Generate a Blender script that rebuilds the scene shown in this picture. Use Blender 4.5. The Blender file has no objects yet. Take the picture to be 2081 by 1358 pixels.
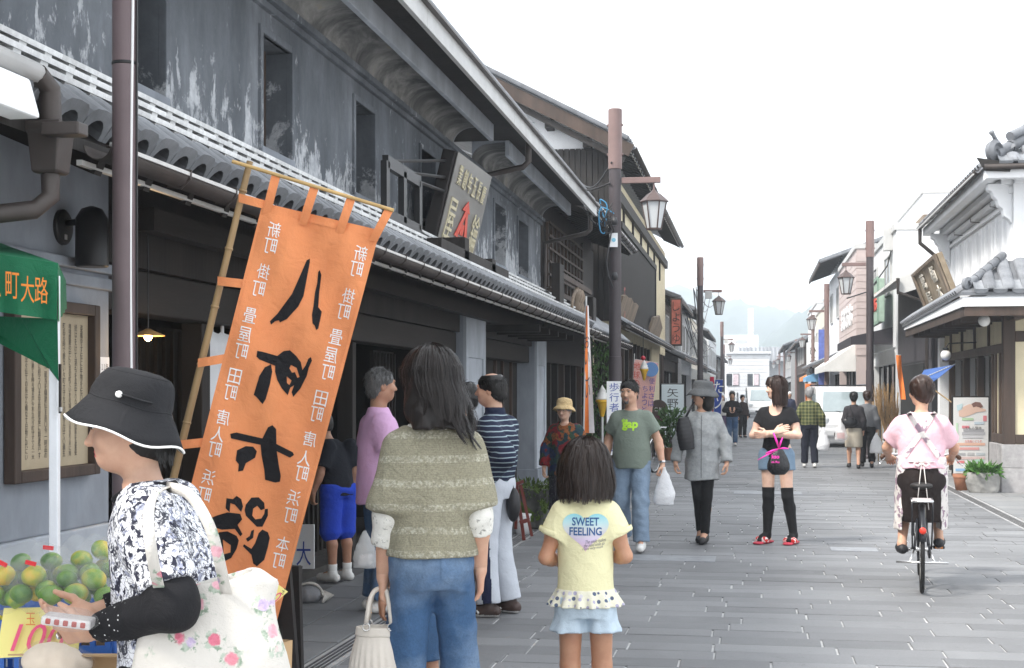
import bpy, bmesh, math, random
import numpy as np
from mathutils import Vector, Matrix, geometry
random.seed(7); np.random.seed(7)
R = math.radians
scene = bpy.context.scene
col = scene.collection

# camera
F_PX, CX, HZ, CAMZ = 2900.0, 1040.5, 795.0, 1.53
YAW = math.atan(490.0 / F_PX)
camd = bpy.data.cameras.new('camera'); cam = bpy.data.objects.new('camera', camd); col.objects.link(cam)
cam.location = (0, 0, CAMZ); cam.rotation_euler = (R(90), 0, YAW)
camd.sensor_width = 36.0; camd.lens = F_PX / 2081.0 * 36.0
camd.shift_y = (HZ - 679.0) / 2081.0
camd.clip_start = 0.1; camd.clip_end = 5000
scene.camera = cam

# sky, sun, exposure
SUN_EL = R(50); SUN_DIR = Vector((0.72, 0.58))  # the way the light travels over the ground
w = bpy.data.worlds.new('World'); scene.world = w; w.use_nodes = True
nt = w.node_tree; nt.nodes.clear()
sky = nt.nodes.new('ShaderNodeTexSky'); sky.sky_type = 'NISHITA'; sky.sun_disc = False
sky.sun_elevation = SUN_EL
sky.sun_rotation = math.atan2(-SUN_DIR.x, -SUN_DIR.y)
sky.air_density = 1.0; sky.dust_density = 6.0; sky.ozone_density = 1.0
mixn = nt.nodes.new('ShaderNodeMix'); mixn.data_type = 'RGBA'; mixn.inputs[0].default_value = 0.90  # bright even cloud cover
mixn.inputs[7].default_value = (8.6, 8.9, 9.3, 1)
bg = nt.nodes.new('ShaderNodeBackground'); bg.inputs[1].default_value = 0.065
out = nt.nodes.new('ShaderNodeOutputWorld')
nt.links.new(sky.outputs[0], mixn.inputs[6]); nt.links.new(mixn.outputs[2], bg.inputs[0]); nt.links.new(bg.outputs[0], out.inputs[0])
sund = bpy.data.lights.new('sun', 'SUN'); sun = bpy.data.objects.new('sun', sund); col.objects.link(sun)
sund.energy = 1.5; sund.angle = R(11); sund.color = (1.0, 0.95, 0.88)
_d = SUN_DIR.normalized()
sun.rotation_euler = Vector((_d.x * math.cos(SUN_EL), _d.y * math.cos(SUN_EL), -math.sin(SUN_EL))).to_track_quat('-Z', 'Y').to_euler()
sun.location = (-10, -8, 20)
vs = scene.view_settings; vs.view_transform = 'Standard'; vs.look = 'None'; vs.gamma = 1.0; vs.use_curve_mapping = False
vs.exposure = 1.92
scene.cycles.max_bounces = 6; scene.cycles.diffuse_bounces = 4; scene.cycles.transparent_max_bounces = 8
scene.cycles.volume_bounces = 2
scene.cycles.use_denoising = True

# pixels of the photograph -> directions -> points
_F = Vector((-math.sin(YAW), math.cos(YAW), 0)); _R = Vector((math.cos(YAW), math.sin(YAW), 0)); _Z = Vector((0, 0, 1))
CAM = Vector((0, 0, CAMZ))
def ray(x, y): return _F + _R * ((x - CX) / F_PX) + _Z * ((HZ - y) / F_PX)
def S(x, y, t): return CAM + ray(x, y) * t  # at a depth
def G(x, y, z=0.0):
    d = ray(x, y); return CAM + d * ((z - CAMZ) / d.z)  # on the ground (or a level)
def WX(x, y, X):
    d = ray(x, y); return CAM + d * (X / d.x)  # on a wall along the street
def WY(x, y, Y):
    d = ray(x, y); return CAM + d * (Y / d.y)  # on a wall across the street
def yx(x, X): return WX(x, 500, X).y  # Y of a column of pixels on a street wall
def depth(p): return (Vector(p) - CAM).dot(_F)

# materials
SM_L = dict(smooth=True, local=True); VV = Vector
MATS = {}
def newmat(name):
    m = bpy.data.materials.new(name); m.use_nodes = True
    return m, m.node_tree, m.node_tree.nodes['Principled BSDF']
def N(nt, t, **kw):
    n = nt.nodes.new(t)
    for k, v in kw.items(): setattr(n, k, v)
    return n
def coords(nt, scale=(1,1,1), kind='Object'):
    tc = N(nt, 'ShaderNodeTexCoord'); mp = N(nt, 'ShaderNodeMapping'); mp.inputs['Scale'].default_value = scale
    nt.links.new(tc.outputs[kind], mp.inputs[0]); return mp.outputs[0]
def noise(nt, vec, scale, detail=5, rough=.6, dist=0):
    n = N(nt, 'ShaderNodeTexNoise'); n.inputs['Scale'].default_value = scale; n.inputs['Detail'].default_value = detail
    n.inputs['Roughness'].default_value = rough; n.inputs['Distortion'].default_value = dist
    if vec is not None: nt.links.new(vec, n.inputs['Vector'])
    return n.outputs['Fac']
def ramp(nt, fac, stops, interp='LINEAR'):
    r = N(nt, 'ShaderNodeValToRGB'); r.color_ramp.interpolation = interp
    e = r.color_ramp.elements
    while len(e) < len(stops): e.new(0.5)
    for el,(p, c) in zip(e, stops):
        el.position = p; el.color = (c, c, c,1) if not hasattr(c, '__len__') else (*c[:3],1)
    nt.links.new(fac, r.inputs[0]); return r.outputs[0]
def mixc(nt, fac, a, b, mode='MIX'):
    m = N(nt, 'ShaderNodeMix', data_type='RGBA', blend_type=mode)
    for inp, v in ((m.inputs[0], fac),(m.inputs[6], a),(m.inputs[7], b)):
        if hasattr(v, 'is_linked') or hasattr(v, 'links'): nt.links.new(v, inp)
        elif isinstance(v,(int, float)): inp.default_value = v
        else: inp.default_value = (*v[:3],1)
    return m.outputs[2]
def math_(nt, op, a, b=0.0, c=None):
    m = N(nt, 'ShaderNodeMath', operation=op)
    for i, v in enumerate((a, b) if c is None else (a, b, c)):
        if isinstance(v,(int, float)): m.inputs[i].default_value = v
        else: nt.links.new(v, m.inputs[i])
    return m.outputs[0]
def bump(nt, b, h, strength=.3, dist=.01):
    n = N(nt, 'ShaderNodeBump'); n.inputs['Strength'].default_value = strength; n.inputs['Distance'].default_value = dist
    nt.links.new(h, n.inputs['Height']); nt.links.new(n.outputs[0], b.inputs['Normal'])
def M(name, c, rough=.65, var=.25, scale=6, bmp=.25, bscale=60, metal=0, stretch=(1,1,1), spec=.4, bdist=.004, rnd=0.0, sheen=0):
    """A plain surface with mottling, fine relief and, with rnd, a little difference from piece to piece."""
    if name in MATS: return MATS[name]
    m, nt, b = newmat(name)
    v = coords(nt, stretch)
    f = noise(nt, v, scale,6)
    lo = tuple(max(0, x*(1 - var)) for x in c); hi = tuple(min(1, x*(1 + var)) for x in c)
    cc = ramp(nt, f,[(.3, lo),(.7, hi)])
    if rnd:
        oi = N(nt, 'ShaderNodeObjectInfo')
        k = math_(nt, 'MULTIPLY_ADD', oi.outputs['Random'],2*rnd,1 - rnd)
        hs = N(nt, 'ShaderNodeHueSaturation'); nt.links.new(k, hs.inputs['Value']); nt.links.new(cc, hs.inputs['Color']); cc = hs.outputs[0]
    nt.links.new(cc, b.inputs['Base Color'])
    b.inputs['Roughness'].default_value = rough; b.inputs['Metallic'].default_value = metal
    b.inputs['Specular IOR Level'].default_value = spec
    if sheen: b.inputs['Sheen Weight'].default_value = sheen
    if bmp: bump(nt, b, noise(nt, v, bscale,4), bmp, bdist)
    MATS[name] = m; return m
def flat(name, c, rough=.5, metal=0, emit=0):
    if name in MATS: return MATS[name]
    m, nt, b = newmat(name)
    b.inputs['Base Color'].default_value = (*c,1); b.inputs['Roughness'].default_value = rough; b.inputs['Metallic'].default_value = metal
    if emit:
        b.inputs['Emission Color'].default_value = (*c,1); b.inputs['Emission Strength'].default_value = emit
    MATS[name] = m; return m
def sr(r, g, b):  # sRGB bytes -> linear
    f = lambda v: (v / 255 / 12.92) if v < 10 else ((v / 255 + .055) / 1.055) ** 2.4
    return (f(r), f(g), f(b))

# mesh building
class MB:
    def __init__(s): s.v = []; s.f = []; s.mi = []; s.cur = 0
    def add(s, vs, fs):
        o = len(s.v); s.v.extend([tuple(p) for p in vs]); s.f.extend([tuple(o + i for i in f) for f in fs]); s.mi.extend([s.cur]*len(fs)); return s
    def box(s, x0, x1, y0, y1, z0, z1):
        vs = [(x, y, z) for z in (z0, z1) for y in (y0, y1) for x in (x0, x1)]
        return s.add(vs,[(0,2,3,1),(4,5,7,6),(0,1,5,4),(2,6,7,3),(0,4,6,2),(1,3,7,5)])
    def obox(s, c, size, mat=None):
        mat = mat or Matrix.Identity(3); c = Vector(c)
        vs = [c + mat @ VV((sx*size[0] / 2, sy*size[1] / 2, sz*size[2] / 2)) for sz in (-1,1) for sy in (-1,1) for sx in (-1,1)]
        return s.add(vs,[(0,2,3,1),(4,5,7,6),(0,1,5,4),(2,6,7,3),(0,4,6,2),(1,3,7,5)])
    def bar(s, p, q, wd, ht, up=(0,0,1)):
        p, q = Vector(p), Vector(q); d = (q - p); L = d.length; d.normalize(); up = Vector(up)
        if abs(d.dot(up)) > .98: up = VV((1,0,0))
        sd = d.cross(up).normalized(); u2 = sd.cross(d)
        m = Matrix((sd, d, u2)).transposed()
        return s.obox((p + q) / 2,(wd, L, ht), m)
    def tube(s, pts, r, n=8, cap=True, flat_=1.0):
        pts = [Vector(p) for p in pts]; rs = r if hasattr(r, '__len__') else [r]*len(pts)
        vs = []; fs = []; prev = None
        for i, p in enumerate(pts):
            d = (pts[min(i + 1, len(pts) - 1)] - pts[max(i - 1,0)]).normalized()
            if prev is None:
                a = VV((0,0,1)) if abs(d.z) < .9 else VV((1,0,0))
                u = d.cross(a).normalized()
            else:
                u = (prev - d*prev.dot(d)).normalized()
            prev = u; v2 = d.cross(u)
            for k in range(n):
                an = 2*math.pi*k / n
                vs.append(p + (u*math.cos(an) + v2*math.sin(an)*flat_)*rs[i])
        for i in range(len(pts) - 1):
            for k in range(n):
                a, b = i*n + k, i*n + (k + 1) % n
                fs.append((a, b, b + n, a + n))
        if cap: fs.append(tuple(range(n))[::-1]); fs.append(tuple(range((len(pts) - 1)*n, len(pts)*n)))
        return s.add(vs, fs)
    def lathe(s, prof, c=(0,0,0), n=16, ax=None, cap=True):
        c = Vector(c); m = ax or Matrix.Identity(3); vs = []; fs = []
        for r, z in prof:
            for k in range(n):
                a = 2*math.pi*k / n; vs.append(c + m @ VV((r*math.cos(a), r*math.sin(a), z)))
        for i in range(len(prof) - 1):
            for k in range(n):
                a, b = i*n + k, i*n + (k + 1) % n
                fs.append((a, b, b + n, a + n))
        if cap: fs.append(tuple(range(n))[::-1]); fs.append(tuple(range((len(prof) - 1)*n, len(prof)*n)))
        return s.add(vs, fs)
    def prism(s, poly, off):  # a polygon of 3D points pushed along off
        n = len(poly); off = Vector(off); p = [Vector(q) for q in poly]
        vs = p + [q + off for q in p]
        tri = geometry.tessellate_polygon([p])
        fs = [tuple(t) for t in tri] + [tuple(i + n for i in reversed(t)) for t in tri]
        fs += [(i,(i + 1) % n,(i + 1) % n + n, i + n) for i in range(n)]
        return s.add(vs, fs)
    def sheet(s, fn, nu, nv):  # fn(u,v) -> point
        vs = [fn(i / nu, j / nv) for j in range(nv + 1) for i in range(nu + 1)]
        fs = [(j*(nu + 1) + i, j*(nu + 1) + i + 1,(j + 1)*(nu + 1) + i + 1,(j + 1)*(nu + 1) + i) for j in range(nv) for i in range(nu)]
        return s.add(vs, fs)
    def mesh(s, name, fix=True):
        me = bpy.data.meshes.new(name); me.from_pydata([tuple(v) for v in s.v],[], s.f)
        if any(s.mi): me.polygons.foreach_set('material_index', s.mi)
        if fix:
            bm = bmesh.new(); bm.from_mesh(me); bmesh.ops.recalc_face_normals(bm, faces=bm.faces); bm.to_mesh(me); bm.free()
        me.update(); return me
def wloc(o):
    v = VV((0,0,0))
    while o is not None: v = v + o.location; o = o.parent
    return v
def obj(name, mb, mat, parent=None, smooth=False, bevel=0, local=False, angle=None, solid=0):
    me = mb if isinstance(mb, bpy.types.Mesh) else mb.mesh(name)
    o = bpy.data.objects.new(name, me); col.objects.link(o)
    for m in (mat if isinstance(mat,(list, tuple)) else [mat]):
        if len(me.materials) < 8 and (len(me.materials) == 0 or isinstance(mat,(list, tuple))): me.materials.append(m)
    if parent is not None:
        o.parent = parent
        if not local: o.location = -wloc(parent)
    if smooth:
        me.polygons.foreach_set('use_smooth',[True]*len(me.polygons))
        if angle: me.set_sharp_from_angle(angle=R(angle))
    if solid:
        md = o.modifiers.new('solid', 'SOLIDIFY'); md.thickness = solid; md.offset = 0
    if bevel:
        md = o.modifiers.new('bevel', 'BEVEL'); md.width = bevel; md.segments = 2; md.limit_method = 'ANGLE'
    return o
def tag(o, label, cat, group=None):
    o['label'] = label; o['category'] = cat
    if group: o['group'] = group
    return o
def thing(name, label, cat, loc=(0,0,0), rz=0, group=None, scale=1):
    o = bpy.data.objects.new(name, None); col.objects.link(o); o.empty_display_size = .1
    o.location = loc; o.rotation_euler = (0,0, rz); o.scale = (scale,)*3
    return tag(o, label, cat, group)
def struct(o): o['kind'] = 'structure'; return o
def stuff(o): o['kind'] = 'stuff'; return o
def inst(name, me, parent, loc, rot=(0,0,0), sc=(1,1,1)):  # a piece that shares its mesh
    o = bpy.data.objects.new(name, me); col.objects.link(o)
    if parent is not None: o.parent = parent; loc = Vector(loc) - wloc(parent)
    o.location = loc; o.rotation_euler = rot; o.scale = sc; return o
def copy_tree(o, parent=None):
    c = o.copy(); col.objects.link(c)
    if parent is not None: c.parent = parent
    for ch in list(o.children): copy_tree(ch, c)
    return c
def text_mesh(body, size=1.0, extrude=0.0, align='CENTER', spacing=1.0, line=1.0, bold=0.0, shear=0):
    cu = bpy.data.curves.new('lettering', 'FONT'); cu.body = body; cu.size = size; cu.extrude = extrude; cu.align_x = align; cu.align_y = 'CENTER'
    cu.space_character = spacing; cu.space_line = line; cu.offset = bold if max(map(ord, body)) < 0x2E80 else 0.0; cu.resolution_u = 3; cu.shear = shear
    o = bpy.data.objects.new('lettering_source', cu)
    me = bpy.data.meshes.new_from_object(o); me.name = 'lettering'
    bpy.data.objects.remove(o); bpy.data.curves.remove(cu)
    return me
def place_text(me, origin, ex, ey, mat, parent, name='lettering', mirror=False, fit=None):
    """Lay a lettering mesh in the plane (ex, ey) at origin; ex, ey are unit vectors; baked in world space."""
    ex, ey = Vector(ex), Vector(ey); ez = ex.cross(ey).normalized()
    co = np.empty(len(me.vertices)*3); me.vertices.foreach_get('co', co); co = co.reshape(-1,3)
    sx = sy = 1
    if len(co):
        lo, hi = co.min(0), co.max(0); c = (lo + hi) / 2
        co[:, :2] -= c[:2]
        if fit:
            sx = fit[0] / max(hi[0] - lo[0],1e-6); sy = fit[1] / max(hi[1] - lo[1],1e-6)
        if mirror: sx = -sx
        P = np.array(origin)[None] + co[:, :1]*sx*np.array(ex)[None] + co[:,1:2]*sy*np.array(ey)[None] + co[:,2:3]*np.array(ez)[None]
        me.vertices.foreach_set('co', P.ravel()); me.update()
    o = bpy.data.objects.new(name, me); col.objects.link(o); me.materials.clear(); me.materials.append(mat)
    if parent is not None: o.parent = parent; o.location = -wloc(parent)
    return o
# surface materials of the setting
def stone_mat(name, c1, c2, c3, use_obj):
    m, nt, b = newmat(name)
    v = coords(nt)
    if use_obj:
        rn = N(nt, 'ShaderNodeObjectInfo').outputs['Random']
        geo = N(nt, 'ShaderNodeNewGeometry'); v = geo.outputs['Position']
    else:
        a = N(nt, 'ShaderNodeAttribute'); a.attribute_name = 'rnd'; rn = a.outputs['Fac']
    base = ramp(nt, rn,[(0, c1),(.5, c2),(1, c3)])
    n1 = noise(nt, v,3.5,7,.65); n2 = noise(nt, v,90,3,.7); n3 = noise(nt, v,.35,4,.6)
    cc = mixc(nt,.55, base, ramp(nt, n1,[(.3,.45),(.7,.62)]), 'OVERLAY')
    cc = mixc(nt,.5, cc, ramp(nt, n2,[(.3,.38),(.7,.62)]), 'OVERLAY')
    cc = mixc(nt,.8, cc, ramp(nt, n3,[(.3,.34),(.7,.62)]), 'OVERLAY')
    dk = ramp(nt, noise(nt, v,11,6,.75,.8),[(.60,0.0),(.72,1.0)]); cc = mixc(nt, math_(nt, 'MULTIPLY', dk,.45), cc,(.06,.062,.066))
    st = ramp(nt, noise(nt, v,7,6,.7,1.2),[(.66,0.0),(.74,1.0)])
    cc = mixc(nt, math_(nt, 'MULTIPLY', st,.22), cc,(.5,.5,.5))
    nt.links.new(cc, b.inputs['Base Color'])
    nt.links.new(ramp(nt, n1,[(.3,.55),(.7,.8)]), b.inputs['Roughness'])
    bump(nt, b, n2,.35,.003); return m
M_STONE = stone_mat('paving_stone',(.130,.133,.138),(.158,.161,.167),(.186,.190,.196), True)
M_STONE2 = stone_mat('paving_stone_far',(.130,.133,.138),(.158,.161,.167),(.186,.190,.196), False)
M_JOINT = M('joint_mortar',(.44,.44,.44),.9,.3,9,.4,120)
M_GROUND = M('ground_dust',(.16,.16,.16),.9,.2,1.5,.3,20)

def far_paving():
    m, nt, b = newmat('street_paving_pattern')
    v = coords(nt)
    br = N(nt, 'ShaderNodeTexBrick'); nt.links.new(v, br.inputs['Vector'])
    br.inputs['Scale'].default_value = 1.0; br.inputs['Brick Width'].default_value = .62; br.inputs['Row Height'].default_value = .25
    br.inputs['Mortar Size'].default_value = .007; br.inputs['Color1'].default_value = (.13,.14,.155,1); br.inputs['Color2'].default_value = (.20,.212,.228,1)
    br.inputs['Mortar'].default_value = (.34,.35,.36,1)
    cc = mixc(nt,.5, br.outputs[0], ramp(nt, noise(nt, v,.6,6),[(.3,.40),(.7,.62)]), 'OVERLAY')
    nt.links.new(cc, b.inputs['Base Color']); b.inputs['Roughness'].default_value = .7
    return m

# ground, street, pavements
g = obj('ground', MB().add([(-3000,-200,-.06),(3000,-200,-.06),(3000,4000,-.06),(-3000,4000,-.06)],[(0,1,2,3)]), M_GROUND); struct(g)
XL, XR = -2.30,2.96  # the drains bound the carriageway
street = obj('street', MB().box(XL, XR,-4,52,-.05,-.008), M_JOINT); struct(street)
far_street = obj('street', MB().box(XL - .1, XR + .1,52.004,170,-.05,-.004), far_paving()); struct(far_street)
sq = MB(); b_ = .004
sq.add([(-.5,-.5,-.02),(.5,-.5,-.02),(.5,.5,-.02),(-.5,.5,-.02),(-.5,-.5,-.003),(.5,-.5,-.003),(.5,.5,-.003),(-.5,.5,-.003),
        (-.492,-.48,0),(.492,-.48,0),(.492,.48,0),(-.492,.48,0)],
       [(0,1,5,4),(1,2,6,5),(2,3,7,6),(3,0,4,7),(4,5,9,8),(5,6,10,9),(6,7,11,10),(7,4,8,11),(8,9,10,11)])
stone_me = sq.mesh('paving_stone'); stone_me.materials.append(M_STONE)
rg = random.Random(3); near = 0; far_v = []; far_f = []; far_r = []
Y = 5.2; COURSE = .25
def in_frame(p, m=60):
    d = Vector(p) - CAM; t = d.dot(_F)
    if t < 1: return False
    x = CX + F_PX*d.dot(_R) / t; y = HZ - F_PX*d.z / t
    return -m < x < 2081 + m and -m < y < 1358 + m
while Y < 52:
    x = XL - rg.random()*.5
    hgt = COURSE*rg.choice((1,1,1,.92,1.08))
    while x < XR:
        L = rg.uniform(.46,.82); x0, x1 = max(x, XL + .004), min(x + L, XR - .004); x += L
        if x1 - x0 < .07: continue
        cx, cy = (x0 + x1) / 2, Y + hgt / 2; z = rg.uniform(-.0025,.0025)
        if not in_frame((cx, cy,0),330) and Y < 30: continue
        gap = .007 if rg.random() < .8 else .011
        if near < 300:
            o = inst('paving_stone', stone_me, street,(cx, cy, z),(rg.uniform(-.003,.003), rg.uniform(-.002,.002), rg.uniform(-.003,.003)),(x1 - x0 - gap*1.6, hgt - gap*.6,1)); near += 1
        else:
            b0 = len(far_v); sx, sy = (x1 - x0 - gap*1.4) / 2,(hgt - gap*.6) / 2
            far_v += [(cx - sx, cy - sy,-.02),(cx + sx, cy - sy,-.02),(cx + sx, cy + sy,-.02),(cx - sx, cy + sy,-.02),(cx - sx, cy - sy, z),(cx + sx, cy - sy, z),(cx + sx, cy + sy, z),(cx - sx, cy + sy, z)]
            far_f += [tuple(b0 + i for i in f) for f in ((4,5,6,7),(0,1,5,4),(1,2,6,5),(2,3,7,6),(3,0,4,7))]
            far_r += [rg.random()]*5
    Y += hgt
def rnd_mesh(name, v, f, r):
    me = bpy.data.meshes.new(name); me.from_pydata(v,[], f)
    a = me.attributes.new('rnd', 'FLOAT', 'FACE'); a.data.foreach_set('value', r); return me
o = obj('paving_stones_further_on', rnd_mesh('paving', far_v, far_f, far_r), M_STONE2, street); stuff(o)

M_DRAIN = M('drain_concrete',(.30,.30,.30),.85,.25,5,.3,60)
M_IRON = M('drain_iron',(.10,.10,.105),.5,.3,12,.2,50, metal=.6)
for nm, X0 in (('left',-2.46),('right',2.98)):
    d = obj('drain_channel', MB().box(X0 - .02, X0 + .15,-3,60,-.05,-.004), M_DRAIN); struct(d)
    mb = MB()
    for k in range(4): mb.box(X0 + .015 + k*.03, X0 + .027 + k*.03,5,45,-.01,.002)
    stuff(obj('drain_slots', mb, M_IRON, d))
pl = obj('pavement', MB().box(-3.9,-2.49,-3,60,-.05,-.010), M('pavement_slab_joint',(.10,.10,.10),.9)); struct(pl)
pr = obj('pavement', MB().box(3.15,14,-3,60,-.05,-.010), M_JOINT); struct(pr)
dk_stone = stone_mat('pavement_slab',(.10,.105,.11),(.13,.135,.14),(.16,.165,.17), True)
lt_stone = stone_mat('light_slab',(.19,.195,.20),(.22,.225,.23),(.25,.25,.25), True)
me_d = sq.mesh('pavement_slab'); me_d.materials.append(dk_stone); me_l = sq.mesh('pavement_slab'); me_l.materials.append(lt_stone)
Y = 6.0
while Y < 30:
    for X0, X1 in ((-3.25,-2.88),(-2.872,-2.495)):
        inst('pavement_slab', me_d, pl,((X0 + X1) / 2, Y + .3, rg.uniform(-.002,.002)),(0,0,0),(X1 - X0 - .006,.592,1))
    Y += .6
Y = 8.4
while Y < 30:
    x = 3.16 - rg.random()*.3
    while x < (9.5 if Y < 22.3 else 3.7):
        L = rg.uniform(.55,.95); x0 = max(x,3.16); x1 = min(x + L,9.6 if Y < 22.3 else 3.72); x += L
        if x1 - x0 < .1 or not in_frame(((x0 + x1) / 2, Y,0),260): continue
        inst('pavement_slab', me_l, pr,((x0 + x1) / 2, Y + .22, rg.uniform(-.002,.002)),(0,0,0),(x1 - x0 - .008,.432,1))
    Y += .44
# two pale cover plates let into the paving
for (px, py, wpx, dd) in ((1360,1135,.42,.22),(1735,1117,.22,.16),(1560,1002,.5,.3)):
    p = G(px, py); q = obj('access_cover', MB().box(p.x - wpx, p.x + wpx, p.y - dd, p.y + dd,-.012,.0045), M('cover_plate',(.23,.24,.255),.6,.2,9,.3,80), street)

# hills far behind
def hill_mat():
    m, nt, b = newmat('wooded_hillside'); v = coords(nt)
    cc = ramp(nt, noise(nt, v,.05,8,.75),[(.3,(.016,.030,.020)),(.7,(.045,.07,.04))]); nt.links.new(cc, b.inputs['Base Color']); b.inputs['Roughness'].default_value = 1
    return m
def hill(D, prof, base, back, seed, mat):
    rr = np.random.RandomState(seed); mb = MB(); nu, nv = 110,16
    xs = np.linspace(prof[0][0], prof[-1][0], nu + 1); ys = np.interp(xs,[p[0] for p in prof],[p[1] for p in prof])
    bumpy = np.convolve(rr.randn(nu + 9), np.ones(7) / 7, 'same')[:nu + 1]*1.6
    def f(u, v):
        i = int(round(u*nu)); j = v
        top = S(xs[i], ys[i] + bumpy[i], D); p = S(xs[i], HZ, D)
        hz = top.z*math.sin(j*math.pi / 2)
        return (p.x, p.y - back*(1 - j) + rr.randn()*5, hz*(1 + .018*rr.randn()*(0 < j < 1)) if j > 0 else -5)
    mb.sheet(f, nu, nv); return obj('hill', mb, mat, smooth=True)
HM = hill_mat()
struct(hill(1250,[(700,700),(1200,620),(1380,590),(1440,603),(1480,617),(1520,622),(1560,630),(1600,640),(1640,652),(1720,690),(1900,730)],0,500,1, HM))
struct(hill(900,[(1400,760),(1500,735),(1560,690),(1600,655),(1625,640),(1680,610),(1800,590),(2100,640),(2500,720)],0,350,2, HM))
# left: plastered merchant house
def plaster_dark():
    m, nt, b = newmat('dark_weathered_plaster'); geo = N(nt, 'ShaderNodeNewGeometry'); P = geo.outputs['Position']
    mp = N(nt, 'ShaderNodeMapping'); mp.inputs['Scale'].default_value = (1,1.6,.55); nt.links.new(P, mp.inputs[0]); v = mp.outputs[0]
    big = noise(nt, v,1.3,6,.6); fine = noise(nt, P,14,6,.7); streak = noise(nt, v,5,5,.7,.6)
    cc = ramp(nt, big,[(.30,(.078,.089,.103)),(.55,(.138,.153,.172)),(.75,(.225,.242,.265))])
    cc = mixc(nt,.5, cc, ramp(nt, streak,[(.3,.40),(.7,.64)]), 'OVERLAY')
    cc = mixc(nt,.35, cc, ramp(nt, fine,[(.3,.36),(.7,.64)]), 'OVERLAY')
  # peeled patches, thickest just above the tiled eave
    mp2 = N(nt, 'ShaderNodeMapping'); mp2.inputs['Scale'].default_value = (1,1.9,.95); mp2.inputs['Rotation'].default_value = (R(18),0,0); nt.links.new(P, mp2.inputs[0])
    patch = noise(nt, mp2.outputs[0],3.4,9,.72,.25); area = noise(nt, P,.55,2,.5)
    sep = N(nt, 'ShaderNodeSeparateXYZ'); nt.links.new(P, sep.inputs[0])
    low = N(nt, 'ShaderNodeMapRange'); low.inputs[1].default_value = 3.02; low.inputs[2].default_value = 3.75; low.inputs[3].default_value = .155; low.inputs[4].default_value = -.05
    nt.links.new(sep.outputs[2], low.inputs[0])
    ok = math_(nt, 'GREATER_THAN', sep.outputs[2],2.9)
    k = math_(nt, 'ADD', patch, math_(nt, 'ADD', math_(nt, 'MULTIPLY', low.outputs[0], ok), math_(nt, 'MULTIPLY_ADD', area,.45,-.235)))
    k = math_(nt, 'MULTIPLY', ramp(nt, k,[(.56,0.0),(.62,1.0)]), ok)
    cc = mixc(nt, k, cc, ramp(nt, fine,[(.3,(.30,.32,.35)),(.7,(.58,.60,.62))]))
    nt.links.new(cc, b.inputs['Base Color']); b.inputs['Roughness'].default_value = .85
    bump(nt, b, math_(nt, 'SUBTRACT', fine, math_(nt, 'MULTIPLY', k,.8)),.35,.006); return m
M_PL = plaster_dark()
M_PLG = M('grey_plaster',(.26,.285,.32),.85,.3,2.2,.3,40, stretch=(1,1,.5))
M_PLL = M('pale_grey_plaster',(.40,.43,.47),.85,.25,2.5,.3,40, stretch=(1,1,.5))
def cove_mat():
    m, nt, b = newmat('sooty_cove_plaster'); geo = N(nt, 'ShaderNodeNewGeometry'); P = geo.outputs['Position']
    n1 = noise(nt, P,1.1,6,.65,1.5); n2 = noise(nt, P,9,5,.7)
    cc = ramp(nt, n1,[(.30,(.035,.036,.038)),(.46,(.13,.13,.128)),(.62,(.30,.295,.28)),(.78,(.34,.28,.18))])
    cc = mixc(nt,.4, cc, ramp(nt, n2,[(.3,.36),(.7,.64)]), 'OVERLAY')
    nt.links.new(cc, b.inputs['Base Color']); b.inputs['Roughness'].default_value = .9; bump(nt, b, n2,.3,.005); return m
M_COVE = cove_mat()
M_WOOD = M('old_dark_wood',(.017,.0135,.0115),.7,.45,4,.5,30, stretch=(1,1,.12), bdist=.006)
M_WOODH = M('old_dark_beam',(.021,.017,.0145),.7,.45,4,.5,30, stretch=(1,.12,1), bdist=.006)
M_BROWN = M('brown_wood',(.060,.040,.030),.65,.4,5,.4,40, stretch=(1,1,.15))
M_GREYW = M('weathered_wood',(.22,.17,.125),.8,.4,5,.5,40, stretch=(1,1,.15))
M_BLACK = M('interior_shade_black',(.006,.0055,.005),.8,.3,4,.1,30)  # darkness of the unlit rooms put into a near-black base colour
M_TILE = M('smoked_tile',(.20,.21,.225),.55,.35,5,.4,40, rnd=.22)
M_TILER = M('bright_smoked_tile',(.17,.178,.192),.42,.3,6,.3,50, rnd=.16)
M_MORT = M('white_mortar',(.68,.69,.69),.85,.3,9,.4,60, rnd=.14)
M_GUT = M('gutter_brown_metal',(.060,.050,.046),.45,.2,6,.1,40, metal=.2)
M_GUTL = M('gutter_bright_edge',(.55,.54,.52),.4,.15,6,.1,40, metal=.2)
M_FASC = M('pale_metal_fascia',(.50,.50,.49),.5,.12,3,.08,30)
M_WHITE = M('white_plaster',(.81,.82,.83),.8,.06,2,.15,40)
M_CREAM = M('cream_plaster',(.62,.55,.38),.85,.08,3,.2,60)
M_GLASSD = M('dark_window_glass',(.035,.042,.05),.12,.3,2,0,1, spec=.7)

XW = -3.25
HA = thing('merchant_house', 'dark grey plastered two storey merchant house with peeling upper wall and coved eave', 'building',(XW,12,0))
Yo = yx(222, XW); Yp1, Yp2 = 16.0,17.2; Yq1, Yq2 = 21.4,22.4; Yend = 22.4
ZE = 3.02  # where the low eave meets the wall
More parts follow.
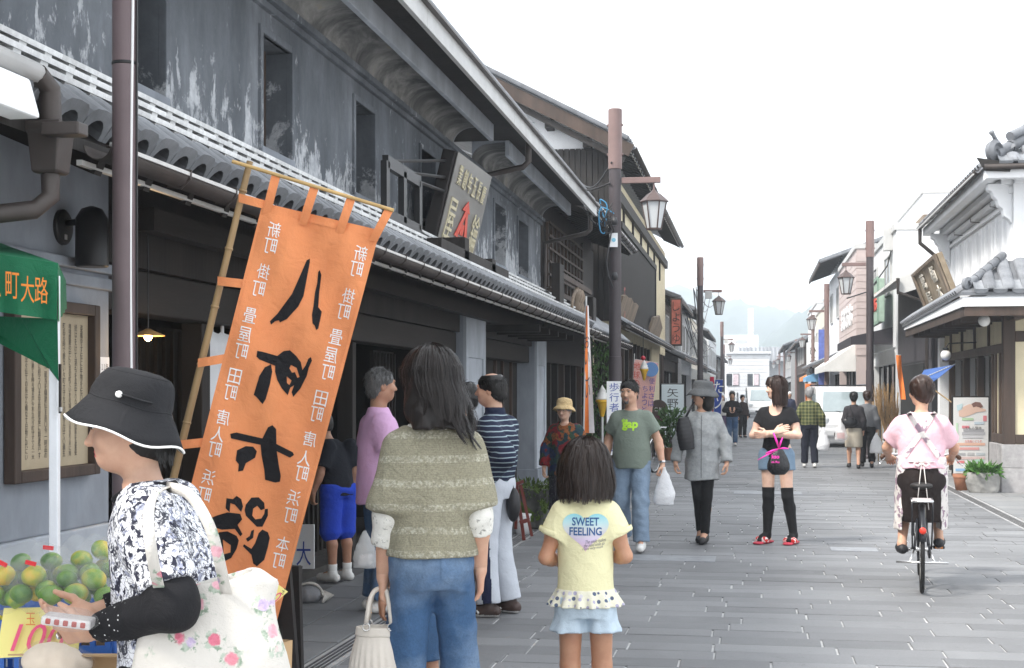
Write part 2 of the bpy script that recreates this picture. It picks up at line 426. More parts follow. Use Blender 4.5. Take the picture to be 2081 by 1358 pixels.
# ground-floor walls
obj('wall', MB().box(XW - .5, XW,2.5, Yo,.86,3.0), M_PLG, HA, bevel=.01)
obj('plinth', MB().box(XW - .5, XW + .03,2.5, Yo - .02,-.02,.66), M_PLG, HA, bevel=.01)
obj('plinth_course', MB().box(XW - .5, XW + .018,2.5, Yo - .02,.665,.86), M_PLL, HA, bevel=.01)
mb = MB(); mb.box(XW - .01, XW + .05,2.5, Yo + .02,2.12,2.17); obj('moulding', mb, M_PLG, HA, bevel=.008)
mb = MB(); mb.box(XW - .01, XW + .03,2.5, Yo + .02,2.04,2.10); obj('moulding', mb, M_PLG, HA, bevel=.008)
def pillar(y0, y1, xb):
    p = obj('pillar', MB().box(xb, XW - .012, y0, y1,-.01,2.45), M_PLG, HA, bevel=.012)
    mb = MB(); m_ = .14; ww = y1 - y0
    for (a0, a1, c0, c1) in ((y0, y0 + m_,.35,2.45),(y1 - m_, y1,.35,2.45),(y0 + m_, y1 - m_,1.92,2.45),(y0 + m_, y1 - m_,.35,.62)):
        mb.box(XW - .02, XW + .02, a0 + .001, a1 - .001, c0, c1)
    obj('panel_surround', mb, M_PLL, p, bevel=.006)
    obj('recessed_panel', MB().box(XW - .02, XW - .006, y0 + m_ - .001, y1 - m_ + .001,.6,1.93), M_PLL, p)
    obj('pillar_foot', MB().box(xb - .005, XW + .035, y0 - .01, y1 + .01,-.01,.34), M_PLG, p, bevel=.008)
pillar(Yp1, Yp2, XW - .36); pillar(Yq1, Yq2, XW - .36)
# lintel beams and the dark rooms behind
for y0, y1 in ((Yo, Yp1),(Yp2, Yq1)):
    obj('beam', MB().box(XW - .32, XW - .10, y0 + .003, y1 - .003,1.96,2.2), M_WOODH, HA, bevel=.012)
    obj('lintel_board', MB().box(XW - .30, XW - .06, y0 + .003, y1 - .003,2.205,2.46), M_WOOD, HA)
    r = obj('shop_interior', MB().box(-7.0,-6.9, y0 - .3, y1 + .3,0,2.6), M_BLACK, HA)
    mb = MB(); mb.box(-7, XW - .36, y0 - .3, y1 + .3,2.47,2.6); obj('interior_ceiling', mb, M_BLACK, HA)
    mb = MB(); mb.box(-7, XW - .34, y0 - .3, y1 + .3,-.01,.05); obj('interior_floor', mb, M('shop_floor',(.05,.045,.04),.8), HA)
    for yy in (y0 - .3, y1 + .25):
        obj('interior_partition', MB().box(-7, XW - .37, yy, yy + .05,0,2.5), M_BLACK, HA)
for px, wd in ((392,.14),(700,.11),(860,.1)):
    yy = yx(px, XW - .25); obj('post', MB().box(XW - .30, XW - .16, yy - wd / 2, yy + wd / 2,.0,1.957), M_WOOD, HA, bevel=.008)
# dark sliding door leaves with their own stiles inside the long opening
for px in (330,480,560,640,780):
    yy = yx(px, XW - .6); d_ = obj('sliding_door', MB().box(XW - .64, XW - .60, yy - .42, yy + .42,.05,1.95), M_WOOD, HA)
    mb = MB()
    for k in range(7): mb.box(XW - .598, XW - .575, yy - .40 + k*.13, yy - .375 + k*.13,.1,1.93)
    obj('door_slats', mb, M_WOODH, d_)
for px in (995,1010,1028,1046,1062,1074):
    yy = yx(px, XW - .3); d_ = obj('sliding_door', MB().box(XW - .34, XW - .29, yy - .30, yy + .30,.05,1.955), M_WOOD, HA)
    obj('door_stile', MB().box(XW - .288, XW - .25, yy + .22, yy + .30,.05,1.955), M_BROWN, d_)
# upper wall with deep-set windows
wins = [(yx(272, XW), yx(331, XW)),(yx(530, XW), yx(589, XW)),(yx(719, XW), yx(758, XW)),(yx(853, XW), yx(882, XW)),(yx(1003, XW), yx(1025, XW)),(yx(1051, XW), yx(1071, XW))]
ys = [2.5] + [v for p in wins for v in p] + [21.9]
ZW0, ZW1, ZT = 3.17,3.93,4.1
for i in range(0, len(ys),2):
    obj('upper_wall', MB().box(XW - .3, XW, ys[i] + .001, ys[i + 1] - .001,2.75, ZT), M_PL, HA)
for (a, c) in wins:
    obj('upper_wall', MB().box(XW - .3, XW - .002, a, c,2.75, ZW0), M_PL, HA); obj('upper_wall', MB().box(XW - .3, XW - .002, a, c, ZW1, ZT), M_PL, HA)
    wn = obj('window', MB().box(XW - .28, XW - .25, a, c, ZW0, ZW1), M_BLACK, HA)
    mb = MB(); t_ = .05
    for (q0, q1, z0, z1) in ((a - t_, a, ZW0 - .02, ZW1 + t_),(c, c + t_, ZW0 - .02, ZW1 + t_),(a, c, ZW1, ZW1 + t_)):
        mb.box(XW - .03, XW + .022, q0, q1, z0, z1)
    obj('window_surround', mb, M_PL, wn, bevel=.006)
    n = max(2, int((c - a) / .16))
    for k in range(n):
        q = a + (c - a)*(k + .5) / n
        obj('window_bar', MB().box(XW - .2, XW - .15, q - .022, q + .022, ZW0, ZW1), M_BROWN, wn)
    obj('window_sill', MB().box(XW - .25, XW + .03, a - .04, c + .04, ZW0 - .05, ZW0), M_PLG, wn, bevel=.006)
# cornice moulding, cove, lip
for z0, z1, x1 in ((ZT, ZT + .05, XW + .035),(ZT + .05, ZT + .10, XW + .075)):
    obj('moulding', MB().box(XW - .3, x1,2.5,21.9, z0 + .001, z1), M_PL, HA, bevel=.006)
def cove(y0, y1):
    prof = [(XW + .06,4.19)]
    for k in range(9):
        a = math.pi - k / 8*math.pi / 2; prof.append((XW + .28 + .22*math.cos(a),4.20 + .17*math.sin(a)))
    prof += [(-2.80,4.385)]
    n = len(prof); mb = MB()
    for yy in (y0, y1): mb.add([(x, yy, z) for x, z in prof],[])
    mb.f = [(i, i + 1, n + i + 1, n + i) for i in range(n - 1)]; mb.mi = [0]*len(mb.f)
    c_ = obj('coved_soffit', mb, M_COVE, HA, smooth=True)
    obj('cove_lip', MB().box(-2.80,-2.75, y0, y1,4.22,4.40), M_PLL, c_, bevel=.006)
    for yy in (y0, y1 - .03):  # rounded plaster end of the cove
        e = MB(); pts = [(x, yy, z) for x, z in prof] + [(-2.80, yy,4.50),(XW + .06, yy,4.50)]
        e.prism(pts,(0,.03,0)); obj('cove_end', e, M_PLG, c_)
YC = 15.1
cove(2.5, YC); cove(YC + 1.0,21.7)
obj('roof', MB().prism([(-2.40,2.5,4.42),(-2.40,2.5,4.49),(-7.0,2.5,6.45),(-7.0,2.5,6.38)],(0,19.4,0)), M_TILE, HA)
obj('soffit_board', MB().box(-2.75,-2.42,2.5,21.9,4.395,4.415), M_WOOD, HA)
obj('soffit_board', MB().box(XW - .3,-2.75, YC, YC + 1.0,4.40,4.415), M_WOOD, HA)
Y = 2.5
while Y < 21.9:
    y1 = min(Y + 3.9,21.9); obj('fascia', MB().box(-2.415,-2.375, Y + .004, y1 - .004,4.22,4.40), M_FASC, HA, bevel=.004); Y = y1
obj('gutter_rim', MB().box(-2.374,-2.33,2.5,21.9,4.365,4.385), M_GUT, HA)
def pipe(pts, r, mat, parent, name='downpipe'): return obj(name, MB().tube(pts, r,10), mat, parent, smooth=True, angle=50)
pipe([(-2.46, YC + .55,4.3),(-2.46, YC + .55,4.08),(-2.52, YC + .56,4.02),(XW + .08, YC + .5,3.88),(XW + .06, YC + .5,2.98)],.035, M_GUT, HA)
pipe([(-2.46,21.75,4.3),(-2.46,21.75,4.0),(-2.52,21.75,3.95),(XW + .08,21.82,3.82),(XW + .06,21.85,2.98)],.035, M_GUT, HA)
# roof tiles showing along the verge
tm = MB(); n = 6
pf = [(math.cos(math.pi*k / n)*.085, math.sin(math.pi*k / n)*.06) for k in range(n + 1)]
tm.add([(x,0, z) for x, z in pf] + [(x,.3, z + .02) for x, z in pf] + [(x*.75,0, z*.6) for x, z in pf] + [(x*.75,.3, z*.6 + .02) for x, z in pf],
       [(i, i + 1, n + 2 + i, n + 1 + i) for i in range(n)] + [(i, i + 1,2*(n + 1) + i + 1,2*(n + 1) + i) for i in range(n)] + [(2*(n + 1) + i,2*(n + 1) + i + 1,3*(n + 1) + i + 1,3*(n + 1) + i) for i in range(n)])
barrel_me = tm.mesh('roof_tile'); barrel_me.materials.append(M_TILE)
barrel_r = tm.mesh('roof_tile'); barrel_r.materials.append(M_TILER)

# low tiled eave: wide shallow tiles along the front edge, white mortar courses behind
wt = MB(); n = 7
pf = [((k / n - .5)*.205,-.028*math.cos((k / n - .5)*math.pi*1.0) + .028*(abs(k / n - .5)*2) ** 2) for k in range(n + 1)]
th = .024
wt.add([(x, y, z + dz) for y in (0,.30) for dz in (0, th) for x, z in pf],
       [(i, i + 1, n + 2 + i, n + 1 + i) for i in range(n)] + [(n + 1 + i, n + 2 + i,3*(n + 1) + i + 1,3*(n + 1) + i) for i in range(n)] +
       [(i,2*(n + 1) + i,2*(n + 1) + i + 1, i + 1) for i in range(n)] + [(0, n + 1,3*(n + 1),2*(n + 1)),(n,2*(n + 1) + n,3*(n + 1) + n, n + 1 + n)])
lip = [(-.10,-.02),(-.10,.03),(.10,.03),(.10,-.02),(.06,-.055),(0,-.068),(-.06,-.055)]
wt.prism([(x,-.012, z) for x, z in lip],(0,.02,0))
eave_me = wt.mesh('eave_tile'); eave_me.materials.append(M_TILE)
at = MB(); n = 8; o_ = [(math.copysign(abs(math.cos(math.pi*k / n)) ** .5, math.cos(math.pi*k / n))*.103, math.sin(math.pi*k / n) ** .5*.125 - .055) for k in range(n + 1)]; i_ = [(math.cos(math.pi*k / n)*.070, math.sin(math.pi*k / n)*.080 - .055) for k in range(n + 1)]
at.add([(x,0, z) for x, z in o_] + [(x,.17, z) for x, z in o_] + [(x,0, z) for x, z in i_] + [(x,.13, z) for x, z in i_],
       [(k, k + 1, n + 2 + k, n + 1 + k) for k in range(n)] + [(k, k + 1,2*(n + 1) + k + 1,2*(n + 1) + k) for k in range(n)] + [(2*(n + 1) + k,2*(n + 1) + k + 1,3*(n + 1) + k + 1,3*(n + 1) + k) for k in range(n)] + [tuple(3*(n + 1) + k for k in range(n + 1))])
arch_me = at.mesh('eave_tile'); arch_me.materials.append(M_TILE)
mt = MB(); mt.box(-.030,.030,0,.07,-.03,.085); mt.box(-.1062,.1062,-.006,.10,.085,.108)
mort_me = mt.mesh('mortar_block'); mort_me.materials.append(M_MORT)
SL = math.atan2(ZE - 2.50,-2.55 - XW)
ev = obj('low_eave', MB().prism([(-2.52,2.5,2.44),(-2.52,2.5,2.49),(XW,2.5, ZE - .06),(XW,2.5, ZE - .12)],(0, Yend - 2.5,0)), M_WOOD, HA)
def on_slope(d): return (-2.50 - d*math.cos(SL),2.50 + d*math.sin(SL))
Y = 3.9; PITCH = .212
while Y < Yend:
    x, z = on_slope(.0); inst('eave_tile', arch_me, ev,(x, Y, z + .055),(SL,0, R(90)),(1.02,1,1))
    for d_ in (.17,.36,.55):
        x, z = on_slope(d_); inst('mortar_block', mort_me, ev,(x, Y + (.1 if d_ == .36 else 0), z + .04),(SL*.35,0, R(90)))
    Y += PITCH
obj('flashing', MB().box(XW - .01, XW + .045,2.5,21.9, ZE - .03, ZE + .035), M_MORT, ev, bevel=.008)
# half-round gutter with wire brackets
def gutter(parent, X, y0, y1, z, r=.055, br=.55):
    n = 8; mb = MB(); pf = [(math.cos(math.pi + math.pi*k / n)*r, math.sin(math.pi + math.pi*k / n)*r) for k in range(n + 1)]
    mb.add([(X + a, yy, z + c) for yy in (y0, y1) for a, c in pf],[(i, i + 1, n + 2 + i, n + 1 + i) for i in range(n)])
    g_ = obj('gutter', mb, M_GUT, parent, smooth=True, solid=.004)
    obj('gutter_lip', MB().box(X + r - .006, X + r + .008, y0, y1, z - .008, z + .008), M_GUTL, g_)
    obj('eave_edge_board', MB().box(X - r - .03, X - r - .008, y0, y1, z - .075, z - .055), M_GUTL, g_)
    Y = y0 + .2
    while Y < y1:
        obj('gutter_bracket', MB().tube([(X - .06, Y, z + .03),(X + r + .012, Y, z + .012),(X + r + .008, Y, z - .02),(X + .02, Y, z - r - .006),(X - .04, Y, z - .05)],.006,5), M_GUT, g_); Y += br
    return g_
gutter(HA,-2.44,5.05, Yend + .3,2.46)
Y = 5.2
while Y < Yend:
    obj('rafter', MB().bar((-2.50, Y,2.40),(XW - .05, Y,2.74),.06,.07), M_WOOD, ev); Y += .45
obj('eave_back_board', MB().box(XW - .3, XW - .05, Yo + .003, Yend,2.465,2.94), M_WOOD, HA)
obj('soffit_beam', MB().box(XW + .1, XW + .2, Yo + .1, Yend,2.36,2.48), M_WOODH, ev)
for k in range(5):
    yy = 17.6 + k*.85; obj('eave_bracket', MB().box(XW - .1,-2.62, yy - .05, yy + .05,2.27,2.36), M_WOOD, ev)
# hopper head with its pipe, and the white eave of the next house
q = S(112,260,5.0)
hp = obj('rain_hopper', MB().lathe([(.062,-.12),(.070,-.11),(.085,.02),(.098,.03),(.098,.06),(.07,.065)],(-2.46, q.y + .06,2.42),4, Matrix.Rotation(R(45),3, 'Z')), M_GUT, HA, bevel=.006)
obj('hopper_spout', MB().box(-2.44,-2.30, q.y - .05, q.y + .03,2.42,2.465), M_GUT, hp, bevel=.006)
pipe([(-2.46, q.y + .06,2.30),(-2.46, q.y + .06,2.22),(-2.50, q.y + .02,2.17),(-2.9, q.y - .35,2.07),(XW + .06, q.y - .6,2.0)],.034, M_GUT, HA)
pipe([(-2.46, q.y + .06,2.49),(-2.46, q.y + .05,2.60),(-2.47, q.y - .02,2.64)],.04, M_GUT, HA, 'pipe_elbow')
obj('pipe', MB().tube([(-2.47, q.y - .02,2.64),(-2.50, q.y - 1.6,2.66)],.036,10), M_FASC, HA, smooth=True)
obj('white_eave_board', MB().prism([(-2.40,0,2.46),(-2.44,0,2.60),(-2.5,0,2.60),(-2.52,0,2.46)],(0, q.y - .12,0)), M_WHITE, HA, bevel=.012)
obj('eave_soffit_plaster', MB().prism([(-2.50,0,2.45),(-2.50,0,2.33),(XW,0,2.62),(XW,0,2.8)],(0, q.y - .2,0)), M_PLL, HA, bevel=.02)
# wall lamp (dark cylinder on a round plate)
c = WX(125,462, XW); lp = thing('wall_lamp', 'black cylindrical downlight on a round plate on the grey plaster wall', 'lamp', c)
RX = Matrix.Rotation(R(90),3, 'Y'); M_LMP = M('black_lamp_metal',(.016,.016,.017),.4,.2,8,.1,60)
obj('back_plate', MB().lathe([(.085,-.01),(.085,.015),(.075,.022)], c,24, RX), M_LMP, lp, smooth=True, angle=30)
obj('arm', MB().tube([c + VV((.02,.01,.02)), c + VV((.12,.02,.03))],.016,8), M_LMP, lp, smooth=True)
obj('lamp_body', MB().lathe([(.072,-.17),(.078,-.165),(.076,.06),(.05,.105),(.012,.12)], c + VV((.145,.02,-.02)),24), M_LMP, lp, smooth=True, angle=40)
obj('label_sticker', MB().box(c.x + .022, c.x + .024, c.y - .012, c.y + .012, c.z - .06, c.z - .035), M_WHITE, lp)
# lit bulb under a shade in the shop entrance
c = S(301,686,7.6); bl = thing('hanging_lamp', 'small lit bulb under a shallow shade in the dark shop entrance', 'lamp', c)
obj('shade', MB().lathe([(.012,.045),(.03,.035),(.085,.012),(.088,.008)], c,20, cap=False), M('lamp_shade_enamel',(.5,.3,.12),.4), bl, smooth=True, solid=.002)
obj('bulb', MB().lathe([(.004,-.02),(.016,-.012),(.022,.003),(.016,.02),(.008,.035)], c,12), flat('lit_bulb',(1,.62,.25),.4, emit=14), bl, smooth=True)
obj('cord', MB().tube([c + VV((0,0,.04)), VV((c.x, c.y,2.47))],.004,5), M_LMP, bl)
ld = bpy.data.lights.new('bulb_light', 'POINT'); ld.energy = 2.2; ld.color = (1,.65,.3); ld.shadow_soft_size = .03
lo = bpy.data.objects.new('bulb_light', ld); col.objects.link(lo); lo.location = c + VV((0,0,-.05))
# white shop curtain hanging in the entrance
a = WX(405,668, XW - .2); yb = yx(492, XW - .2)
cu = thing('shop_curtain', 'plain white cloth curtain hung by loops in the dark shop entrance', 'curtain',(a.x, a.y,0))
def cf(u, v):
    yy = a.y + (yb - a.y)*u; return (a.x + .018*math.sin(u*21)*(.4 + v), yy, a.z - v*1.15 - .02*abs(math.sin(u*12))*(1 - v))
obj('cloth', MB().sheet(cf,40,12), M('white_cloth',(.70,.71,.72),.9,.05,4,.2,90), cu, smooth=True, solid=.003)
for k in range(5):
    yy = a.y + (yb - a.y)*(k + .02) / 4.05; obj('loop', MB().box(a.x - .006, a.x + .006, yy, yy + .03, a.z - .01, a.z + .10), M('white_cloth',(.7,.7,.7)), cu)
obj('rod', MB().tube([(a.x, a.y - .05, a.z + .09),(a.x, yb + .1, a.z + .09)],.008,6), M_BROWN, cu)

# framed notice on the plaster wall
p0, p1 = WX(5,640, XW), WX(182,975, XW); ya, yb, za, zb = WX(5,800, XW).y, WX(182,800, XW).y,1.12, WX(182,622, XW).z
nb = thing('notice_board', 'framed beige notice of vertical brush writing on the grey plaster wall', 'notice board',(XW,(ya + yb) / 2, za))
for (q0, q1, z0, z1) in ((ya, ya + .06, za, zb),(yb - .06, yb, za, zb),(ya + .06, yb - .06, zb - .055, zb),(ya + .06, yb - .06, za, za + .055)):
    obj('frame', MB().box(XW + .004, XW + .06, q0 + .0005, q1 - .0005, z0, z1), M_BROWN, nb, bevel=.006)
obj('paper', MB().box(XW + .005, XW + .02, ya + .05, yb - .05, za + .05, zb - .05), M('aged_paper',(.46,.38,.26),.8,.14,3,.2,50), nb)
ink = flat('ink',(.03,.027,.025),.8)
rr = random.Random(5); glyphs = '慶長五年一六〇〇町家の古い酒の味噌を商う店にて城下町の中心に蔵を構え今日に至る大切な品々を守り続けてまいりましたこの建物は江戸時代末期に建てられたもので当時の姿を今に伝えています'
ncol = 11
for k in range(ncol):
    yy = yb - .13 - k*((yb - ya - .24) / (ncol - 1)); L = rr.randint(18,30) if k else 12
    txt = '\n'.join(rr.choice(glyphs) for _ in range(L))
    zt = zb - .10; hh = min(zb - za - .2, L*.034)
    place_text(text_mesh(txt,.03, line=.9),(XW + .0215, yy, zt - hh / 2),(0,1,0),(0,0,1), ink, nb, 'column_of_writing', fit=(.026, hh))
# small white paper notice on the wall edge
a = WX(197,790, XW); sn = thing('paper_notice', 'small white printed paper notice beside the brown post on plaster wall', 'notice',(XW, a.y, a.z))
obj('sheet', MB().box(XW + .003, XW + .009, a.y - .10, a.y + .12, a.z - .20, a.z + .16), M_WHITE, sn)
for k, tx in enumerate(('今年で４１１年', 'すぎて一番古く', '大分で一番古い', '味噌屋です。')):
    place_text(text_mesh(tx,.03),(XW + .0105, a.y + .01, a.z + .11 - k*.085),(0,1,0),(0,0,1), ink, sn, fit=(.19,.035))

# tall slim brown post with its white cable in front of the shop
bp = S(254,700,5.35); bp.z = 0
po = thing('utility_post', 'slim brown steel post with a white cable before the plastered house', 'post', bp)
M_POST = M('brown_post_paint',(.135,.10,.105),.5,.12,5,.12,60)
obj('post', MB().lathe([(.047,0),(.047,6.2)], bp,24), M_POST, po, smooth=True, angle=40)
for z in (1.55,2.75,3.9): obj('band', MB().lathe([(.0485, z),(.0495, z + .006),(.0485, z + .012)], bp,24), M_LMP, po, smooth=True)
obj('cable', MB().tube([bp + VV((.04 + .006*math.sin(z*2.3),-.026, z)) for z in np.linspace(1.1,6.2,26)],.0055,6), flat('white_cable',(.75,.75,.75),.5), po, smooth=True)
obj('cable', MB().tube([bp + VV((.0508,-.008, z)) for z in np.linspace(1.1,6.2,12)],.004,6), M_LMP, po, smooth=True)

# projecting frame and the big leaning signboard on the low eave
SB = thing('shop_signboard', 'dark leaning signboard with gold characters and a red emblem on the tiled eave', 'sign',(-2.9,14,2.9))
M_SB = M('lacquered_sign_face',(.17,.165,.155),.30,.2,3,.08,40, stretch=(1,.3,1)); M_SBS = M('sign_edge',(.018,.015,.014),.6)
A = VV((-2.95,13.1,2.90)); B = VV((-2.95,14.85,2.86)); C = VV((-2.735,14.85,3.80)); D = VV((-2.735,13.1,3.78))
nrm = (B - A).cross(D - A).normalized()
if nrm.x < 0: nrm = -nrm
obj('board', MB().prism([A - nrm*.004, B - nrm*.004, C - nrm*.004, D - nrm*.004],-nrm*.14), M_SBS, SB, bevel=.02)
obj('face', MB().prism([A + (B - A)*.01, B, C, D + (C - D)*.01], nrm*.012), M_SB, SB, bevel=.01)
def sbp(u, v, o=.016): return A + (B - A)*u + (D - A)*v + nrm*o
gold = M('gold_lettering',(.66,.60,.42),.45,.1,20,0,1, metal=.3); red = M('red_emblem',(.62,.09,.06),.5,.1,20,0,1)
eu, ew = (B - A).normalized(),(D - A).normalized()
for k, ch in enumerate('業創年五長慶'):
    place_text(text_mesh(ch,.2,.004, bold=.004), sbp(.16 + k*.136,.80), eu, ew, gold, SB, fit=(.16,.19))
place_text(text_mesh('屋',.4,.004, bold=.002), sbp(.17,.33), eu, ew, gold, SB, fit=(.34,.40))
place_text(text_mesh('鑰',.4,.004, bold=.002), sbp(.83,.33), eu, ew, gold, SB, fit=(.34,.40))
for poly in ([(.50,.62),(.40,.50),(.60,.50)],[(.48,.50),(.53,.50),(.42,.20),(.34,.20)],[(.50,.50),(.55,.50),(.68,.20),(.60,.20)],[(.46,.36),(.54,.36),(.54,.24),(.46,.24)],[(.46,.215),(.55,.215),(.55,.10),(.46,.10)]):
    obj('emblem', MB().prism([sbp(u, v,.014) for u, v in poly], nrm*.006), red, SB)
for k in range(3): obj('emblem', MB().prism([sbp(u + .40 + k*.09, v,.014) for u, v in ((0,.03),(.06,.03),(.06,.075),(0,.075))], nrm*.005), red, SB)
obj('stand_block', MB().box(-3.2,-2.62,14.3,14.5,2.6,2.88), M_WOOD, SB); obj('stand_block', MB().box(-3.2,-2.62,12.9,13.1,2.62,2.95), M_WOOD, SB)
obj('base_beam', MB().box(-2.75,-2.62,11.9,15.3,2.74,2.84), M_WOOD, SB, bevel=.008)
FR = thing('sign_bracket_frame', 'black steel bracket frame braced against the back of the leaning signboard', 'bracket',(-2.95,11.5,3))
y0, y1 = yx(783,-2.9), yx(850,-2.9); z0, z1 = WX(790,440,-2.9).z, WX(790,332,-2.9).z
for (a, c) in (((y0, z0),(y0, z1)),((y1, z0),(y1, z1)),((y0, z1),(y1, z1)),((y0, z0),(y1, z0)),(((y0 + y1) / 2, z0),((y0 + y1) / 2, z1))):
    obj('bar', MB().bar((-2.9, a[0], a[1]),(-2.9, c[0], c[1]),.10,.05,(1,0,0)), M_LMP, FR)
for k in range(3):
    a = VV((-2.9, y0 + (y1 - y0)*k / 2, z1 - .0)); c_ = VV((-2.85,13.15 + .15*k,3.7 - .14*k)); obj('strut', MB().tube([a, c_],.016,6), M_LMP, FR)
    a = VV((-2.9, y0 + (y1 - y0)*k / 2, z0)); obj('strut', MB().tube([a,(-2.98,13.15,2.95)],.016,6), M_LMP, FR)
# left: timber house with a lattice window
def tile_row(parent, X, y0, y1, z, slope, me=None, pitch=.24, side=1, lift=.0):
    """Roof tiles standing along a street eave; side=1: the roof falls toward +X."""
    Y = y0
    while Y < y1 - .05:
        inst('roof_tile', me or barrel_me, parent,(X, Y + pitch / 2, z + lift),(slope,0, R(90) if side > 0 else R(-90)),(pitch / .21,1,1)); Y += pitch
HB = thing('timber_house', 'dark timber town house with a lattice upper window beside the plastered house', 'building',(-3.3,26,0))
YB0, YB1 = 22.45,29.4; XB = -3.3
obj('upper_wall', MB().box(XB - .25, XB, YB0 + .01, YB1,2.9,4.7), M_WOOD, HB)
obj('wall', MB().box(-6.5, XB - .35, YB0 + .01, YB1,0,2.9), M_BLACK, HB)
obj('lintel', MB().box(XB - .3, XB + .03, YB0 + .01, YB1,2.0,2.9), M_WOODH, HB)
for k in range(9):
    yy = YB0 + .1 + k*.85; obj('post', MB().box(XB - .15, XB + .0, yy - .06, yy + .06,-.01,1.998), M_WOOD if k % 3 else M_BROWN, HB, bevel=.008)
for k in range(8):
    yy = YB0 + .52 + k*.85; d_ = obj('door', MB().box(XB - .14, XB - .10, yy - .3, yy + .3,.02,1.99), M_BROWN if k in (1,2,5) else M_WOOD, HB)
    obj('door_pane', MB().box(XB - .098, XB - .09, yy - .22, yy + .22,.9,1.85), M_GLASSD, d_)
# lattice window
ya, yb = yx(1107, XB), yx(1178, XB); za, zb = 3.2,4.25
lw = obj('window', MB().box(XB + .003, XB + .02, ya, yb, za, zb), M('dark_screen_backing',(.03,.026,.022),.7), HB)  # dark brown backing panel behind the lattice bars
for k in range(11):
    yy = ya + (yb - ya)*k / 10; obj('lattice_bar', MB().box(XB + .02, XB + .06, yy - .018, yy + .018, za, zb), M_BROWN, lw)
for k in range(6):
    zz = za + (zb - za)*k / 5; obj('lattice_rail', MB().box(XB + .061, XB + .085, ya, yb, zz - .018, zz + .018), M_BROWN, lw)
obj('window_sill', MB().box(XB, XB + .14, ya - .05, yb + .05, za - .09, za - .02), M_BROWN, lw)
obj('white_panel', MB().box(XB + .003, XB + .012, yx(1118, XB), yx(1150, XB),2.93,3.08), M_WHITE, HB)
for k in range(26):  # upright slats over the rest of the upper floor
    yy = yb + .15 + k*(YB1 - yb - .2) / 26; obj('slat', MB().box(XB + .003, XB + .045, yy, yy + .07,2.95,4.4), M_WOOD, HB)
rf = obj('roof', MB().prism([(-2.46, YB0 + .05,4.40),(-2.46, YB0 + .05,4.46),(-7, YB0 + .05,6.6),(-7, YB0 + .05,6.5)],(0, YB1 - YB0,0)), M_TILE, HB)
tile_row(rf,-2.44, YB0 + .05, YB1,4.47,.42, pitch=.25); tile_row(rf,-2.70, YB0 + .05, YB1,4.60,.42, pitch=.25)
obj('soffit_board', MB().prism([(-2.5, YB0 + .06,4.37),(-2.5, YB0 + .06,4.385),(XB, YB0 + .06,4.69),(XB, YB0 + .06,4.67)],(0, YB1 - YB0 - .02,0)), M_WOOD, HB)
for k in range(15):
    yy = YB0 + .3 + k*.47; obj('rafter', MB().bar((-2.5, yy,4.34),(XB, yy,4.64),.05,.06), M_WOOD, HB)
gutter(HB,-2.40, YB0 + .1, YB1,4.42,.045,.6)
evb = obj('low_eave', MB().prism([(-2.52, YB0 + .02,2.42),(-2.52, YB0 + .02,2.47),(XB, YB0 + .02,2.93),(XB, YB0 + .02,2.88)],(0, YB1 - YB0 - .4,0)), M_WOOD, HB)
tile_row(evb,-2.50, YB0, YB1 - .4,2.50, SL, pitch=.23); tile_row(evb,-2.74, YB0, YB1 - .4,2.66, SL, pitch=.23); tile_row(evb,-2.98, YB0, YB1 - .4,2.82, SL, pitch=.23)
gutter(HB,-2.46, YB0 + .35, YB1 - .4,2.44,.05,.35)
# carved balcony rail standing on the low eave
BR = thing('carved_balcony_rail', 'brown carved wooden rail with a half round fan standing on tiled eave', 'rail',(-2.8,24,2.6))
y0, y1 = yx(1135,-2.75), yx(1203,-2.75)
for yy in (y0, y1): obj('rail_post', MB().box(-2.82,-2.70, yy - .22, yy + .22,2.55,3.35 if yy == y0 else 3.15), M_WOOD, BR, bevel=.01)
for z in (2.72,3.18): obj('rail_bar', MB().box(-2.79,-2.73, y0 + .22, y1 - .22, z, z + .08), M_BROWN, BR)
cy = (y0 + y1) / 2 + .3
obj('half_round', MB().tube([(-2.74, cy + 1.0*math.cos(a),2.8 + .34*math.sin(a)) for a in np.linspace(0, math.pi,14)],.025,6), M_GREYW, BR)
for k in (-1,0,1): obj('baluster', MB().lathe([(.03,2.78),(.07,2.85),(.03,2.95),(.07,3.05),(.03,3.17)],(-2.75, cy + k*.3,0),8), M_GREYW, BR, smooth=True)

# left: tall gabled house
YC0, YC1 = 29.6,49.5; XC = -3.0
HC = thing('gabled_house', 'tall dark timber house with a white plastered gable and heavy tiled roof', 'building',(-4,38,0))
gy = YC0 - .02
eX, eZ, rX, rZ = -2.52,6.55,-7.2,9.0
obj('gable_wall', MB().prism([(XC, YC0 + .25,3.0),(XC, YC0 + .25,6.55),(-7.2, YC0 + .25,8.75),(-11.3, YC0 + .25,6.55),(-11.3, YC0 + .25,3.0)],(0,.2,0)), M_WHITE, HC)
gd = obj('gable_boarding', MB().box(-4.55, XC + .02, YC0 + .20, YC0 + .24,3.0,6.6), M_WOOD, HC)
for k in range(13):
    xx = -4.53 + k*.122; obj('board', MB().box(xx, xx + .105, YC0 + .17, YC0 + .199,3.0,6.62), M_WOOD, gd)
for z in (5.85,6.6,7.2): obj('gable_batten', MB().box(-8.5,-4.56, YC0 + .235, YC0 + .248, z, z + .02), M_PLL, HC)
obj('wall', MB().box(XC - .2, XC, YC0 + .26, YC1,2.75,6.3), M_CREAM, HC)
obj('end_wall', MB().box(-8, XC - .21, YC1 - .2, YC1,0,6.4), M_CREAM, HC)
rc = obj('roof', MB().prism([(eX, YC0 - .25, eZ),(eX, YC0 - .25, eZ + .12),(rX, YC0 - .25, rZ + .12),(rX, YC0 - .25, rZ)],(0, YC1 - YC0 + .9,0)), M_TILE, HC)
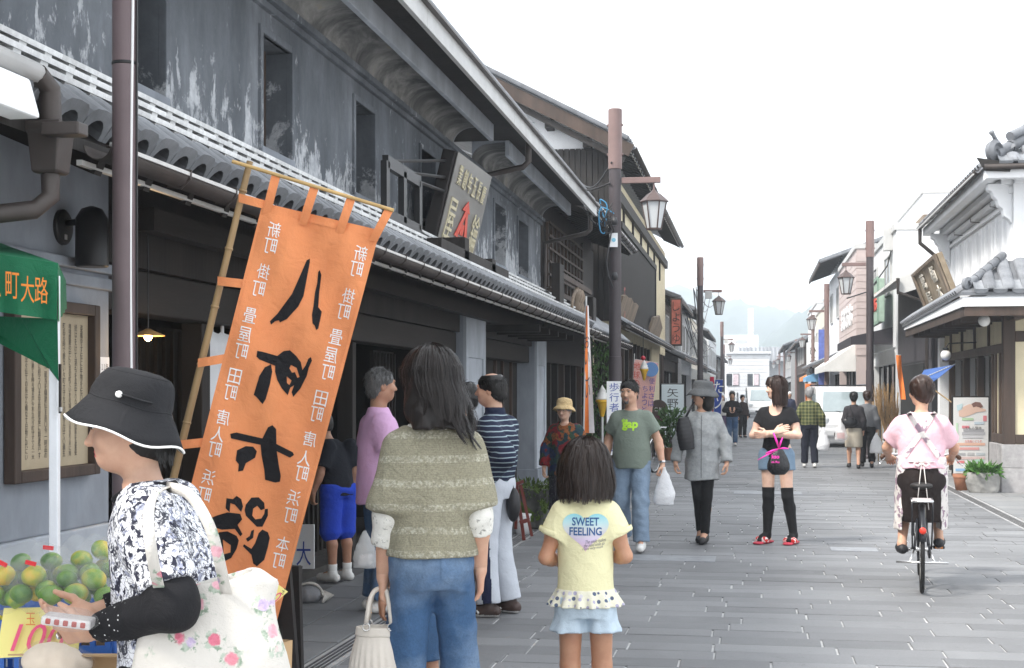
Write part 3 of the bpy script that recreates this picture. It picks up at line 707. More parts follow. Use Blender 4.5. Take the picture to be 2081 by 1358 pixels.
obj('roof_back', MB().prism([(rX, YC0 - .25, rZ),(rX, YC0 - .25, rZ + .12),(-11.9, YC0 - .25, eZ + .12),(-11.9, YC0 - .25, eZ)],(0, YC1 - YC0 + .9,0)), M_TILE, HC)
sl = math.atan2(rZ - eZ, eX - rX)
tile_row(rc, eX + .02, YC0 - .25, YC1 + .6, eZ + .13, sl, pitch=.28)
d_ = VV((rX - eX,0, rZ - eZ)); Ld = d_.length; d_.normalize()
obj('barge_board', MB().bar((eX + .05, YC0 - .27, eZ - .08),(rX, YC0 - .27, rZ - .08),.045,.26), M_BROWN, rc)
obj('barge_board', MB().bar((eX - .1, YC0 - .20, eZ - .26),(rX, YC0 - .20, rZ - .26),.04,.12), M_WOOD, rc)
obj('verge_capping', MB().bar((eX, YC0 - .20, eZ + .17),(rX, YC0 - .20, rZ + .17),.3,.10), M_TILER, rc, bevel=.03)
for k in range(1,6):
    p = VV((eX, YC0, eZ)) + d_*(k*.9 + .1); obj('purlin_end', MB().box(p.x - .08, p.x + .08, YC0 - .16, YC0 + .22, p.z - .42, p.z - .22), M_WOOD, rc)
for k in range(40):
    yy = YC0 - .1 + k*.51; obj('rafter', MB().bar((eX + .02, yy, eZ - .03),(XC - .05, yy, eZ + .22),.06,.09), M_WOOD, rc)
obj('soffit_board', MB().prism([(eX, YC0 - .22, eZ - .005),(eX, YC0 - .22, eZ - .03),(XC - .1, YC0 - .22, eZ + .27),(XC - .1, YC0 - .22, eZ + .29)],(0, YC1 - YC0 + .8,0)), M_WOOD, rc)
gutter(HC, eX + .08, YC0 - .1, YC1 + .6, eZ + .03,.06,1.2)
obj('wall_plate', MB().box(XC, XC + .1, YC0 + .3, YC1,5.75,6.0), M_WOODH, HC)
# slatted balcony screen
ba = thing('slatted_balcony', 'dark slatted balcony screen across the upper floor of the gabled house', 'balcony',(-2.8,36,3))
y0, y1 = yx(1262,-2.82), yx(1331,-2.82)
n = 46
for k in range(n):
    yy = y0 + (y1 - y0)*k / n; obj('slat', MB().box(-2.86,-2.82, yy, yy + (y1 - y0) / n*.72,3.15,5.05), M_WOOD, ba)
obj('rail', MB().box(-2.9,-2.78, y0 - .1, y1 + .2,5.055,5.2), M_WOODH, ba); obj('rail', MB().box(-2.9,-2.79, y0 - .1, y1 + .2,3.02,3.145), M_WOODH, ba)
obj('backing', MB().box(XC + .003, XC + .05, y0, y1,3.0,5.0), M_WOOD, ba); obj('end_post', MB().box(-3,-2.79, y1 + .02, y1 + .2,3.0,5.05), M_WOOD, ba)
for k in range(7): obj('cream_panel_mullion', MB().box(XC, XC + .05, YC0 + 1 + k*2.6, YC0 + 1.12 + k*2.6,5.1,5.75), M_WOOD, HC)
XE = -2.62
evc = obj('low_eave', MB().prism([(XE, YC0 + .3,2.86),(XE, YC0 + .3,2.92),(XC, YC0 + .3,3.14),(XC, YC0 + .3,3.08)],(0,17,0)), M_WOOD, HC)
tile_row(evc, XE + .02, YC0 + .3, YC0 + 17,2.95,.5, pitch=.25); tile_row(evc, XE - .2, YC0 + .3, YC0 + 17,3.05,.5, pitch=.25)
gutter(HC, XE + .05, YC0 + .35, YC0 + 17,2.90,.055,.5)
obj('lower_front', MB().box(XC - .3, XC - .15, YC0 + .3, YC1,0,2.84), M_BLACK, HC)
for k in range(16):
    yy = YC0 + .4 + k*1.2; obj('post', MB().box(XC - .14, XC, yy, yy + .14,-.01,2.82), M_BROWN if k % 2 else M_WOOD, HC)
    if k in (1,4,7,12): obj('shop_window', MB().box(XC - .12, XC - .08, yy + .2, yy + 1.1,.7,2.3), M('shop_window_tan',(.35,.30,.22),.5), HC)  # plain tan panels between some of the posts
obj('cream_pier', MB().box(XC - .13, XC + .03, yx(1322, XC), yx(1338, XC),0,2.83), M_CREAM, HC)
# leaning sign boards on the low eave
def leaning_board(label, px0, px1, ytop, ybot, X, mat, pts=None):
    y0, y1 = yx(px0, X), yx(px1, X); z0, z1 = WX(px0, ybot, X).z, WX(px0, ytop, X).z
    t = thing('leaning_board', label, 'sign',(X,(y0 + y1) / 2, z0))
    poly = pts or [(0,0),(1,0),(1,.93),(.8,.96),(.7,.9),(.45,1),(.3,.95),(.1,.97),(0,.9)]
    obj('board', MB().prism([(X + .22*v - .2, y0 + (y1 - y0)*u, z0 + (z1 - z0)*v) for u, v in poly],(-.07,0,.01)), mat, t, bevel=.01)
    return t
t = leaning_board('weathered wooden plank sign with a broken top leaning on the tiled eave',1268,1298,595,660,-2.66, M_GREYW)
place_text(text_mesh('ひろみ',.22),(-2.745, yx(1274,-2.7),3.45),(0,1,0),(0,0,1), red, t, fit=(.35,.7))
leaning_board('narrow wooden board leaning on the low eave near cream wall',1330,1349,640,690,-2.66, M_GREYW,[(0,0),(1,0),(1,.75),(.4,1.1),(0,.9)])
# tall red vertical sign
p = S(1373,655,48); sg = thing('red_vertical_sign', 'tall faded red sign with brush writing projecting from the cream wall', 'sign', p)
y_, x0, x1 = p.y, S(1362,655,48).x, S(1386,655,48).x; z0, z1 = S(1373,703,48).z, S(1373,606,48).z
obj('frame', MB().box(x0, x1, y_, y_ + .2, z0, z1), M_BROWN, sg, bevel=.02); obj('panel', MB().box(x0 + .05, x1 - .05, y_ - .02, y_ - .001, z0 + .06, z1 - .06), M('faded_red_paint',(.46,.13,.09),.7,.3,6,.3,40), sg)
for k, ch in enumerate('しょうゆ'): place_text(text_mesh(ch,.3),((x0 + x1) / 2, y_ - .025, z1 - .28 - k*.36),(1,0,0),(0,0,1), ink, sg, fit=(.24,.30))

# plain street houses further on
M_SID = M('white_siding',(.66,.67,.68),.7,.06,2,.1,30); M_SIDP = M('pinkish_siding',(.50,.42,.40),.7,.08,2,.1,30)
M_BEIGE = M('beige_render',(.60,.56,.48),.8,.08,2,.15,40); M_GREYR = M('grey_render',(.42,.43,.44),.8,.08,2,.15,40)
M_SHUT = M('grey_shutter',(.38,.39,.40),.6,.1,2,.1,20); M_AWW = M('white_awning',(.66,.66,.64),.8,.06,3,.1,40)
M_AWB = M('dark_awning',(.03,.026,.032),.7,.1,3,.1,40); M_BLUEA = M('blue_awning',(.18,.40,.62),.7,.1,3,.1,40)
def house(name, label, side, Y0, Y1, X, h, wall, roof='tile', eave=.6, nwin=3, z_shop=2.7, awning=None, shop=None, depth_=8, wz=(3.4,4.6), lower_eave=False, siding=False):
    sg = -1 if side == 'L' else 1  # -1: stands on the left, faces +X
    t = thing(name, label, 'building',(X,(Y0 + Y1) / 2,0))
    bx = lambda a0, a1, y0, y1, z0, z1: MB().box(min(X + sg*a0, X + sg*a1), max(X + sg*a0, X + sg*a1), y0, y1, z0, z1)  # a: into the house
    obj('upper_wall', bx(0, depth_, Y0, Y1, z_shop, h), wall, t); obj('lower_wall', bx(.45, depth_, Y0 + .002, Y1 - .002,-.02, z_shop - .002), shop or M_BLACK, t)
    for yy in (Y0, Y1 - .25): obj('corner_pier', bx(0,.44, yy + .001, yy + .249,-.02, z_shop - .001), wall, t)
    m = max(1, int((Y1 - Y0 - .5) / 1.6))
    for k in range(m):
        y0 = Y0 + .3 + k*(Y1 - Y0 - .6) / m; y1 = y0 + (Y1 - Y0 - .6) / m - .12
        s_ = obj('shopfront', bx(.30,.34, y0, y1,.02,2.25), M_GLASSD if (k + int(Y0)) % 3 else M_SHUT, t)
        obj('shopfront_frame', bx(.25,.35, y1, y1 + .1,0,2.3), M_WOOD, s_)
    obj('shop_header', bx(.1,.42, Y0 + .26, Y1 - .26,2.3, z_shop - .003), shop or wall, t)
    for k in range(nwin):
        yc = Y0 + (Y1 - Y0)*(k + .5) / nwin; hw = min(.8,(Y1 - Y0) / nwin*.32)
        wn = obj('window', bx(-.03,.05, yc - hw, yc + hw, wz[0], wz[1]), M_GLASSD, t)
        for (a, c, z0, z1) in ((yc - hw - .05, yc - hw, wz[0] - .05, wz[1] + .05),(yc + hw, yc + hw + .05, wz[0] - .05, wz[1] + .05),(yc - .025, yc + .025, wz[0], wz[1])):
            obj('window_frame', bx(-.055,.02, a, c, z0, z1), M_FASC, wn)
        for z in (wz[0] - .05, wz[1]): obj('window_frame', bx(-.06,.02, yc - hw, yc + hw, z + .001, z + .049), M_FASC, wn)
    if siding:
        for k in range(int((h - z_shop) / .22)):
            obj('siding_board', bx(-.02,-.001, Y0, Y1, z_shop + k*.22, z_shop + k*.22 + .20), wall, t)
            obj('siding_board', MB().box(min(X, X + sg*depth_), max(X, X + sg*depth_), Y0 - .02, Y0 - .001, z_shop + k*.22, z_shop + k*.22 + .20), wall, t)
    def pitched(z, ev, run, rise, y0, y1, nm, rows=2):
        pts = [(X - sg*ev, y0, z),(X - sg*ev, y0, z + .1),(X + sg*run, y0, z + rise + .1),(X + sg*run, y0, z + rise)]
        r_ = obj(nm, MB().prism(pts,(0, y1 - y0,0)), M_TILE, t); a = math.atan2(rise, run + ev)
        for q in range(rows): tile_row(r_, X - sg*(ev - q*.28), y0, y1, z + .11 + q*.28*math.tan(a), a, pitch=.3, side=-sg)
        obj('eave_board', MB().box(X - sg*ev - .03, X - sg*ev + .03, y0, y1, z - .05, z + .06), M_BROWN, r_)
        obj('verge', MB().bar((X - sg*(ev + .02), y0 - .03, z + .09),(X + sg*run, y0 - .03, z + rise + .09),.12,.14), M_TILER, r_, bevel=.02)
        for k in range(max(2, int((y1 - y0) / 1.0))): obj('rafter', MB().bar((X - sg*ev, y0 + .1 + k, z - .03),(X, y0 + .1 + k, z + rise*ev / (run + ev) - .03),.07,.07), M_WOOD, r_)
        return r_
    if roof == 'tile':
        pitched(h, eave, depth_ / 2, depth_*.22, Y0 - .3, Y1 + .3, 'roof')
        obj('roof_back', MB().prism([(X + sg*depth_ / 2, Y0 - .3, h + depth_*.22 - .01),(X + sg*depth_ / 2, Y0 - .3, h + depth_*.22 + .1),(X + sg*(depth_ + eave), Y0 - .3, h + .1),(X + sg*(depth_ + eave), Y0 - .3, h)],(0, Y1 - Y0 + .6,0)), M_TILE, t)
        obj('gable', MB().prism([(X, Y0 + .05, h),(X + sg*depth_ / 2, Y0 + .05, h + depth_*.22 - .15),(X + sg*depth_, Y0 + .05, h)],(0,.15,0)), wall, t)
        obj('ridge', MB().tube([(X + sg*depth_ / 2, Y0 - .4, h + depth_*.22 + .2),(X + sg*depth_ / 2, Y1 + .4, h + depth_*.22 + .2)],.16,8), M_TILER, t, smooth=True)
    else:
        obj('parapet', bx(-.06, depth_, Y0 - .03, Y1 + .03, h + .001, h + .16), M_FASC, t)
    if lower_eave: pitched(z_shop - .05,.75,0,.35, Y0, Y1, 'low_eave')
    if awning:
        mat, out_, y0, y1, zt, zb = awning
        a_ = obj('awning', MB().prism([(X, y0, zt),(X - sg*out_, y0, zb),(X - sg*out_, y0, zb - .22),(X - sg*(out_ - .04), y0, zb - .22),(X - sg*(out_ - .04), y0, zb - .05),(X, y0, zt - .06)],(0, y1 - y0,0)), mat, t)
        obj('awning_side', MB().prism([(X, y0 - .02, zt),(X - sg*out_, y0 - .02, zb),(X - sg*out_, y0 - .02, zb - .22),(X, y0 - .02, zb - .22)],(0,.015,0)), mat, a_)
    return t
house('timber_shop_house', 'brown timber shop house with tiled roofs past the tall gabled house', 'L',50.2,60,-3.1,4.7, M_BROWN, nwin=3, lower_eave=True, wz=(3.2,4.2), siding=True)
house('white_walled_house', 'white plastered street house with tiled low eave beyond the brown timber shop', 'L',60.6,71,-3.0,4.9, M_WHITE, nwin=3, lower_eave=True, wz=(3.3,4.3))
house('flat_roofed_house', 'cream flat roofed street house with grey shutters between tiled houses', 'L',71.5,84,-3.1,5.2, M_BEIGE, roof='flat', nwin=4, awning=(M_AWW,1.0,73,79,2.7,2.35))
house('grey_street_house', 'grey rendered far street house on the shaded side with tiled roof', 'L',84.6,101,-3.2,5.0, M_GREYR, nwin=4, lower_eave=True)
house('pale_street_house', 'pale far street house with white siding on the shaded side', 'L',102,122,-3.1,5.3, M_SID, roof='flat', nwin=5)
house('small_tiled_house', 'small far tiled house just before the white house across the street end', 'L',123,139,-3.0,4.2, M_BROWN, nwin=4)

# right: white storehouse on the corner
XR1, YR0, YR1 = 3.75,22.6,30.2
HR = thing('white_storehouse', 'white plastered corner storehouse with tiled roofs and dark timbered cream ground floor', 'building',(XR1, YR0,0))
M_GRAN = M('grey_granite',(.34,.33,.33),.75,.2,12,.3,120)
obj('plinth', MB().box(XR1 - .04,13, YR0 - .04, YR0 + .3,-.02,.36), M_GRAN, HR, bevel=.008); obj('plinth_top', MB().box(XR1 - .035,13, YR0 - .035, YR0 + .3,.365,.72), M_GRAN, HR, bevel=.008)
obj('plinth', MB().box(XR1 - .04, XR1 + .3, YR0 + .301, YR0 + 1.1,-.02,.72), M_GRAN, HR, bevel=.008)
obj('wall', MB().box(XR1 + .03,13, YR0 + .03, YR0 + .2,.72,2.86), M_CREAM, HR)
obj('wall', MB().box(XR1 + .03, XR1 + .2, YR0 + .201, YR0 + 1.1,.72,2.86), M_CREAM, HR)
def tb(x0, x1, y0, y1, z0, z1): return obj('timber', MB().box(x0, x1, y0, y1, z0, z1), M_BROWN, HR, bevel=.008)
tb(XR1 - .005, XR1 + .17, YR0 - .005, YR0 + .17,.72,2.8); tb(XR1 + .17,13, YR0 - .002, YR0 + .1,.73,.87); tb(XR1 + .171,13, YR0 - .003, YR0 + .1,2.28,2.44); tb(XR1 + .172,13, YR0 - .004, YR0 + .1,2.72,2.86)
tb(XR1 - .002, XR1 + .1, YR0 + .17, YR0 + 1.1,.73,.87); tb(XR1 - .003, XR1 + .12, YR0 + .17, YR1,2.12,2.26); tb(XR1 - .004, XR1 + .12, YR0 + .17, YR1,2.66,2.80)
tb(XR1 + 1.5, XR1 + 1.62, YR0 - .003, YR0 + .1,.87,2.72)
for yy in (YR0 + .42, YR0 + .8, YR0 + 1.1, YR0 + 2.6, YR0 + 4.2, YR0 + 6.1, YR1 - .15): tb(XR1 - .001, XR1 + .11, yy - .05, yy + .06,0.0 if yy > YR0 + 1 else .87,2.12)
obj('cream_panel', MB().box(XR1 + .04, XR1 + .09, YR0 + 1.2, YR1,2.26,2.66), M_CREAM, HR)
for yy in (YR0 + 1.5, YR0 + 3.0, YR0 + 4.5, YR0 + 6): tb(XR1, XR1 + .11, yy, yy + .07,2.26,2.66)
obj('entrance_interior', MB().box(XR1 + 2, XR1 + 2.1, YR0 + 1.1, YR1,0,2.8), M_BLACK, HR); obj('entrance_ceiling', MB().box(XR1 + .2, XR1 + 2, YR0 + 1.1, YR1,2.67,2.8), M_BLACK, HR)
obj('end_wall', MB().box(XR1 + .1,13, YR1, YR1 + .2,0,4.8), M_WHITE, HR); obj('far_pier', MB().box(XR1 - .05, XR1 + .12, YR1 - .5, YR1 - .16,0,2.6), M_WHITE, HR)
obj('entrance_partition', MB().box(XR1 + .2, XR1 + 2, YR0 + 1.05, YR0 + 1.1,0,2.7), M_BLACK, HR)
for yy in (YR0 + 1.9, YR0 + 3.4, YR0 + 5.2): obj('entrance_door', MB().box(XR1 + .14, XR1 + .18, yy - .5, yy + .35,.02,2.11), M_WOOD, HR)
# low eave with a hip at the corner
ex, ey, zE, zW = 3.02,21.85,2.94,3.46
XU, YU = XR1 + .05, YR0 + .05
le = obj('low_eave', MB().add([(ex, ey, zE),(13, ey, zE),(13, YU, zW),(XU, YU, zW),(ex, YR1, zE - .1),(XU, YR1, zW - .1),(ex, ey, zE + .05),(13, ey, zE + .05),(13, YU, zW + .05),(XU, YU, zW + .05),(ex, YR1, zE - .05),(XU, YR1, zW - .05)],
    [(0,1,2,3),(0,3,5,4),(6,9,8,7),(6,10,11,9),(0,6,7,1),(0,4,10,6),(4,5,11,10),(1,7,8,2)]), M_TILER, HR)
a2 = math.atan2(zW - zE, YU - ey)
for k in range(22):
    x = ex + .42 + k*.27
    n_ = 3
    for q in range(n_):
        yy = ey + q*.25
        if x - ex < (yy - ey) + .1: continue
        inst('roof_tile', barrel_r, le,(x, yy - .02, zE + .055 + q*.25*math.tan(a2)),(a2,0,0),(1.15,1,1))
    if x - ex > .5: pass
for k in range(22):  # shallow pan tiles between
    x = ex + .285 + k*.27; inst('pan_tile', eave_me, le,(x, ey - .03, zE + .075),(a2,0,0),(1,1.0,.8))
Y = ey + .35
while Y < YR1:
    zz = zE - .1*(Y - ey) / (YR1 - ey)
    for q in range(3):
        if Y - ey < q*.25 + .15: continue
        inst('roof_tile', barrel_r, le,(ex + q*.25 - .02, Y, zz + .05 + q*.25*math.tan(a2)),(a2,0, R(-90)),(1.0,1,1))
    Y += .235
def hip_ridge(p, q, r, parent, n=5, mat=M_TILER):
    p, q = Vector(p), Vector(q)
    for k in range(n):
        a, c = p.lerp(q, k / n), p.lerp(q,(k + .94) / n); obj('ridge_tile', MB().tube([a, c],[r*1.08, r],10), mat, parent, smooth=True, angle=40)
hip_ridge((ex + .12, ey + .12, zE + .17),(XU - .05, YU - .05, zW + .14),.062, le)
obj('ridge_end', MB().lathe([(.001,-.04),(.09,-.03),(.10,.03),(.05,.05),(.04,.02),(.001,.02)],(ex + .10, ey + .10, zE + .18),16, Matrix.Rotation(R(45),3, 'Z') @ Matrix.Rotation(R(90),3, 'X')), M_TILER, le, smooth=True, angle=40)
for (x0, x1, y0, y1) in ((ex + .03,13, ey + .03, ey + .12),(ex + .03, ex + .12, ey + .13, YR1)):
    obj('white_eave_band', MB().box(x0, x1, y0, y1, zE - .16, zE - .02), M_WHITE, le); obj('eave_beam', MB().box(x0 + .03, x1 - .03, y0 + .03, y1 - .002, zE - .30, zE - .165), M_BROWN, le)
obj('soffit', MB().box(ex + .1,13, ey + .1, YR0 + .03, zE - .17, zE - .16), M_WOOD, le); obj('soffit', MB().box(ex + .1, XR1 + .05, YR0 + .03, YR1, zE - .19, zE - .18), M_WOOD, le)
for k in range(8): obj('eave_beam', MB().box(ex + .15, XR1 + .03, YR0 + .3 + k*.95, YR0 + .42 + k*.95, zE - .34, zE - .19), M_BROWN, le)
for k in range(5): obj('eave_beam', MB().box(XR1 + .05 + k*1.1, XR1 + .2 + k*1.1, ey + .15, YR0 + .02, zE - .34, zE - .18), M_BROWN, le)
# white upper storey
UX, UY = XR1 + .22, YR0 + .22
ZU = 4.92
obj('upper_wall', MB().box(UX,13, UY, UY + .3,3.3,5.0), M_WHITE, HR); uw = obj('upper_wall', MB().box(UX, UX + .3, UY + .3, YR1,3.3,5.0), M_WHITE, HR)
obj('corner_band', MB().box(UX - .05, UX + .32, UY - .05, UY - .001,3.3,4.72), M_WHITE, HR, bevel=.01); obj('corner_band', MB().box(UX - .05, UX - .001, UY - .049, UY + .5,3.3,4.72), M_WHITE, HR, bevel=.01)
for z0, z1, o_ in ((4.42,4.48,.06),(4.56,4.66,.10),(4.70,4.80,.22)):
    obj('cornice', MB().box(UX - o_, UX - .051 + .05, UY - .0, YR1, z0, z1), M_WHITE, HR, bevel=.012)
for z0, z1, o_ in ((4.70,4.82,.12),): obj('cornice', MB().box(UX - .04,13, UY - o_, UY - .052, z0, z1), M_WHITE, HR, bevel=.012)
for k in range(6):
    yy = UY + 1.0 + k*1.05
    wn = obj('window', MB().box(UX - .003, UX + .05, yy, yy + .62,3.5,4.3), M('white_shutter',(.72,.73,.74),.7,.03), HR)
    for (a, c) in ((yy - .07, yy),(yy + .62, yy + .69)): obj('window_surround', MB().box(UX - .05, UX + .01, a, c,3.42,4.36), M_WHITE, wn, bevel=.008)
    if k % 2 == 0: obj('wall_hook', MB().tube([(UX, yy + .3,4.50),(UX - .18, yy + .3,4.52),(UX - .18, yy + .3,4.58)],.008,5), M_GUT, wn)
# corbel scroll at the corner
prof = [(0,4.72),(-.36,4.72),(-.36,4.63),(-.30,4.60),(-.27,4.52),(-.22,4.47),(-.20,4.38),(-.14,4.33),(-.12,4.22),(-.05,4.17),(0,4.10)]
obj('corbel', MB().prism([(UX - .05 + x, UY + .05, z) for x, z in prof],(0,.22,0)), M_WHITE, HR, bevel=.012)
obj('corbel', MB().prism([(UX - .05 + x, YR1 - .3, z) for x, z in prof],(0,.22,0)), M_WHITE, HR, bevel=.012)
# upper hipped roof
ux, uy = UX - .55, UY - .5; ridge_h = 6.7
for (x0, x1, y0, y1) in ((ux + .04,13, uy + .03, uy + .2),(ux + .04, ux + .2, uy + .201, YR1 + .3)):
    obj('white_eave_band', MB().box(x0, x1, y0, y1, ZU - .19, ZU - .03), M_WHITE, HR, bevel=.01)
obj('white_soffit', MB().box(ux + .1, UX + .1, uy + .1, YR1 + .2, ZU - .10, ZU - .04), M_WHITE, HR); obj('white_soffit', MB().box(UX + .1,13, uy + .1, UY + .1, ZU - .10, ZU - .04), M_WHITE, HR)
H2 = 3.2
ur = obj('roof', MB().add([(ux, uy, ZU),(14, uy, ZU),(14, uy + H2, ZU + 1.75),(ux + H2, uy + H2, ZU + 1.75),(ux, YR1 + .4, ZU),(ux + H2, YR1 + .4, ZU + 1.75),(ux, uy, ZU - .03),(14, uy, ZU - .03),(ux, YR1 + .4, ZU - .03)],
    [(0,1,2,3),(0,3,5,4),(0,6,7,1),(0,4,8,6)]), M_TILER, HR)
a3 = math.atan2(1.75, H2)
for k in range(20):
    x = ux + .45 + k*.27
    for q in range(9):
        if x - ux < q*.28 + .25: continue
        inst('roof_tile', barrel_r, ur,(x, uy - .02 + q*.28, ZU + .02 + q*.28*math.tan(a3)),(a3,0,0),(1.15,1,1))
    inst('pan_tile', eave_me, ur,(x - .135, uy - .03, ZU + .045),(a3,0,0),(1,1,.8))
Y = uy + .4
while Y < YR1 + .4:
    for q in range(2): inst('roof_tile', barrel_r, ur,(ux - .02 + q*.28, Y, ZU + .02 + q*.28*math.tan(a3)),(a3,0, R(-90)),(1,1,1))
    Y += .25
hip_ridge((ux + .2, uy + .2, ZU + .20),(ux + H2, uy + H2, ZU + 1.95),.088, ur,12); hip_ridge((ux + .45, uy + .45, ZU + .50),(ux + H2, uy + H2, ZU + 2.1),.07, ur,10)
og = obj('ridge_ornament', MB().lathe([(.001,-.07),(.15,-.06),(.18,.03),(.12,.08),(.09,.04),(.05,.06),(.001,.03)],(ux + .18, uy + .18, ZU + .24),18, Matrix.Rotation(R(45),3, 'Z') @ Matrix.Rotation(R(90),3, 'X')), M_TILER, ur, smooth=True, angle=40)
obj('ornament_horn', MB().tube([(ux + .22, uy + .2, ZU + .36),(ux + .16, uy + .14, ZU + .47),(ux + .12, uy + .10, ZU + .52)],[.04,.028,.042],8), M_TILE, og, smooth=True)
obj('ornament_foot', MB().prism([(ux - .12, uy - .03, ZU + .12),(ux + .4, uy - .03, ZU + .02),(ux + .35, uy - .03, ZU - .1),(ux + .0, uy - .03, ZU - .08)],(.1,.22,0)), M_WOOD, og)
gutter(HR, ux - .04, uy + .3, YR1 + .3, ZU - .02,.05,.8)
obj('eave_gutter', MB().tube([(ux, uy - .04, ZU - .03),(13, uy - .04, ZU - .03)],.045,8), M_GUT, HR, smooth=True)
pipe([(ux - .04, YR1 + .1, ZU - .06),(ux - .04, YR1 + .1, ZU - .35),(ux + .3, YR1 + .1, ZU - .65),(UX - .05, YR1 + .1, ZU - .7),(UX - .05, YR1 + .1,3.3)],.04, M_GUT, HR)
# globe lamps
M_GLOBE = M('opal_glass',(.75,.75,.73),.25,.02,3,0,1)
for (px, py, t_, lab) in ((2000,652,21.6, 'round white globe lamp under the corner of the tiled low eave'),(1922,722,24.5, 'round white globe lamp on a bracket above the storehouse entrance')):
    c = S(px, py, t_); gl = thing('globe_lamp', lab, 'lamp', c)
    obj('globe', MB().lathe([(.001,-.09)] + [(.09*math.cos(a),.09*math.sin(a)) for a in np.linspace(-1.3,1.1,10)], c,20), M_GLOBE, gl, smooth=True)
    obj('fitting', MB().lathe([(.05,.08),(.05,.12),(.02,.13)], c,14), M_LMP, gl); obj('bracket', MB().tube([c + VV((0,0,.12)), c + VV((.05,0,.2)), VV((XR1 + .02, c.y + .02, c.z + .22))],.012,6), M_LMP, gl, smooth=True)
# carved sign standing on the low eave
ya, yb = yx(1922,3.15), yx(1872,3.15)
sg = thing('carved_wooden_sign', 'weathered carved wooden signboard leaning on the storehouse low eave', 'sign',(3.2,(ya + yb) / 2,3))
A_, B_ = VV((3.30, ya,3.02)), VV((3.30, yb,2.95)); up = VV((-.30,0,.80))
M_SIGNW = M('carved_grey_wood',(.30,.24,.17),.75,.3,5,.5,40)
obj('board', MB().prism([A_, B_, B_ + up, A_ + up],(.09,0,.03)), M_SIGNW, sg, bevel=.01)
for (u0, u1, v0, v1) in ((0,1,0,.06),(0,1,.94,1),(0,.06,.06,.94),(.94,1,.06,.94)):
    q = lambda u, v: A_ + (B_ - A_)*u + up*v + VV((-.012,0,-.004)); obj('frame', MB().prism([q(u0, v0), q(u1, v0), q(u1, v1), q(u0, v1)],(-.03,0,-.01)), M_GREYW, sg)
for k,(ch, u, v) in enumerate((('萬',.7,.7),('屋',.7,.3),('桶',.3,.7),('本',.3,.3))):
    place_text(text_mesh(ch,.3,.01), A_ + (B_ - A_)*u + up*v + VV((-.02,0,-.006)),(0,-1,0), up.normalized(), M('pale_carving',(.62,.58,.5),.8), sg, fit=(.55,.28))
obj('foot', MB().box(3.22,3.42, min(ya, yb) - .1, max(ya, yb) + .1,2.93,3.02), M_SIGNW, sg)

# right: the row of shops beyond
def corrugated(name, mat, x, y0, y1, z0, z1, parent):
    n = int((y1 - y0) / .06); mb = MB(); vs = []
    for k in range(n + 1):
        yy = y0 + (y1 - y0)*k / n; xx = x - (.02 if k % 2 else 0); vs += [(xx, yy, z0),(xx, yy, z1)]
    mb.add(vs,[(2*k,2*k + 2,2*k + 3,2*k + 1) for k in range(n)]); return obj(name, mb, mat, parent)
h = thing('corrugated_shed', 'dark corrugated metal shed with a pale lean-to roof beyond the white storehouse', 'building',(3.8,33,0))
M_COR = M('dark_corrugated_metal',(.07,.066,.074),.5,.15,3,.1,30, metal=.2)
obj('wall', MB().box(3.72,9,31.2,38,0,4.2), M_COR, h)
for k in range(44): xx = 3.73 + k*.06; obj('corrugation', MB().box(xx, xx + .03,31.16,31.199,1.8,4.2), M_COR, h)
corrugated('street_cladding', M_COR,3.71,31.2,38,2.2,4.2, h)
obj('lean_to_roof', MB().prism([(2.95,31.0,3.85),(2.95,31.0,3.92),(5.6,31.0,5.2),(5.6,31.0,5.1)],(0,7,0)), M_AWW, h); obj('fascia', MB().prism([(2.98,30.97,3.55),(2.98,30.97,3.86),(5.4,30.97,5.05),(5.4,30.97,4.3)],(0,.02,0)), M_AWW, h)
pipe([(3.0,30.9,3.9),(3.0,30.9,3.6),(3.6,31.05,3.4),(3.6,31.05,0)],.04, M_GUT, h)
obj('shop_opening_dark_sheet', MB().box(3.69,3.705,32.4,37.6,.05,2.15), M_BLACK, h)  # flat near-black sheet on the wall, painting the darkness of an opening
h = house('white_flat_shop', 'white flat roofed shop with a black awning next to the corrugated shed', 'R',38.5,47,3.7,5.75, M_SID, roof='flat', nwin=2, wz=(4.2,5.2), awning=(M_AWB,1.1,39.5,45.8,3.25,3.0))
house('tall_white_block', 'tall plain white block rising behind the corrugated shed and shops', 'R',47.5,57,5.4,7.9, M_WHITE, roof='flat', nwin=2, wz=(6.2,7.0))
obj('rooftop_shed', MB().box(5.0,6.6,44,46.5,5.92,6.8), M_GREYW, h)
house('pink_sided_shop', 'shop with a pinkish sided front wall and white letters beyond the black awning', 'R',48,57.5,3.35,6.2, M_SIDP, roof='flat', nwin=0, awning=(M_AWW,1.0,48.4,56.5,3.1,2.4), siding=True, depth_=2)
house('tiled_corner_house', 'white house with an upturned tiled roof beyond the pink sided shop', 'R',58.2,68,3.5,6.6, M_WHITE, nwin=2, lower_eave=True, wz=(4.6,5.8), eave=.9)
house('blue_awning_shop', 'cream shop with a pale blue awning and tiled low eave', 'R',69,80,3.4,5.6, M_BEIGE, roof='flat', nwin=3, lower_eave=True, awning=(M_BLUEA,.9,70,74,2.6,2.2))
house('orange_trim_shop', 'white shop with an orange stair tower further along the sunny side', 'R',81,94,3.5,6.4, M_SID, roof='flat', nwin=3, awning=(M('orange_awning',(.75,.25,.06),.7),.8,82,86,2.7,2.3))
house('brown_board_house', 'brown boarded far house on the sunny side with tiled roof', 'R',95,112,3.3,4.6, M_BROWN, nwin=4)
house('far_grey_house', 'grey far house with tiled roof close to the street end', 'R',113,134,2.9,5.0, M_GREYR, nwin=4)
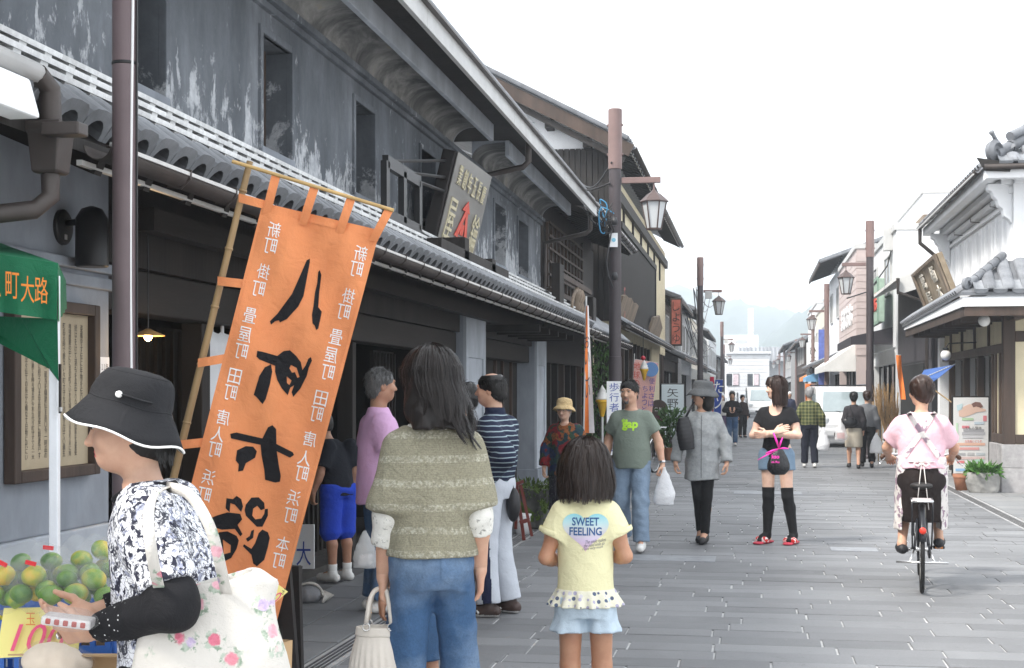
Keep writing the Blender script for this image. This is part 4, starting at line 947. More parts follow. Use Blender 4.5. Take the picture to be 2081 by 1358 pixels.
# big letters on the pink siding, green signboard on the white shop
lt = bpy.data.objects['pink_sided_shop']
for k, ch in enumerate('おおはま'): place_text(text_mesh(ch,.5,.03, bold=.01),(3.30,50.2 + k*1.5,4.15),(0,-1,0),(0,0,1), M_WHITE, lt, fit=(1.1,.75))
ya, yb = 39.2,42.6; gs = thing('green_signboard', 'pale green wooden signboard with red lettering above the black awning', 'sign',(3.4, ya,3.4))
obj('board', MB().box(3.30,3.46, ya, yb,3.38,4.55), M('green_sign_paint',(.30,.40,.32),.7,.2,5,.3,30), gs, bevel=.02)
for (y0, y1, z0, z1) in ((ya, yb,4.48,4.60),(ya, yb,3.33,3.42),(ya, ya + .12,3.42,4.48),(yb - .12, yb,3.42,4.48)): obj('frame', MB().box(3.27,3.299, y0, y1, z0 + .001, z1 - .001), M('green_sign_frame',(.20,.30,.23),.7), gs)
for k, ch in enumerate('うめの店'): place_text(text_mesh(ch,.4,.02, bold=.006),(3.29, yb - .65 - k*.68,3.95),(0,-1,0),(0,0,1), red, gs, fit=(.55,.5))
ad = thing('meter_box', 'pale grey box on the white shop front with a drooping cable', 'box', S(1811,480,38.4)); c = ad.location
obj('case', MB().box(c.x - .2, c.x + .2, c.y - .1, c.y + .12, c.z - .4, c.z + .35), M_FASC, ad, bevel=.02)
obj('cable', MB().tube([c + VV((0,0,-.4)), c + VV((-.1,0,-.8)), c + VV((-.6,-.3,-1.5)), c + VV((-1.2,-.6,-1.7))],.02,5), M_LMP, ad, smooth=True)
# white house closing the street, its tiled neighbour, and the white block with a tower far behind
YE = 146
hE = thing('white_sided_house', 'white horizontally sided house closing off the far end of the street', 'building',(-1, YE,0))
x0, x1 = WY(1478,790, YE).x, WY(1563,790, YE).x; zt = WY(1520,719, YE).z
obj('wall', MB().box(x0, x1, YE, YE + 8,0, zt), M_SID, hE)
n = 14
for k in range(n): obj('siding_board', MB().box(x0 - .02, x1 + .02, YE - .06, YE - .001,.2 + k*(zt - .3) / n,.2 + (k + .86)*(zt - .3) / n), M_SID, hE)
obj('roof_band', MB().box(x0 - .2, x1 + .2, YE - .3, YE + 8, zt, zt + .22), M_SID, hE)
for (a, c) in ((1519,1543),(1476,1502)):
    xa, xb = WY(a,790, YE).x, WY(c,790, YE).x; za, zb = WY(a,784, YE).z, WY(a,760, YE).z
    wn = obj('window', MB().box(xa, xb, YE - .12, YE - .061, za, zb), M_GLASSD, hE); obj('curtain', MB().box((xa + xb) / 2, xb - .05, YE - .14, YE - .121, za + .05, zb - .05), M('pale_curtain',(.62,.52,.55),.8), wn)
    obj('window_frame', MB().box((xa + xb) / 2 - .04,(xa + xb) / 2 + .04, YE - .17, YE - .141, za, zb), M_WHITE, wn)
hT = thing('tiled_neighbour_house', 'grey tiled house roof standing beside and behind the white sided house', 'building',(4,150,0))
xa, xb = WY(1497,740,156).x, WY(1612,740,156).x; zr, ze = WY(1540,704,156).z, WY(1540,738,156).z
obj('wall', MB().box(xa + .4, xb - .4,156.5,164,0, ze), M_GREYR, hT); rT = obj('roof', MB().prism([(xa,155.5, ze),(xa,155.5, ze + .15),(xa,159.5, zr),(xa,163.5, ze + .15),(xa,163.5, ze)],(xb - xa,0,0)), M_TILE, hT)
for k in range(int((xb - xa) / .42)): inst('roof_tile', barrel_me, rT,(xa + .2 + k*.42,155.4, ze + .12),(math.atan2(zr - ze - .15,4),0,0),(1.7,14.2,1.7))
hW = thing('white_tower_block', 'pale block with a tall white tower standing far beyond the street end', 'building',(0,330,0))
YT = 330; x0, x1 = WY(1472,690, YT).x, WY(1541,690, YT).x
obj('block', MB().box(x0, x1, YT, YT + 12,0, WY(1500,681, YT).z), M_WHITE, hW); obj('tower', MB().box(WY(1520,690, YT).x, WY(1531,690, YT).x, YT - .5, YT + 3,0, WY(1525,627, YT).z), M_WHITE, hW)
obj('recess', MB().box(WY(1495,690, YT).x, WY(1519,690, YT).x, YT - .1, YT - .01, WY(1500,698, YT).z, WY(1500,691, YT).z), M_GREYR, hW)
for k in range(9): obj('tower_band', MB().box(WY(1520,690, YT).x - .05, WY(1531,690, YT).x + .05, YT - .56, YT - .501, WY(1525,676 - k*5.3, YT).z, WY(1525,675 - k*5.3, YT).z), M_GREYR, hW)
# street lamps
M_POLE = M('pole_brown_paint',(.060,.050,.054),.5,.2,4,.1,50, stretch=(1,1,.3)); M_LANT = M('lantern_brown_paint',(.085,.060,.056),.5,.12,4,.1,50); M_CAPP = M('pole_cap_paint',(.20,.135,.125),.5,.12,4,.1,50); M_LGL = M('lantern_glass',(.55,.57,.58),.2,.05,3,0,1)
LH = 5.38
def street_lamp(label, base, side, sign=False, top_brown=False, box=False):
    b = Vector(base); t = thing('street_lamp', label, 'street lamp', b, group='lantern street lamps along the street')
    mb = MB(); mb.lathe([(.13,0),(.13,.05),(.09,.09),(.09,2.0),(.083,2.003),(.083, LH - .80)], b,20); obj('pole', mb, M_CAPP if top_brown else M_POLE, t, smooth=True, angle=35)
    obj('pole_cap', MB().lathe([(.094, LH - .82),(.096, LH - .01),(.085, LH)], b,20), M_CAPP, t, smooth=True, angle=35)
    for z in (LH - .22, LH - .62):
        for s_ in (-1,1): obj('cap_bolt', MB().lathe([(.018,-.012),(.018,.012)], b + VV((s_*.098,0, z)),6, RX), M_CAPP, t)
    a = b + VV((0,0, LH - .98)); obj('arm', MB().box(min(a.x + side*.09, a.x + side*.62), max(a.x + side*.09, a.x + side*.62), a.y - .03, a.y + .03, a.z - .04, a.z + .04), M_CAPP, t, bevel=.006)
    c = a + VV((side*.53,0,0)); ln = obj('lantern', MB().tube([c + VV((0,0,-.04)), c + VV((0,0,-.14))],.012,6), M_CAPP, t)
    n = 6; z0, z1, r0, r1 = -.66,-.30,.095,.165
    obj('lantern_hood', MB().lathe([(.195, z1 - .005),(.20, z1 + .008),(.10, z1 + .10),(.045, z1 + .135),(.02, z1 + .17)], c,6), M_LANT, ln)
    obj('lantern_base', MB().lathe([(r0 + .008, z0 - .02),(r0 + .012, z0 + .004)], c,6), M_LANT, ln)
    for k in range(n):
        a0, a1 = 2*math.pi*k / n,2*math.pi*(k + 1) / n
        p = lambda an, r, z: c + VV((math.cos(an)*r, math.sin(an)*r, z))
        obj('pane', MB().add([p(a0, r0, z0), p(a1, r0, z0), p(a1, r1, z1), p(a0, r1, z1)],[(0,1,2,3)]), M_LGL, ln); obj('lantern_bar', MB().bar(p(a0, r0 + .004, z0), p(a0, r1 + .004, z1),.018,.018), M_LANT, ln)
    if box: obj('junction_box', MB().box(a.x + side*.14, a.x + side*.34, a.y - .10, a.y - .031, a.z - .22, a.z + .0), M_FASC, t, bevel=.01)
    return t
def pole_base(xc, ytop):
    tt = F_PX*(LH - CAMZ) / (HZ - ytop); p = S(xc, HZ, tt); p.z = 0; return p
PB = pole_base(1250,222)
L2 = street_lamp('brown lantern street lamp with a tangle of blue cables before the timber house', PB,1)
street_lamp('brown lantern street lamp with pale junction box by the red vertical sign', pole_base(1423,523),1, box=True)
street_lamp('small far lantern lamp behind the junction box lamp', pole_base(1467,654),1, box=True)
street_lamp('far lantern lamp beyond the flat roofed cream house', pole_base(1471,700),1, box=True)
street_lamp('brown lantern street lamp standing before the black awning shop', pole_base(1768,449),-1, top_brown=False)
street_lamp('brown lantern street lamp before the white house with upturned tiled roof', pole_base(1680,577),-1, top_brown=True)
street_lamp('far lantern lamp on the sunny side by the blue awning', pole_base(1652,640),-1, top_brown=True)
street_lamp('far lantern lamp before the orange trimmed shop', pole_base(1618,690),-1, top_brown=True)
street_lamp('small far lantern lamp near the brown boarded house', pole_base(1594,701),-1, top_brown=True)
street_lamp('smallest far lantern lamp near the grey tiled roof at the street end', pole_base(1584,713),-1, top_brown=True)
# cable knot, meter tag and notice on the near lamp post
M_CAB = flat('black_cable',(.02,.02,.022),.5); M_CABB = flat('blue_cable',(.05,.25,.45),.5)
rr = random.Random(9)
ks = S(1243,445, depth(PB) - .2)
cb = thing('cable_tangle', 'tangle of black and blue cables hanging off the brown lamp post', 'cables', ks)
for k in range(9):
    pts = [ks + VV((rr.uniform(-.22,.06), rr.uniform(-.03,.03), rr.uniform(-.25,.28))) for _ in range(7)]
    fine = []
    for i in range(len(pts) - 1):
        for q in range(4): fine.append(pts[i].lerp(pts[i + 1], q / 4))
    for _ in range(3): fine = [fine[0]] + [(fine[i - 1] + fine[i] + fine[i + 1]) / 3 for i in range(1, len(fine) - 1)] + [fine[-1]]
    obj('cable', MB().tube(fine,.009,5), M_CABB if k in (2,5) else M_CAB, cb, smooth=True)
for k,(a, c_) in enumerate((((1243,330),(1170,360)),((1240,372),(1105,330)),((1240,440),(1180,400)))):
    A_ = S(*a, depth(PB) - .1); C_ = S(c_[0], c_[1],22.6); pts = [A_.lerp(C_, u) + VV((0,0,-.25*math.sin(math.pi*u))) for u in np.linspace(0,1,10)]
    obj('cable', MB().tube(pts,.012,5), M_CAB, cb, smooth=True)
obj('cable', MB().tube([S(1243,470,19.1), S(1232,530,19.1), S(1236,560,19.1), S(1246,585,19.05)],.012,5), M_CAB, cb, smooth=True)
for y_ in (450,562): obj('insulator', MB().lathe([(.035,-.05),(.045,0),(.03,.05)], S(1249, y_,18.95),10), M_CAB, cb, smooth=True)
c = S(1247,488, depth(PB) - .14); mt_ = thing('pole_tag', 'small white numbered plate with blue mark on the near lamp post', 'plate', c)
obj('plate', MB().obox(c,(.11,.02,.19), Matrix.Rotation(YAW,3, 'Z')), M_WHITE, mt_); obj('mark', MB().lathe([(.028,-.003),(.028,.003)], c + _F*-.014,12, Matrix.Rotation(YAW,3, 'Z') @ Matrix.Rotation(R(90),3, 'X')), flat('blue_mark',(.2,.5,.65)), mt_)
NM = Matrix.Rotation(YAW,3, 'Z')
def blue_ink(): return flat('blue_ink',(.03,.07,.35),.6)
c = S(1248,850, depth(PB) - .16); ps = thing('pedestrian_notice', 'white vertical notice with blue characters on the lamp post', 'sign', c)
obj('plate', MB().obox(c,(.20,.02,1.0), NM), M_WHITE, ps)
for k, ch in enumerate('歩行者優先道路'): place_text(text_mesh(ch,.11, bold=.003), c - _F*.012 + _Z*(.42 - k*.137), _R, _Z, blue_ink(), ps, fit=(.13,.115))
# solid modelling with distance fields (figures, clothes, soft things)
class SDF:
    """Distance-field grid; every primitive only touches the cells near it."""
    def __init__(s, lo, hi, h):
        s.lo = np.array(lo, np.float32) - 2*h; s.h = h
        s.n = np.ceil((np.array(hi) + 2*h - s.lo) / h).astype(int) + 1
        s.D = np.full(tuple(s.n),1.0, np.float32)
    def region(s, lo, hi, m):
        a = np.clip(np.floor((np.array(lo) - m - s.lo) / s.h).astype(int),0, s.n); b = np.clip(np.ceil((np.array(hi) + m - s.lo) / s.h).astype(int) + 1,0, s.n)
        if np.any(b <= a): return None, None
        ax = [s.lo[i] + s.h*np.arange(a[i], b[i], dtype=np.float32) for i in range(3)]
        return tuple(slice(a[i], b[i]) for i in range(3)),(ax[0][:, None, None], ax[1][None, :, None], ax[2][None, None, :])
    def join(s, sl, d, k, sub=False):
        A = s.D[sl]
        if sub:
            d = -d; hh = np.maximum(k - np.abs(A - d),0) / k; s.D[sl] = np.maximum(A, d) + hh*hh*k*.25
        else:
            hh = np.maximum(k - np.abs(A - d),0) / k; s.D[sl] = np.minimum(A, d) - hh*hh*k*.25
    def cone(s, a, b, ra, rb, k=.02, clip=None, sub=False, flat_=None):
        a, b = np.array(a, np.float32), np.array(b, np.float32); m = max(ra, rb)
        sl, P = s.region(np.minimum(a, b) - m, np.maximum(a, b) + m, k + 2.5*s.h)
        if sl is None: return s
        ab = b - a; L2 = float(ab @ ab) + 1e-9
        px, py, pz = P[0] - a[0], P[1] - a[1], P[2] - a[2]
        t = np.clip((px*ab[0] + py*ab[1] + pz*ab[2]) / L2,0,1)
        qx, qy, qz = px - ab[0]*t, py - ab[1]*t, pz - ab[2]*t
        if flat_ is not None:  # squash along a direction
            u, f = np.array(flat_[0], np.float32), flat_[1]; u = u / np.linalg.norm(u)
            w_ = qx*u[0] + qy*u[1] + qz*u[2]; g_ = (1 / f - 1)*w_; qx, qy, qz = qx + g_*u[0], qy + g_*u[1], qz + g_*u[2]
        d = np.sqrt(qx*qx + qy*qy + qz*qz) - (ra + (rb - ra)*t)
        if clip is not None:
            for (pt, nn) in clip:
                nn = np.array(nn, np.float32); nn = nn / np.linalg.norm(nn); d = np.maximum(d,(P[0] - pt[0])*nn[0] + (P[1] - pt[1])*nn[1] + (P[2] - pt[2])*nn[2])
        s.join(sl, d.astype(np.float32), k, sub); return s
    def ell(s, c, r, rot=None, k=.02, sub=False, clip=None):
        c = np.array(c, np.float32); r = np.array(r, np.float32); m = float(r.max())
        sl, P = s.region(c - m, c + m, k + 2.5*s.h)
        if sl is None: return s
        px, py, pz = P[0] - c[0], P[1] - c[1], P[2] - c[2]
        if rot is not None:
            Q = np.array(rot, np.float32).T
            px, py, pz = Q[0,0]*px + Q[0,1]*py + Q[0,2]*pz, Q[1,0]*px + Q[1,1]*py + Q[1,2]*pz, Q[2,0]*px + Q[2,1]*py + Q[2,2]*pz
        k0 = np.sqrt((px / r[0]) ** 2 + (py / r[1]) ** 2 + (pz / r[2]) ** 2); k1 = np.sqrt((px / r[0] ** 2) ** 2 + (py / r[1] ** 2) ** 2 + (pz / r[2] ** 2) ** 2) + 1e-6
        d = k0*(k0 - 1) / k1
        if clip is not None:
            for (pt, nn) in clip:
                nn = np.array(nn, np.float32); nn = nn / np.linalg.norm(nn); d = np.maximum(d,(P[0] - pt[0])*nn[0] + (P[1] - pt[1])*nn[1] + (P[2] - pt[2])*nn[2])
        s.join(sl, d.astype(np.float32), k, sub); return s
    def loft(s, secs, k=.02, folds=None, sub=False, power=2.0):
        """secs: (z, cx, cy, rx, ry) from low to high: a body of elliptical sections with flat ends."""
        q = np.array(secs, np.float32); z = q[:,0]
        lo = [(q[:,1] - q[:,3]).min() - .04,(q[:,2] - q[:,4]).min() - .04, z[0]]; hi = [(q[:,1] + q[:,3]).max() + .04,(q[:,2] + q[:,4]).max() + .04, z[-1]]
        sl, P = s.region(lo, hi, k + 2.5*s.h)
        if sl is None: return s
        zz = P[2].ravel(); zi = np.clip(zz, z[0], z[-1])
        def itp(v):  # smooth (cosine-free cubic) interpolation
            m_ = np.gradient(v, z); i = np.clip(np.searchsorted(z, zi) - 1,0, len(z) - 2); h_ = z[i + 1] - z[i]; t = (zi - z[i]) / h_
            return (v[i]*(2*t ** 3 - 3*t ** 2 + 1) + m_[i]*h_*(t ** 3 - 2*t ** 2 + t) + v[i + 1]*(-2*t ** 3 + 3*t ** 2) + m_[i + 1]*h_*(t ** 3 - t ** 2))[None, None, :]
        cx, cy, rx, ry = (itp(q[:, i]) for i in range(1,5)); rx = np.maximum(rx,.003); ry = np.maximum(ry,.003)
        ux, uy = (P[0] - cx) / rx,(P[1] - cy) / ry
        rr_ = (np.abs(ux) ** power + np.abs(uy) ** power) ** (1 / power) if power != 2 else np.sqrt(ux*ux + uy*uy)
        d = (rr_ - 1)*np.minimum(rx, ry)
        if folds is not None: d = d + folds(np.arctan2(uy, ux), P[2])
        d = np.maximum(d, np.maximum(z[0] - P[2], P[2] - z[-1]))
        s.join(sl, d.astype(np.float32), k, sub); return s
    def cut(s, pt, nn):
        nn = np.array(nn, np.float32); nn = nn / np.linalg.norm(nn); sl, P = s.region(s.lo, s.lo + s.h*s.n, s.h)
        s.D[sl] = np.maximum(s.D[sl],(P[0] - pt[0])*nn[0] + (P[1] - pt[1])*nn[1] + (P[2] - pt[2])*nn[2]); return s
    def wrinkle(s, amp, freq, seed=0, aniso=(1,1,1), n=5):
        rr_ = np.random.RandomState(seed); sl, P = s.region(s.lo, s.lo + s.h*s.n, s.h)
        near = np.abs(s.D) < amp*3 + 2*s.h; idx = np.nonzero(near)
        p = [s.lo[i] + s.h*idx[i] for i in range(3)]; v = np.zeros(len(idx[0]), np.float32)
        for k in range(n):
            d_ = rr_.randn(3)*np.array(aniso); d_ = d_ / np.linalg.norm(d_)*freq*rr_.uniform(.5,1.8); ph = rr_.uniform(0,6.28)
            v -= (1.0 - 1.57*np.abs(np.sin((d_[0]*p[0] + d_[1]*p[1] + d_[2]*p[2])*.62 + ph + 1.3*np.sin(p[2]*freq*.31 + k) + .9*np.sin(p[0]*freq*.4 + k*2))))*rr_.uniform(.4,1)
        s.D[idx] += (amp*(v / 1.9 - .45)).astype(np.float32); return s
    def mesh(s, name='solid', extra=None):
        """Surface nets; extra: further (verts, quads) pairs joined in."""
        D = s.D; S_ = D < 0; n = D.shape
        c = np.zeros(tuple(i - 1 for i in n), np.uint8)
        for dx in (0,1):
            for dy in (0,1):
                for dz in (0,1): c += S_[dx:n[0] - 1 + dx, dy:n[1] - 1 + dy, dz:n[2] - 1 + dz]
        act = (c > 0) & (c < 8); ids = -np.ones(act.shape, np.int64); I = np.argwhere(act); ids[act] = np.arange(len(I))
        acc = np.zeros((len(I),3)); cnt = np.zeros(len(I)); corner = [(x, y, z) for x in (0,1) for y in (0,1) for z in (0,1)]
        vals = {q: D[I[:,0] + q[0], I[:,1] + q[1], I[:,2] + q[2]].astype(np.float64) for q in corner}
        for q in corner:
            for ax in range(3):
                if q[ax]: continue
                e = list(q); e[ax] = 1; a, b = vals[q], vals[tuple(e)]; m_ = (a < 0) != (b < 0)
                t = np.where(m_, a / np.where(np.abs(a - b) < 1e-9,1, a - b),0)
                p = np.tile(np.array(q, float),(len(I),1)); p[:, ax] += t; acc[m_] += p[m_]; cnt += m_
        V = s.lo[None] + (I + acc / np.maximum(cnt,1)[:, None])*s.h
        F = []
        for ax in range(3):
            o1, o2 = [(1,2),(2,0),(0,1)][ax]
            a = S_; b = np.roll(S_,-1, ax); sl = [slice(1, n[i] - 1) for i in range(3)]
            m_ = np.zeros_like(S_); m_[tuple(sl)] = (a != b)[tuple(sl)]; J = np.argwhere(m_)
            if not len(J): continue
            def cell(d1, d2):
                K = J.copy(); K[:, o1] -= d1; K[:, o2] -= d2; return ids[K[:,0], K[:,1], K[:,2]]
            q = np.stack([cell(0,0), cell(1,0), cell(1,1), cell(0,1)],1); ins = a[J[:,0], J[:,1], J[:,2]]
            q[~ins] = q[~ins][:, ::-1]; F.append(q[(q >= 0).all(1)])
        F = np.concatenate(F) if F else np.zeros((0,4), int)
        return V, F
def relax(V, F, it=1, lam=.5):
    for _ in range(it):
        acc = np.zeros_like(V); cnt = np.zeros(len(V))
        for a, b in ((0,1),(1,2),(2,3),(3,0)):
            np.add.at(acc, F[:, a], V[F[:, b]]); np.add.at(cnt, F[:, a],1); np.add.at(acc, F[:, b], V[F[:, a]]); np.add.at(cnt, F[:, b],1)
        V = V + lam*(acc / np.maximum(cnt,1)[:, None] - V)
    return V
def np_mesh(name, V, F):
    me = bpy.data.meshes.new(name); me.vertices.add(len(V)); me.vertices.foreach_set('co', np.ascontiguousarray(V, np.float32).ravel())
    me.loops.add(F.size); me.loops.foreach_set('vertex_index', np.ascontiguousarray(F, np.int32).ravel()); me.polygons.add(len(F))
    me.polygons.foreach_set('loop_start', np.arange(0, F.size,4, dtype=np.int32)); me.polygons.foreach_set('loop_total', np.full(len(F),4, np.int32))
    me.update(calc_edges=True); me.validate(); me.polygons.foreach_set('use_smooth',[True]*len(me.polygons)); return me
def join_meshes(parts):
    V = []; F = []; o = 0
    for v, f in parts: V.append(v); F.append(f + o); o += len(v)
    return np.concatenate(V), np.concatenate(F)
def sobj(name, sdf, mat, parent, it=1, local=True, regions=None):
    V, F = sdf if isinstance(sdf, tuple) else sdf.mesh()
    if it and len(V): V = relax(V, F, it)
    me = np_mesh(name, V, F); o = bpy.data.objects.new(name, me); col.objects.link(o)
    mats = mat if isinstance(mat,(list, tuple)) else [mat]
    for m in mats: me.materials.append(m)
    if regions is not None and len(F):
        cen = V[F].mean(1); mi = np.zeros(len(F), np.int32)
        for i, fn in regions: mi[fn(cen)] = i
        if len(me.polygons) == len(F): me.polygons.foreach_set('material_index', mi)
    if parent is not None:
        o.parent = parent
        if not local: o.location = -wloc(parent)
    return o

# cloth, skin and hair materials
def cloth(name, c, var=.10, scale=5, rough=.85, weave=260, bmp=.25, fn=None):
    """Woven cloth; fn(nt, vec, base) may return a patterned colour."""
    if name in MATS: return MATS[name]
    m, nt, b = newmat(name); v = coords(nt)
    n1 = noise(nt, v, scale,5); cc = ramp(nt, n1,[(.3, tuple(x*(1 - var) for x in c)),(.7, tuple(min(1, x*(1 + var)) for x in c))])
    if fn: cc = fn(nt, v, cc)
    nt.links.new(cc, b.inputs['Base Color']); b.inputs['Roughness'].default_value = rough; b.inputs['Specular IOR Level'].default_value = .25
    n2 = noise(nt, v,34,4); n3 = noise(nt, v, weave,2)
    n4 = noise(nt, v,13,3,.5,1.6); bump(nt, b, math_(nt, 'ADD', math_(nt, 'ADD', n2, math_(nt, 'MULTIPLY', n4,2.2)), math_(nt, 'MULTIPLY', n3,.5)), min(1, bmp*1.5),.008)
    MATS[name] = m; return m
def skin(name, c):
    if name in MATS: return MATS[name]
    m, nt, b = newmat(name); v = coords(nt)
    n1 = noise(nt, v,18,5); cc = ramp(nt, n1,[(.3,(c[0]*.90, c[1]*.82, c[2]*.80)),(.7,(min(1, c[0]*1.05), c[1]*1.06, c[2]*1.06))]); cc = mixc(nt, ramp(nt, noise(nt, v,7,3),[(.45,0.0),(.7,.35)]), cc,(c[0]*.95, c[1]*.72, c[2]*.66))
    nt.links.new(cc, b.inputs['Base Color']); b.inputs['Roughness'].default_value = .5
    b.inputs['Subsurface Weight'].default_value = .12; b.inputs['Subsurface Radius'].default_value = (.012,.005,.003); b.inputs['Subsurface Scale'].default_value = 1.0
    bump(nt, b, noise(nt, v,320,3),.12,.002); MATS[name] = m; return m
def hairm(name, c, stretch=(60,60,5)):
    if name in MATS: return MATS[name]
    m, nt, b = newmat(name); v = coords(nt, stretch)
    n1 = noise(nt, v,1.4,5,.6,.3); cc = ramp(nt, n1,[(.3, tuple(x*.55 for x in c)),(.55, c),(.8, tuple(min(1, x*1.9 + .004) for x in c))])
    nt.links.new(cc, b.inputs['Base Color']); b.inputs['Roughness'].default_value = .38; b.inputs['Specular IOR Level'].default_value = .35
    bump(nt, b, n1,.35,.006); MATS[name] = m; return m
def sine_bands(nt, coord, period, phase=0.0):
    return math_(nt, 'FRACT', math_(nt, 'MULTIPLY_ADD', coord,1 / period, phase))
def sepv(nt, v):
    s = N(nt, 'ShaderNodeSeparateXYZ'); nt.links.new(v, s.inputs[0]); return s.outputs
def band(nt, f, a, b):  # 1 where a<f<b
    return math_(nt, 'MULTIPLY', math_(nt, 'GREATER_THAN', f, a), math_(nt, 'LESS_THAN', f, b))
def denim(nt, v, base):
    n = noise(nt, v,2.2,4); n2 = noise(nt, v,120,2)
    c = mixc(nt, ramp(nt, n,[(.42,0.0),(.68,.55)]), base,(.33,.42,.52)); return mixc(nt,.4, c, ramp(nt, n2,[(.3,.36),(.7,.64)]), 'OVERLAY')
SK_W = skin('skin_pale',(.62,.40,.29)); SK_O = skin('skin_warm',(.56,.34,.235)); SK_T = skin('skin_tanned',(.40,.22,.14)); SK_P = skin('skin_fair',(.70,.48,.37)); SK_C = skin('skin_child',(.50,.27,.165))
LIP = skin('lips',(.44,.21,.17)); LIPR = skin('lips_red',(.50,.10,.10))
HAIR_K = hairm('hair_black',(.008,.0068,.0062)); HAIR_B = hairm('hair_dark_brown',(.011,.0072,.0058)); HAIR_R = hairm('hair_reddish_brown',(.034,.017,.012)); HAIR_G = hairm('hair_grey',(.30,.30,.30)); HAIR_M = hairm('hair_greying',(.10,.10,.10))
EYEW = flat('eye_white',(.7,.68,.65),.3); EYEK = flat('eye_dark',(.012,.008,.006),.15); BROW = flat('eyebrow_hair',(.02,.015,.012),.8)

def V3(*a): return np.array(a, np.float64)
def unit(a): a = np.array(a, float); return a / (np.linalg.norm(a) + 1e-9)
def rotm(yaw=0, pitch=0, roll=0):
    """Head turn: yaw to its own left (+), pitch down (+), in degrees; a figure faces local +Y."""
    return np.array(Matrix.Rotation(R(yaw),3, 'Z') @ Matrix.Rotation(R(-pitch),3, 'X') @ Matrix.Rotation(R(roll),3, 'Y'))

def hand_parts(wrist, d, n, side, curl=.5, h=.0042, size=1.0, spread=0.0, thumb_in=.3):
    """A hand: palm, four jointed fingers and a thumb. d: wrist->knuckles, n: out of the palm; side +1 right,-1 left."""
    d = unit(d); n = unit(n - d*np.dot(n, d)); u = unit(np.cross(d, n))*side  # u toward the thumb
    w = np.array(wrist); s = size
    g = SDF(w - .17*s - .03, w + .17*s + .03, h)
    P = lambda a, b, c: w + (d*a + u*b + n*c)*s
    g.cone(P(-.035,0,0), P(.012,0,0),.0255*s,.024*s,.012)
    for b in (-.026,-.009,.009,.026): g.cone(P(.01, b*.62,0), P(.078, b,0),.0145*s,.0115*s,.014)
    g.ell(P(.03,.024,.008), np.array((.020,.020,.020))*s, None,.015)
    for i,(b, L) in enumerate(((.029,.066),(.0098,.074),(-.0098,.069),(-.029,.054))):
        p = P(.080, b,0); ang = 0; dirn = d.copy()
        for j, f in enumerate((.46,.30,.24)):
            ang += curl*(1.0,1.15,.8)[j]*(1 + .10*i); dd = d*math.cos(ang) + n*math.sin(ang) + u*(b*spread*8)
            q = p + unit(dd)*L*f*s; g.cone(p, q,(.0092,.0085,.0078)[j]*s,(.0086,.0078,.0066)[j]*s,.004); p = q
    p = P(.018,.026,.004); t1 = unit(d*.55 + u*(.8 - thumb_in*.6) + n*(.25 + thumb_in*.6)); q = p + t1*.040*s; g.cone(p, q,.0125*s,.0105*s,.008)
    t2 = unit(d*.85 + u*(.35 - thumb_in*.5) + n*(.2 + thumb_in*.5)); r_ = q + t2*.030*s; g.cone(q, r_,.0103*s,.0088*s,.005); g.cone(r_, r_ + unit(t2 + n*.1)*.020*s,.0088*s,.0072*s,.005)
    V, F = g.mesh(); return relax(V, F,1,.4), F

DEF = dict(pelvis=V3(0,0,.90), chest=V3(0,0,1.20), neck=V3(0,-.012,1.385), head=V3(0,.012,1.545),
           sh=(V3(-.152,-.012,1.298), V3(.152,-.012,1.298)), el=(V3(-.195,-.03,1.04), V3(.195,-.03,1.04)), wr=(V3(-.205,.03,.81), V3(.205,.03,.81)),
           hip=(V3(-.085,0,.875), V3(.085,0,.875)), kn=(V3(-.09,.015,.47), V3(.09,.015,.47)), an=(V3(-.09,-.02,.085), V3(.09,-.02,.085)), toe=(V3(-.10,.13,.03), V3(.10,.13,.03)))
def pose(**kw):
    J = {k: (tuple(np.array(x) for x in v) if isinstance(v, tuple) else np.array(v)) for k, v in DEF.items()}
    for k, v in kw.items(): J[k] = tuple(np.array(x, float) for x in v) if hasattr(v[0], '__len__') else np.array(v, float)
    return J
def head_sdf(g, J, Rm, face=True, hs=1.0, old=False, nose=1.0, male=False):
    c = J['head']; P = lambda x, y, z: c + Rm @ (np.array((x, y, z))*hs); E = lambda p, r, k=.02, sub=False, rot=None: g.ell(P(*p), np.array(r)*hs, Rm if rot is None else Rm @ rot, k, sub)
    E((0,-.012,.028),(.074,.092,.082)); E((0,.018,-.028),(.060,.068,.078),.04)
    E((0,.052,-.075),(.030 if not male else .036,.026,.024),.035)  # chin
    E((0,-.005,-.052),(.054 if not male else .060,.060,.040),.035)
    if face:
        for s in (-1,1):
            E((s*.036,.060,-.022),(.026,.020,.022),.025); E((s*.031,.089,.013),(.016,.012,.010),.014, True)
            E((s*.031,.068,.013),(.0145,.014,.0125),.006); E((s*.030,.078,.031),(.022,.010,.007),.014)
        g.cone(P(0,.078,.012), P(0,.098*(1 + .03*nose),-.026),.008*hs,.0115*hs*nose,.014)
        for s in (-1,1): E((s*.0115,.086,-.027),(.009,.010,.008),.008)
        E((0,.078,-.053),(.021,.011,.0055),.006); E((0,.077,-.062),(.018,.010,.006),.006); E((0,.090,-.0572),(.018,.006,.0014),.004, True)
    for s in (-1,1):
        E((s*.073,-.012,-.005),(.009,.019,.031),.008); E((s*.082,-.008,-.002),(.005,.010,.018),.005, True)
    return P
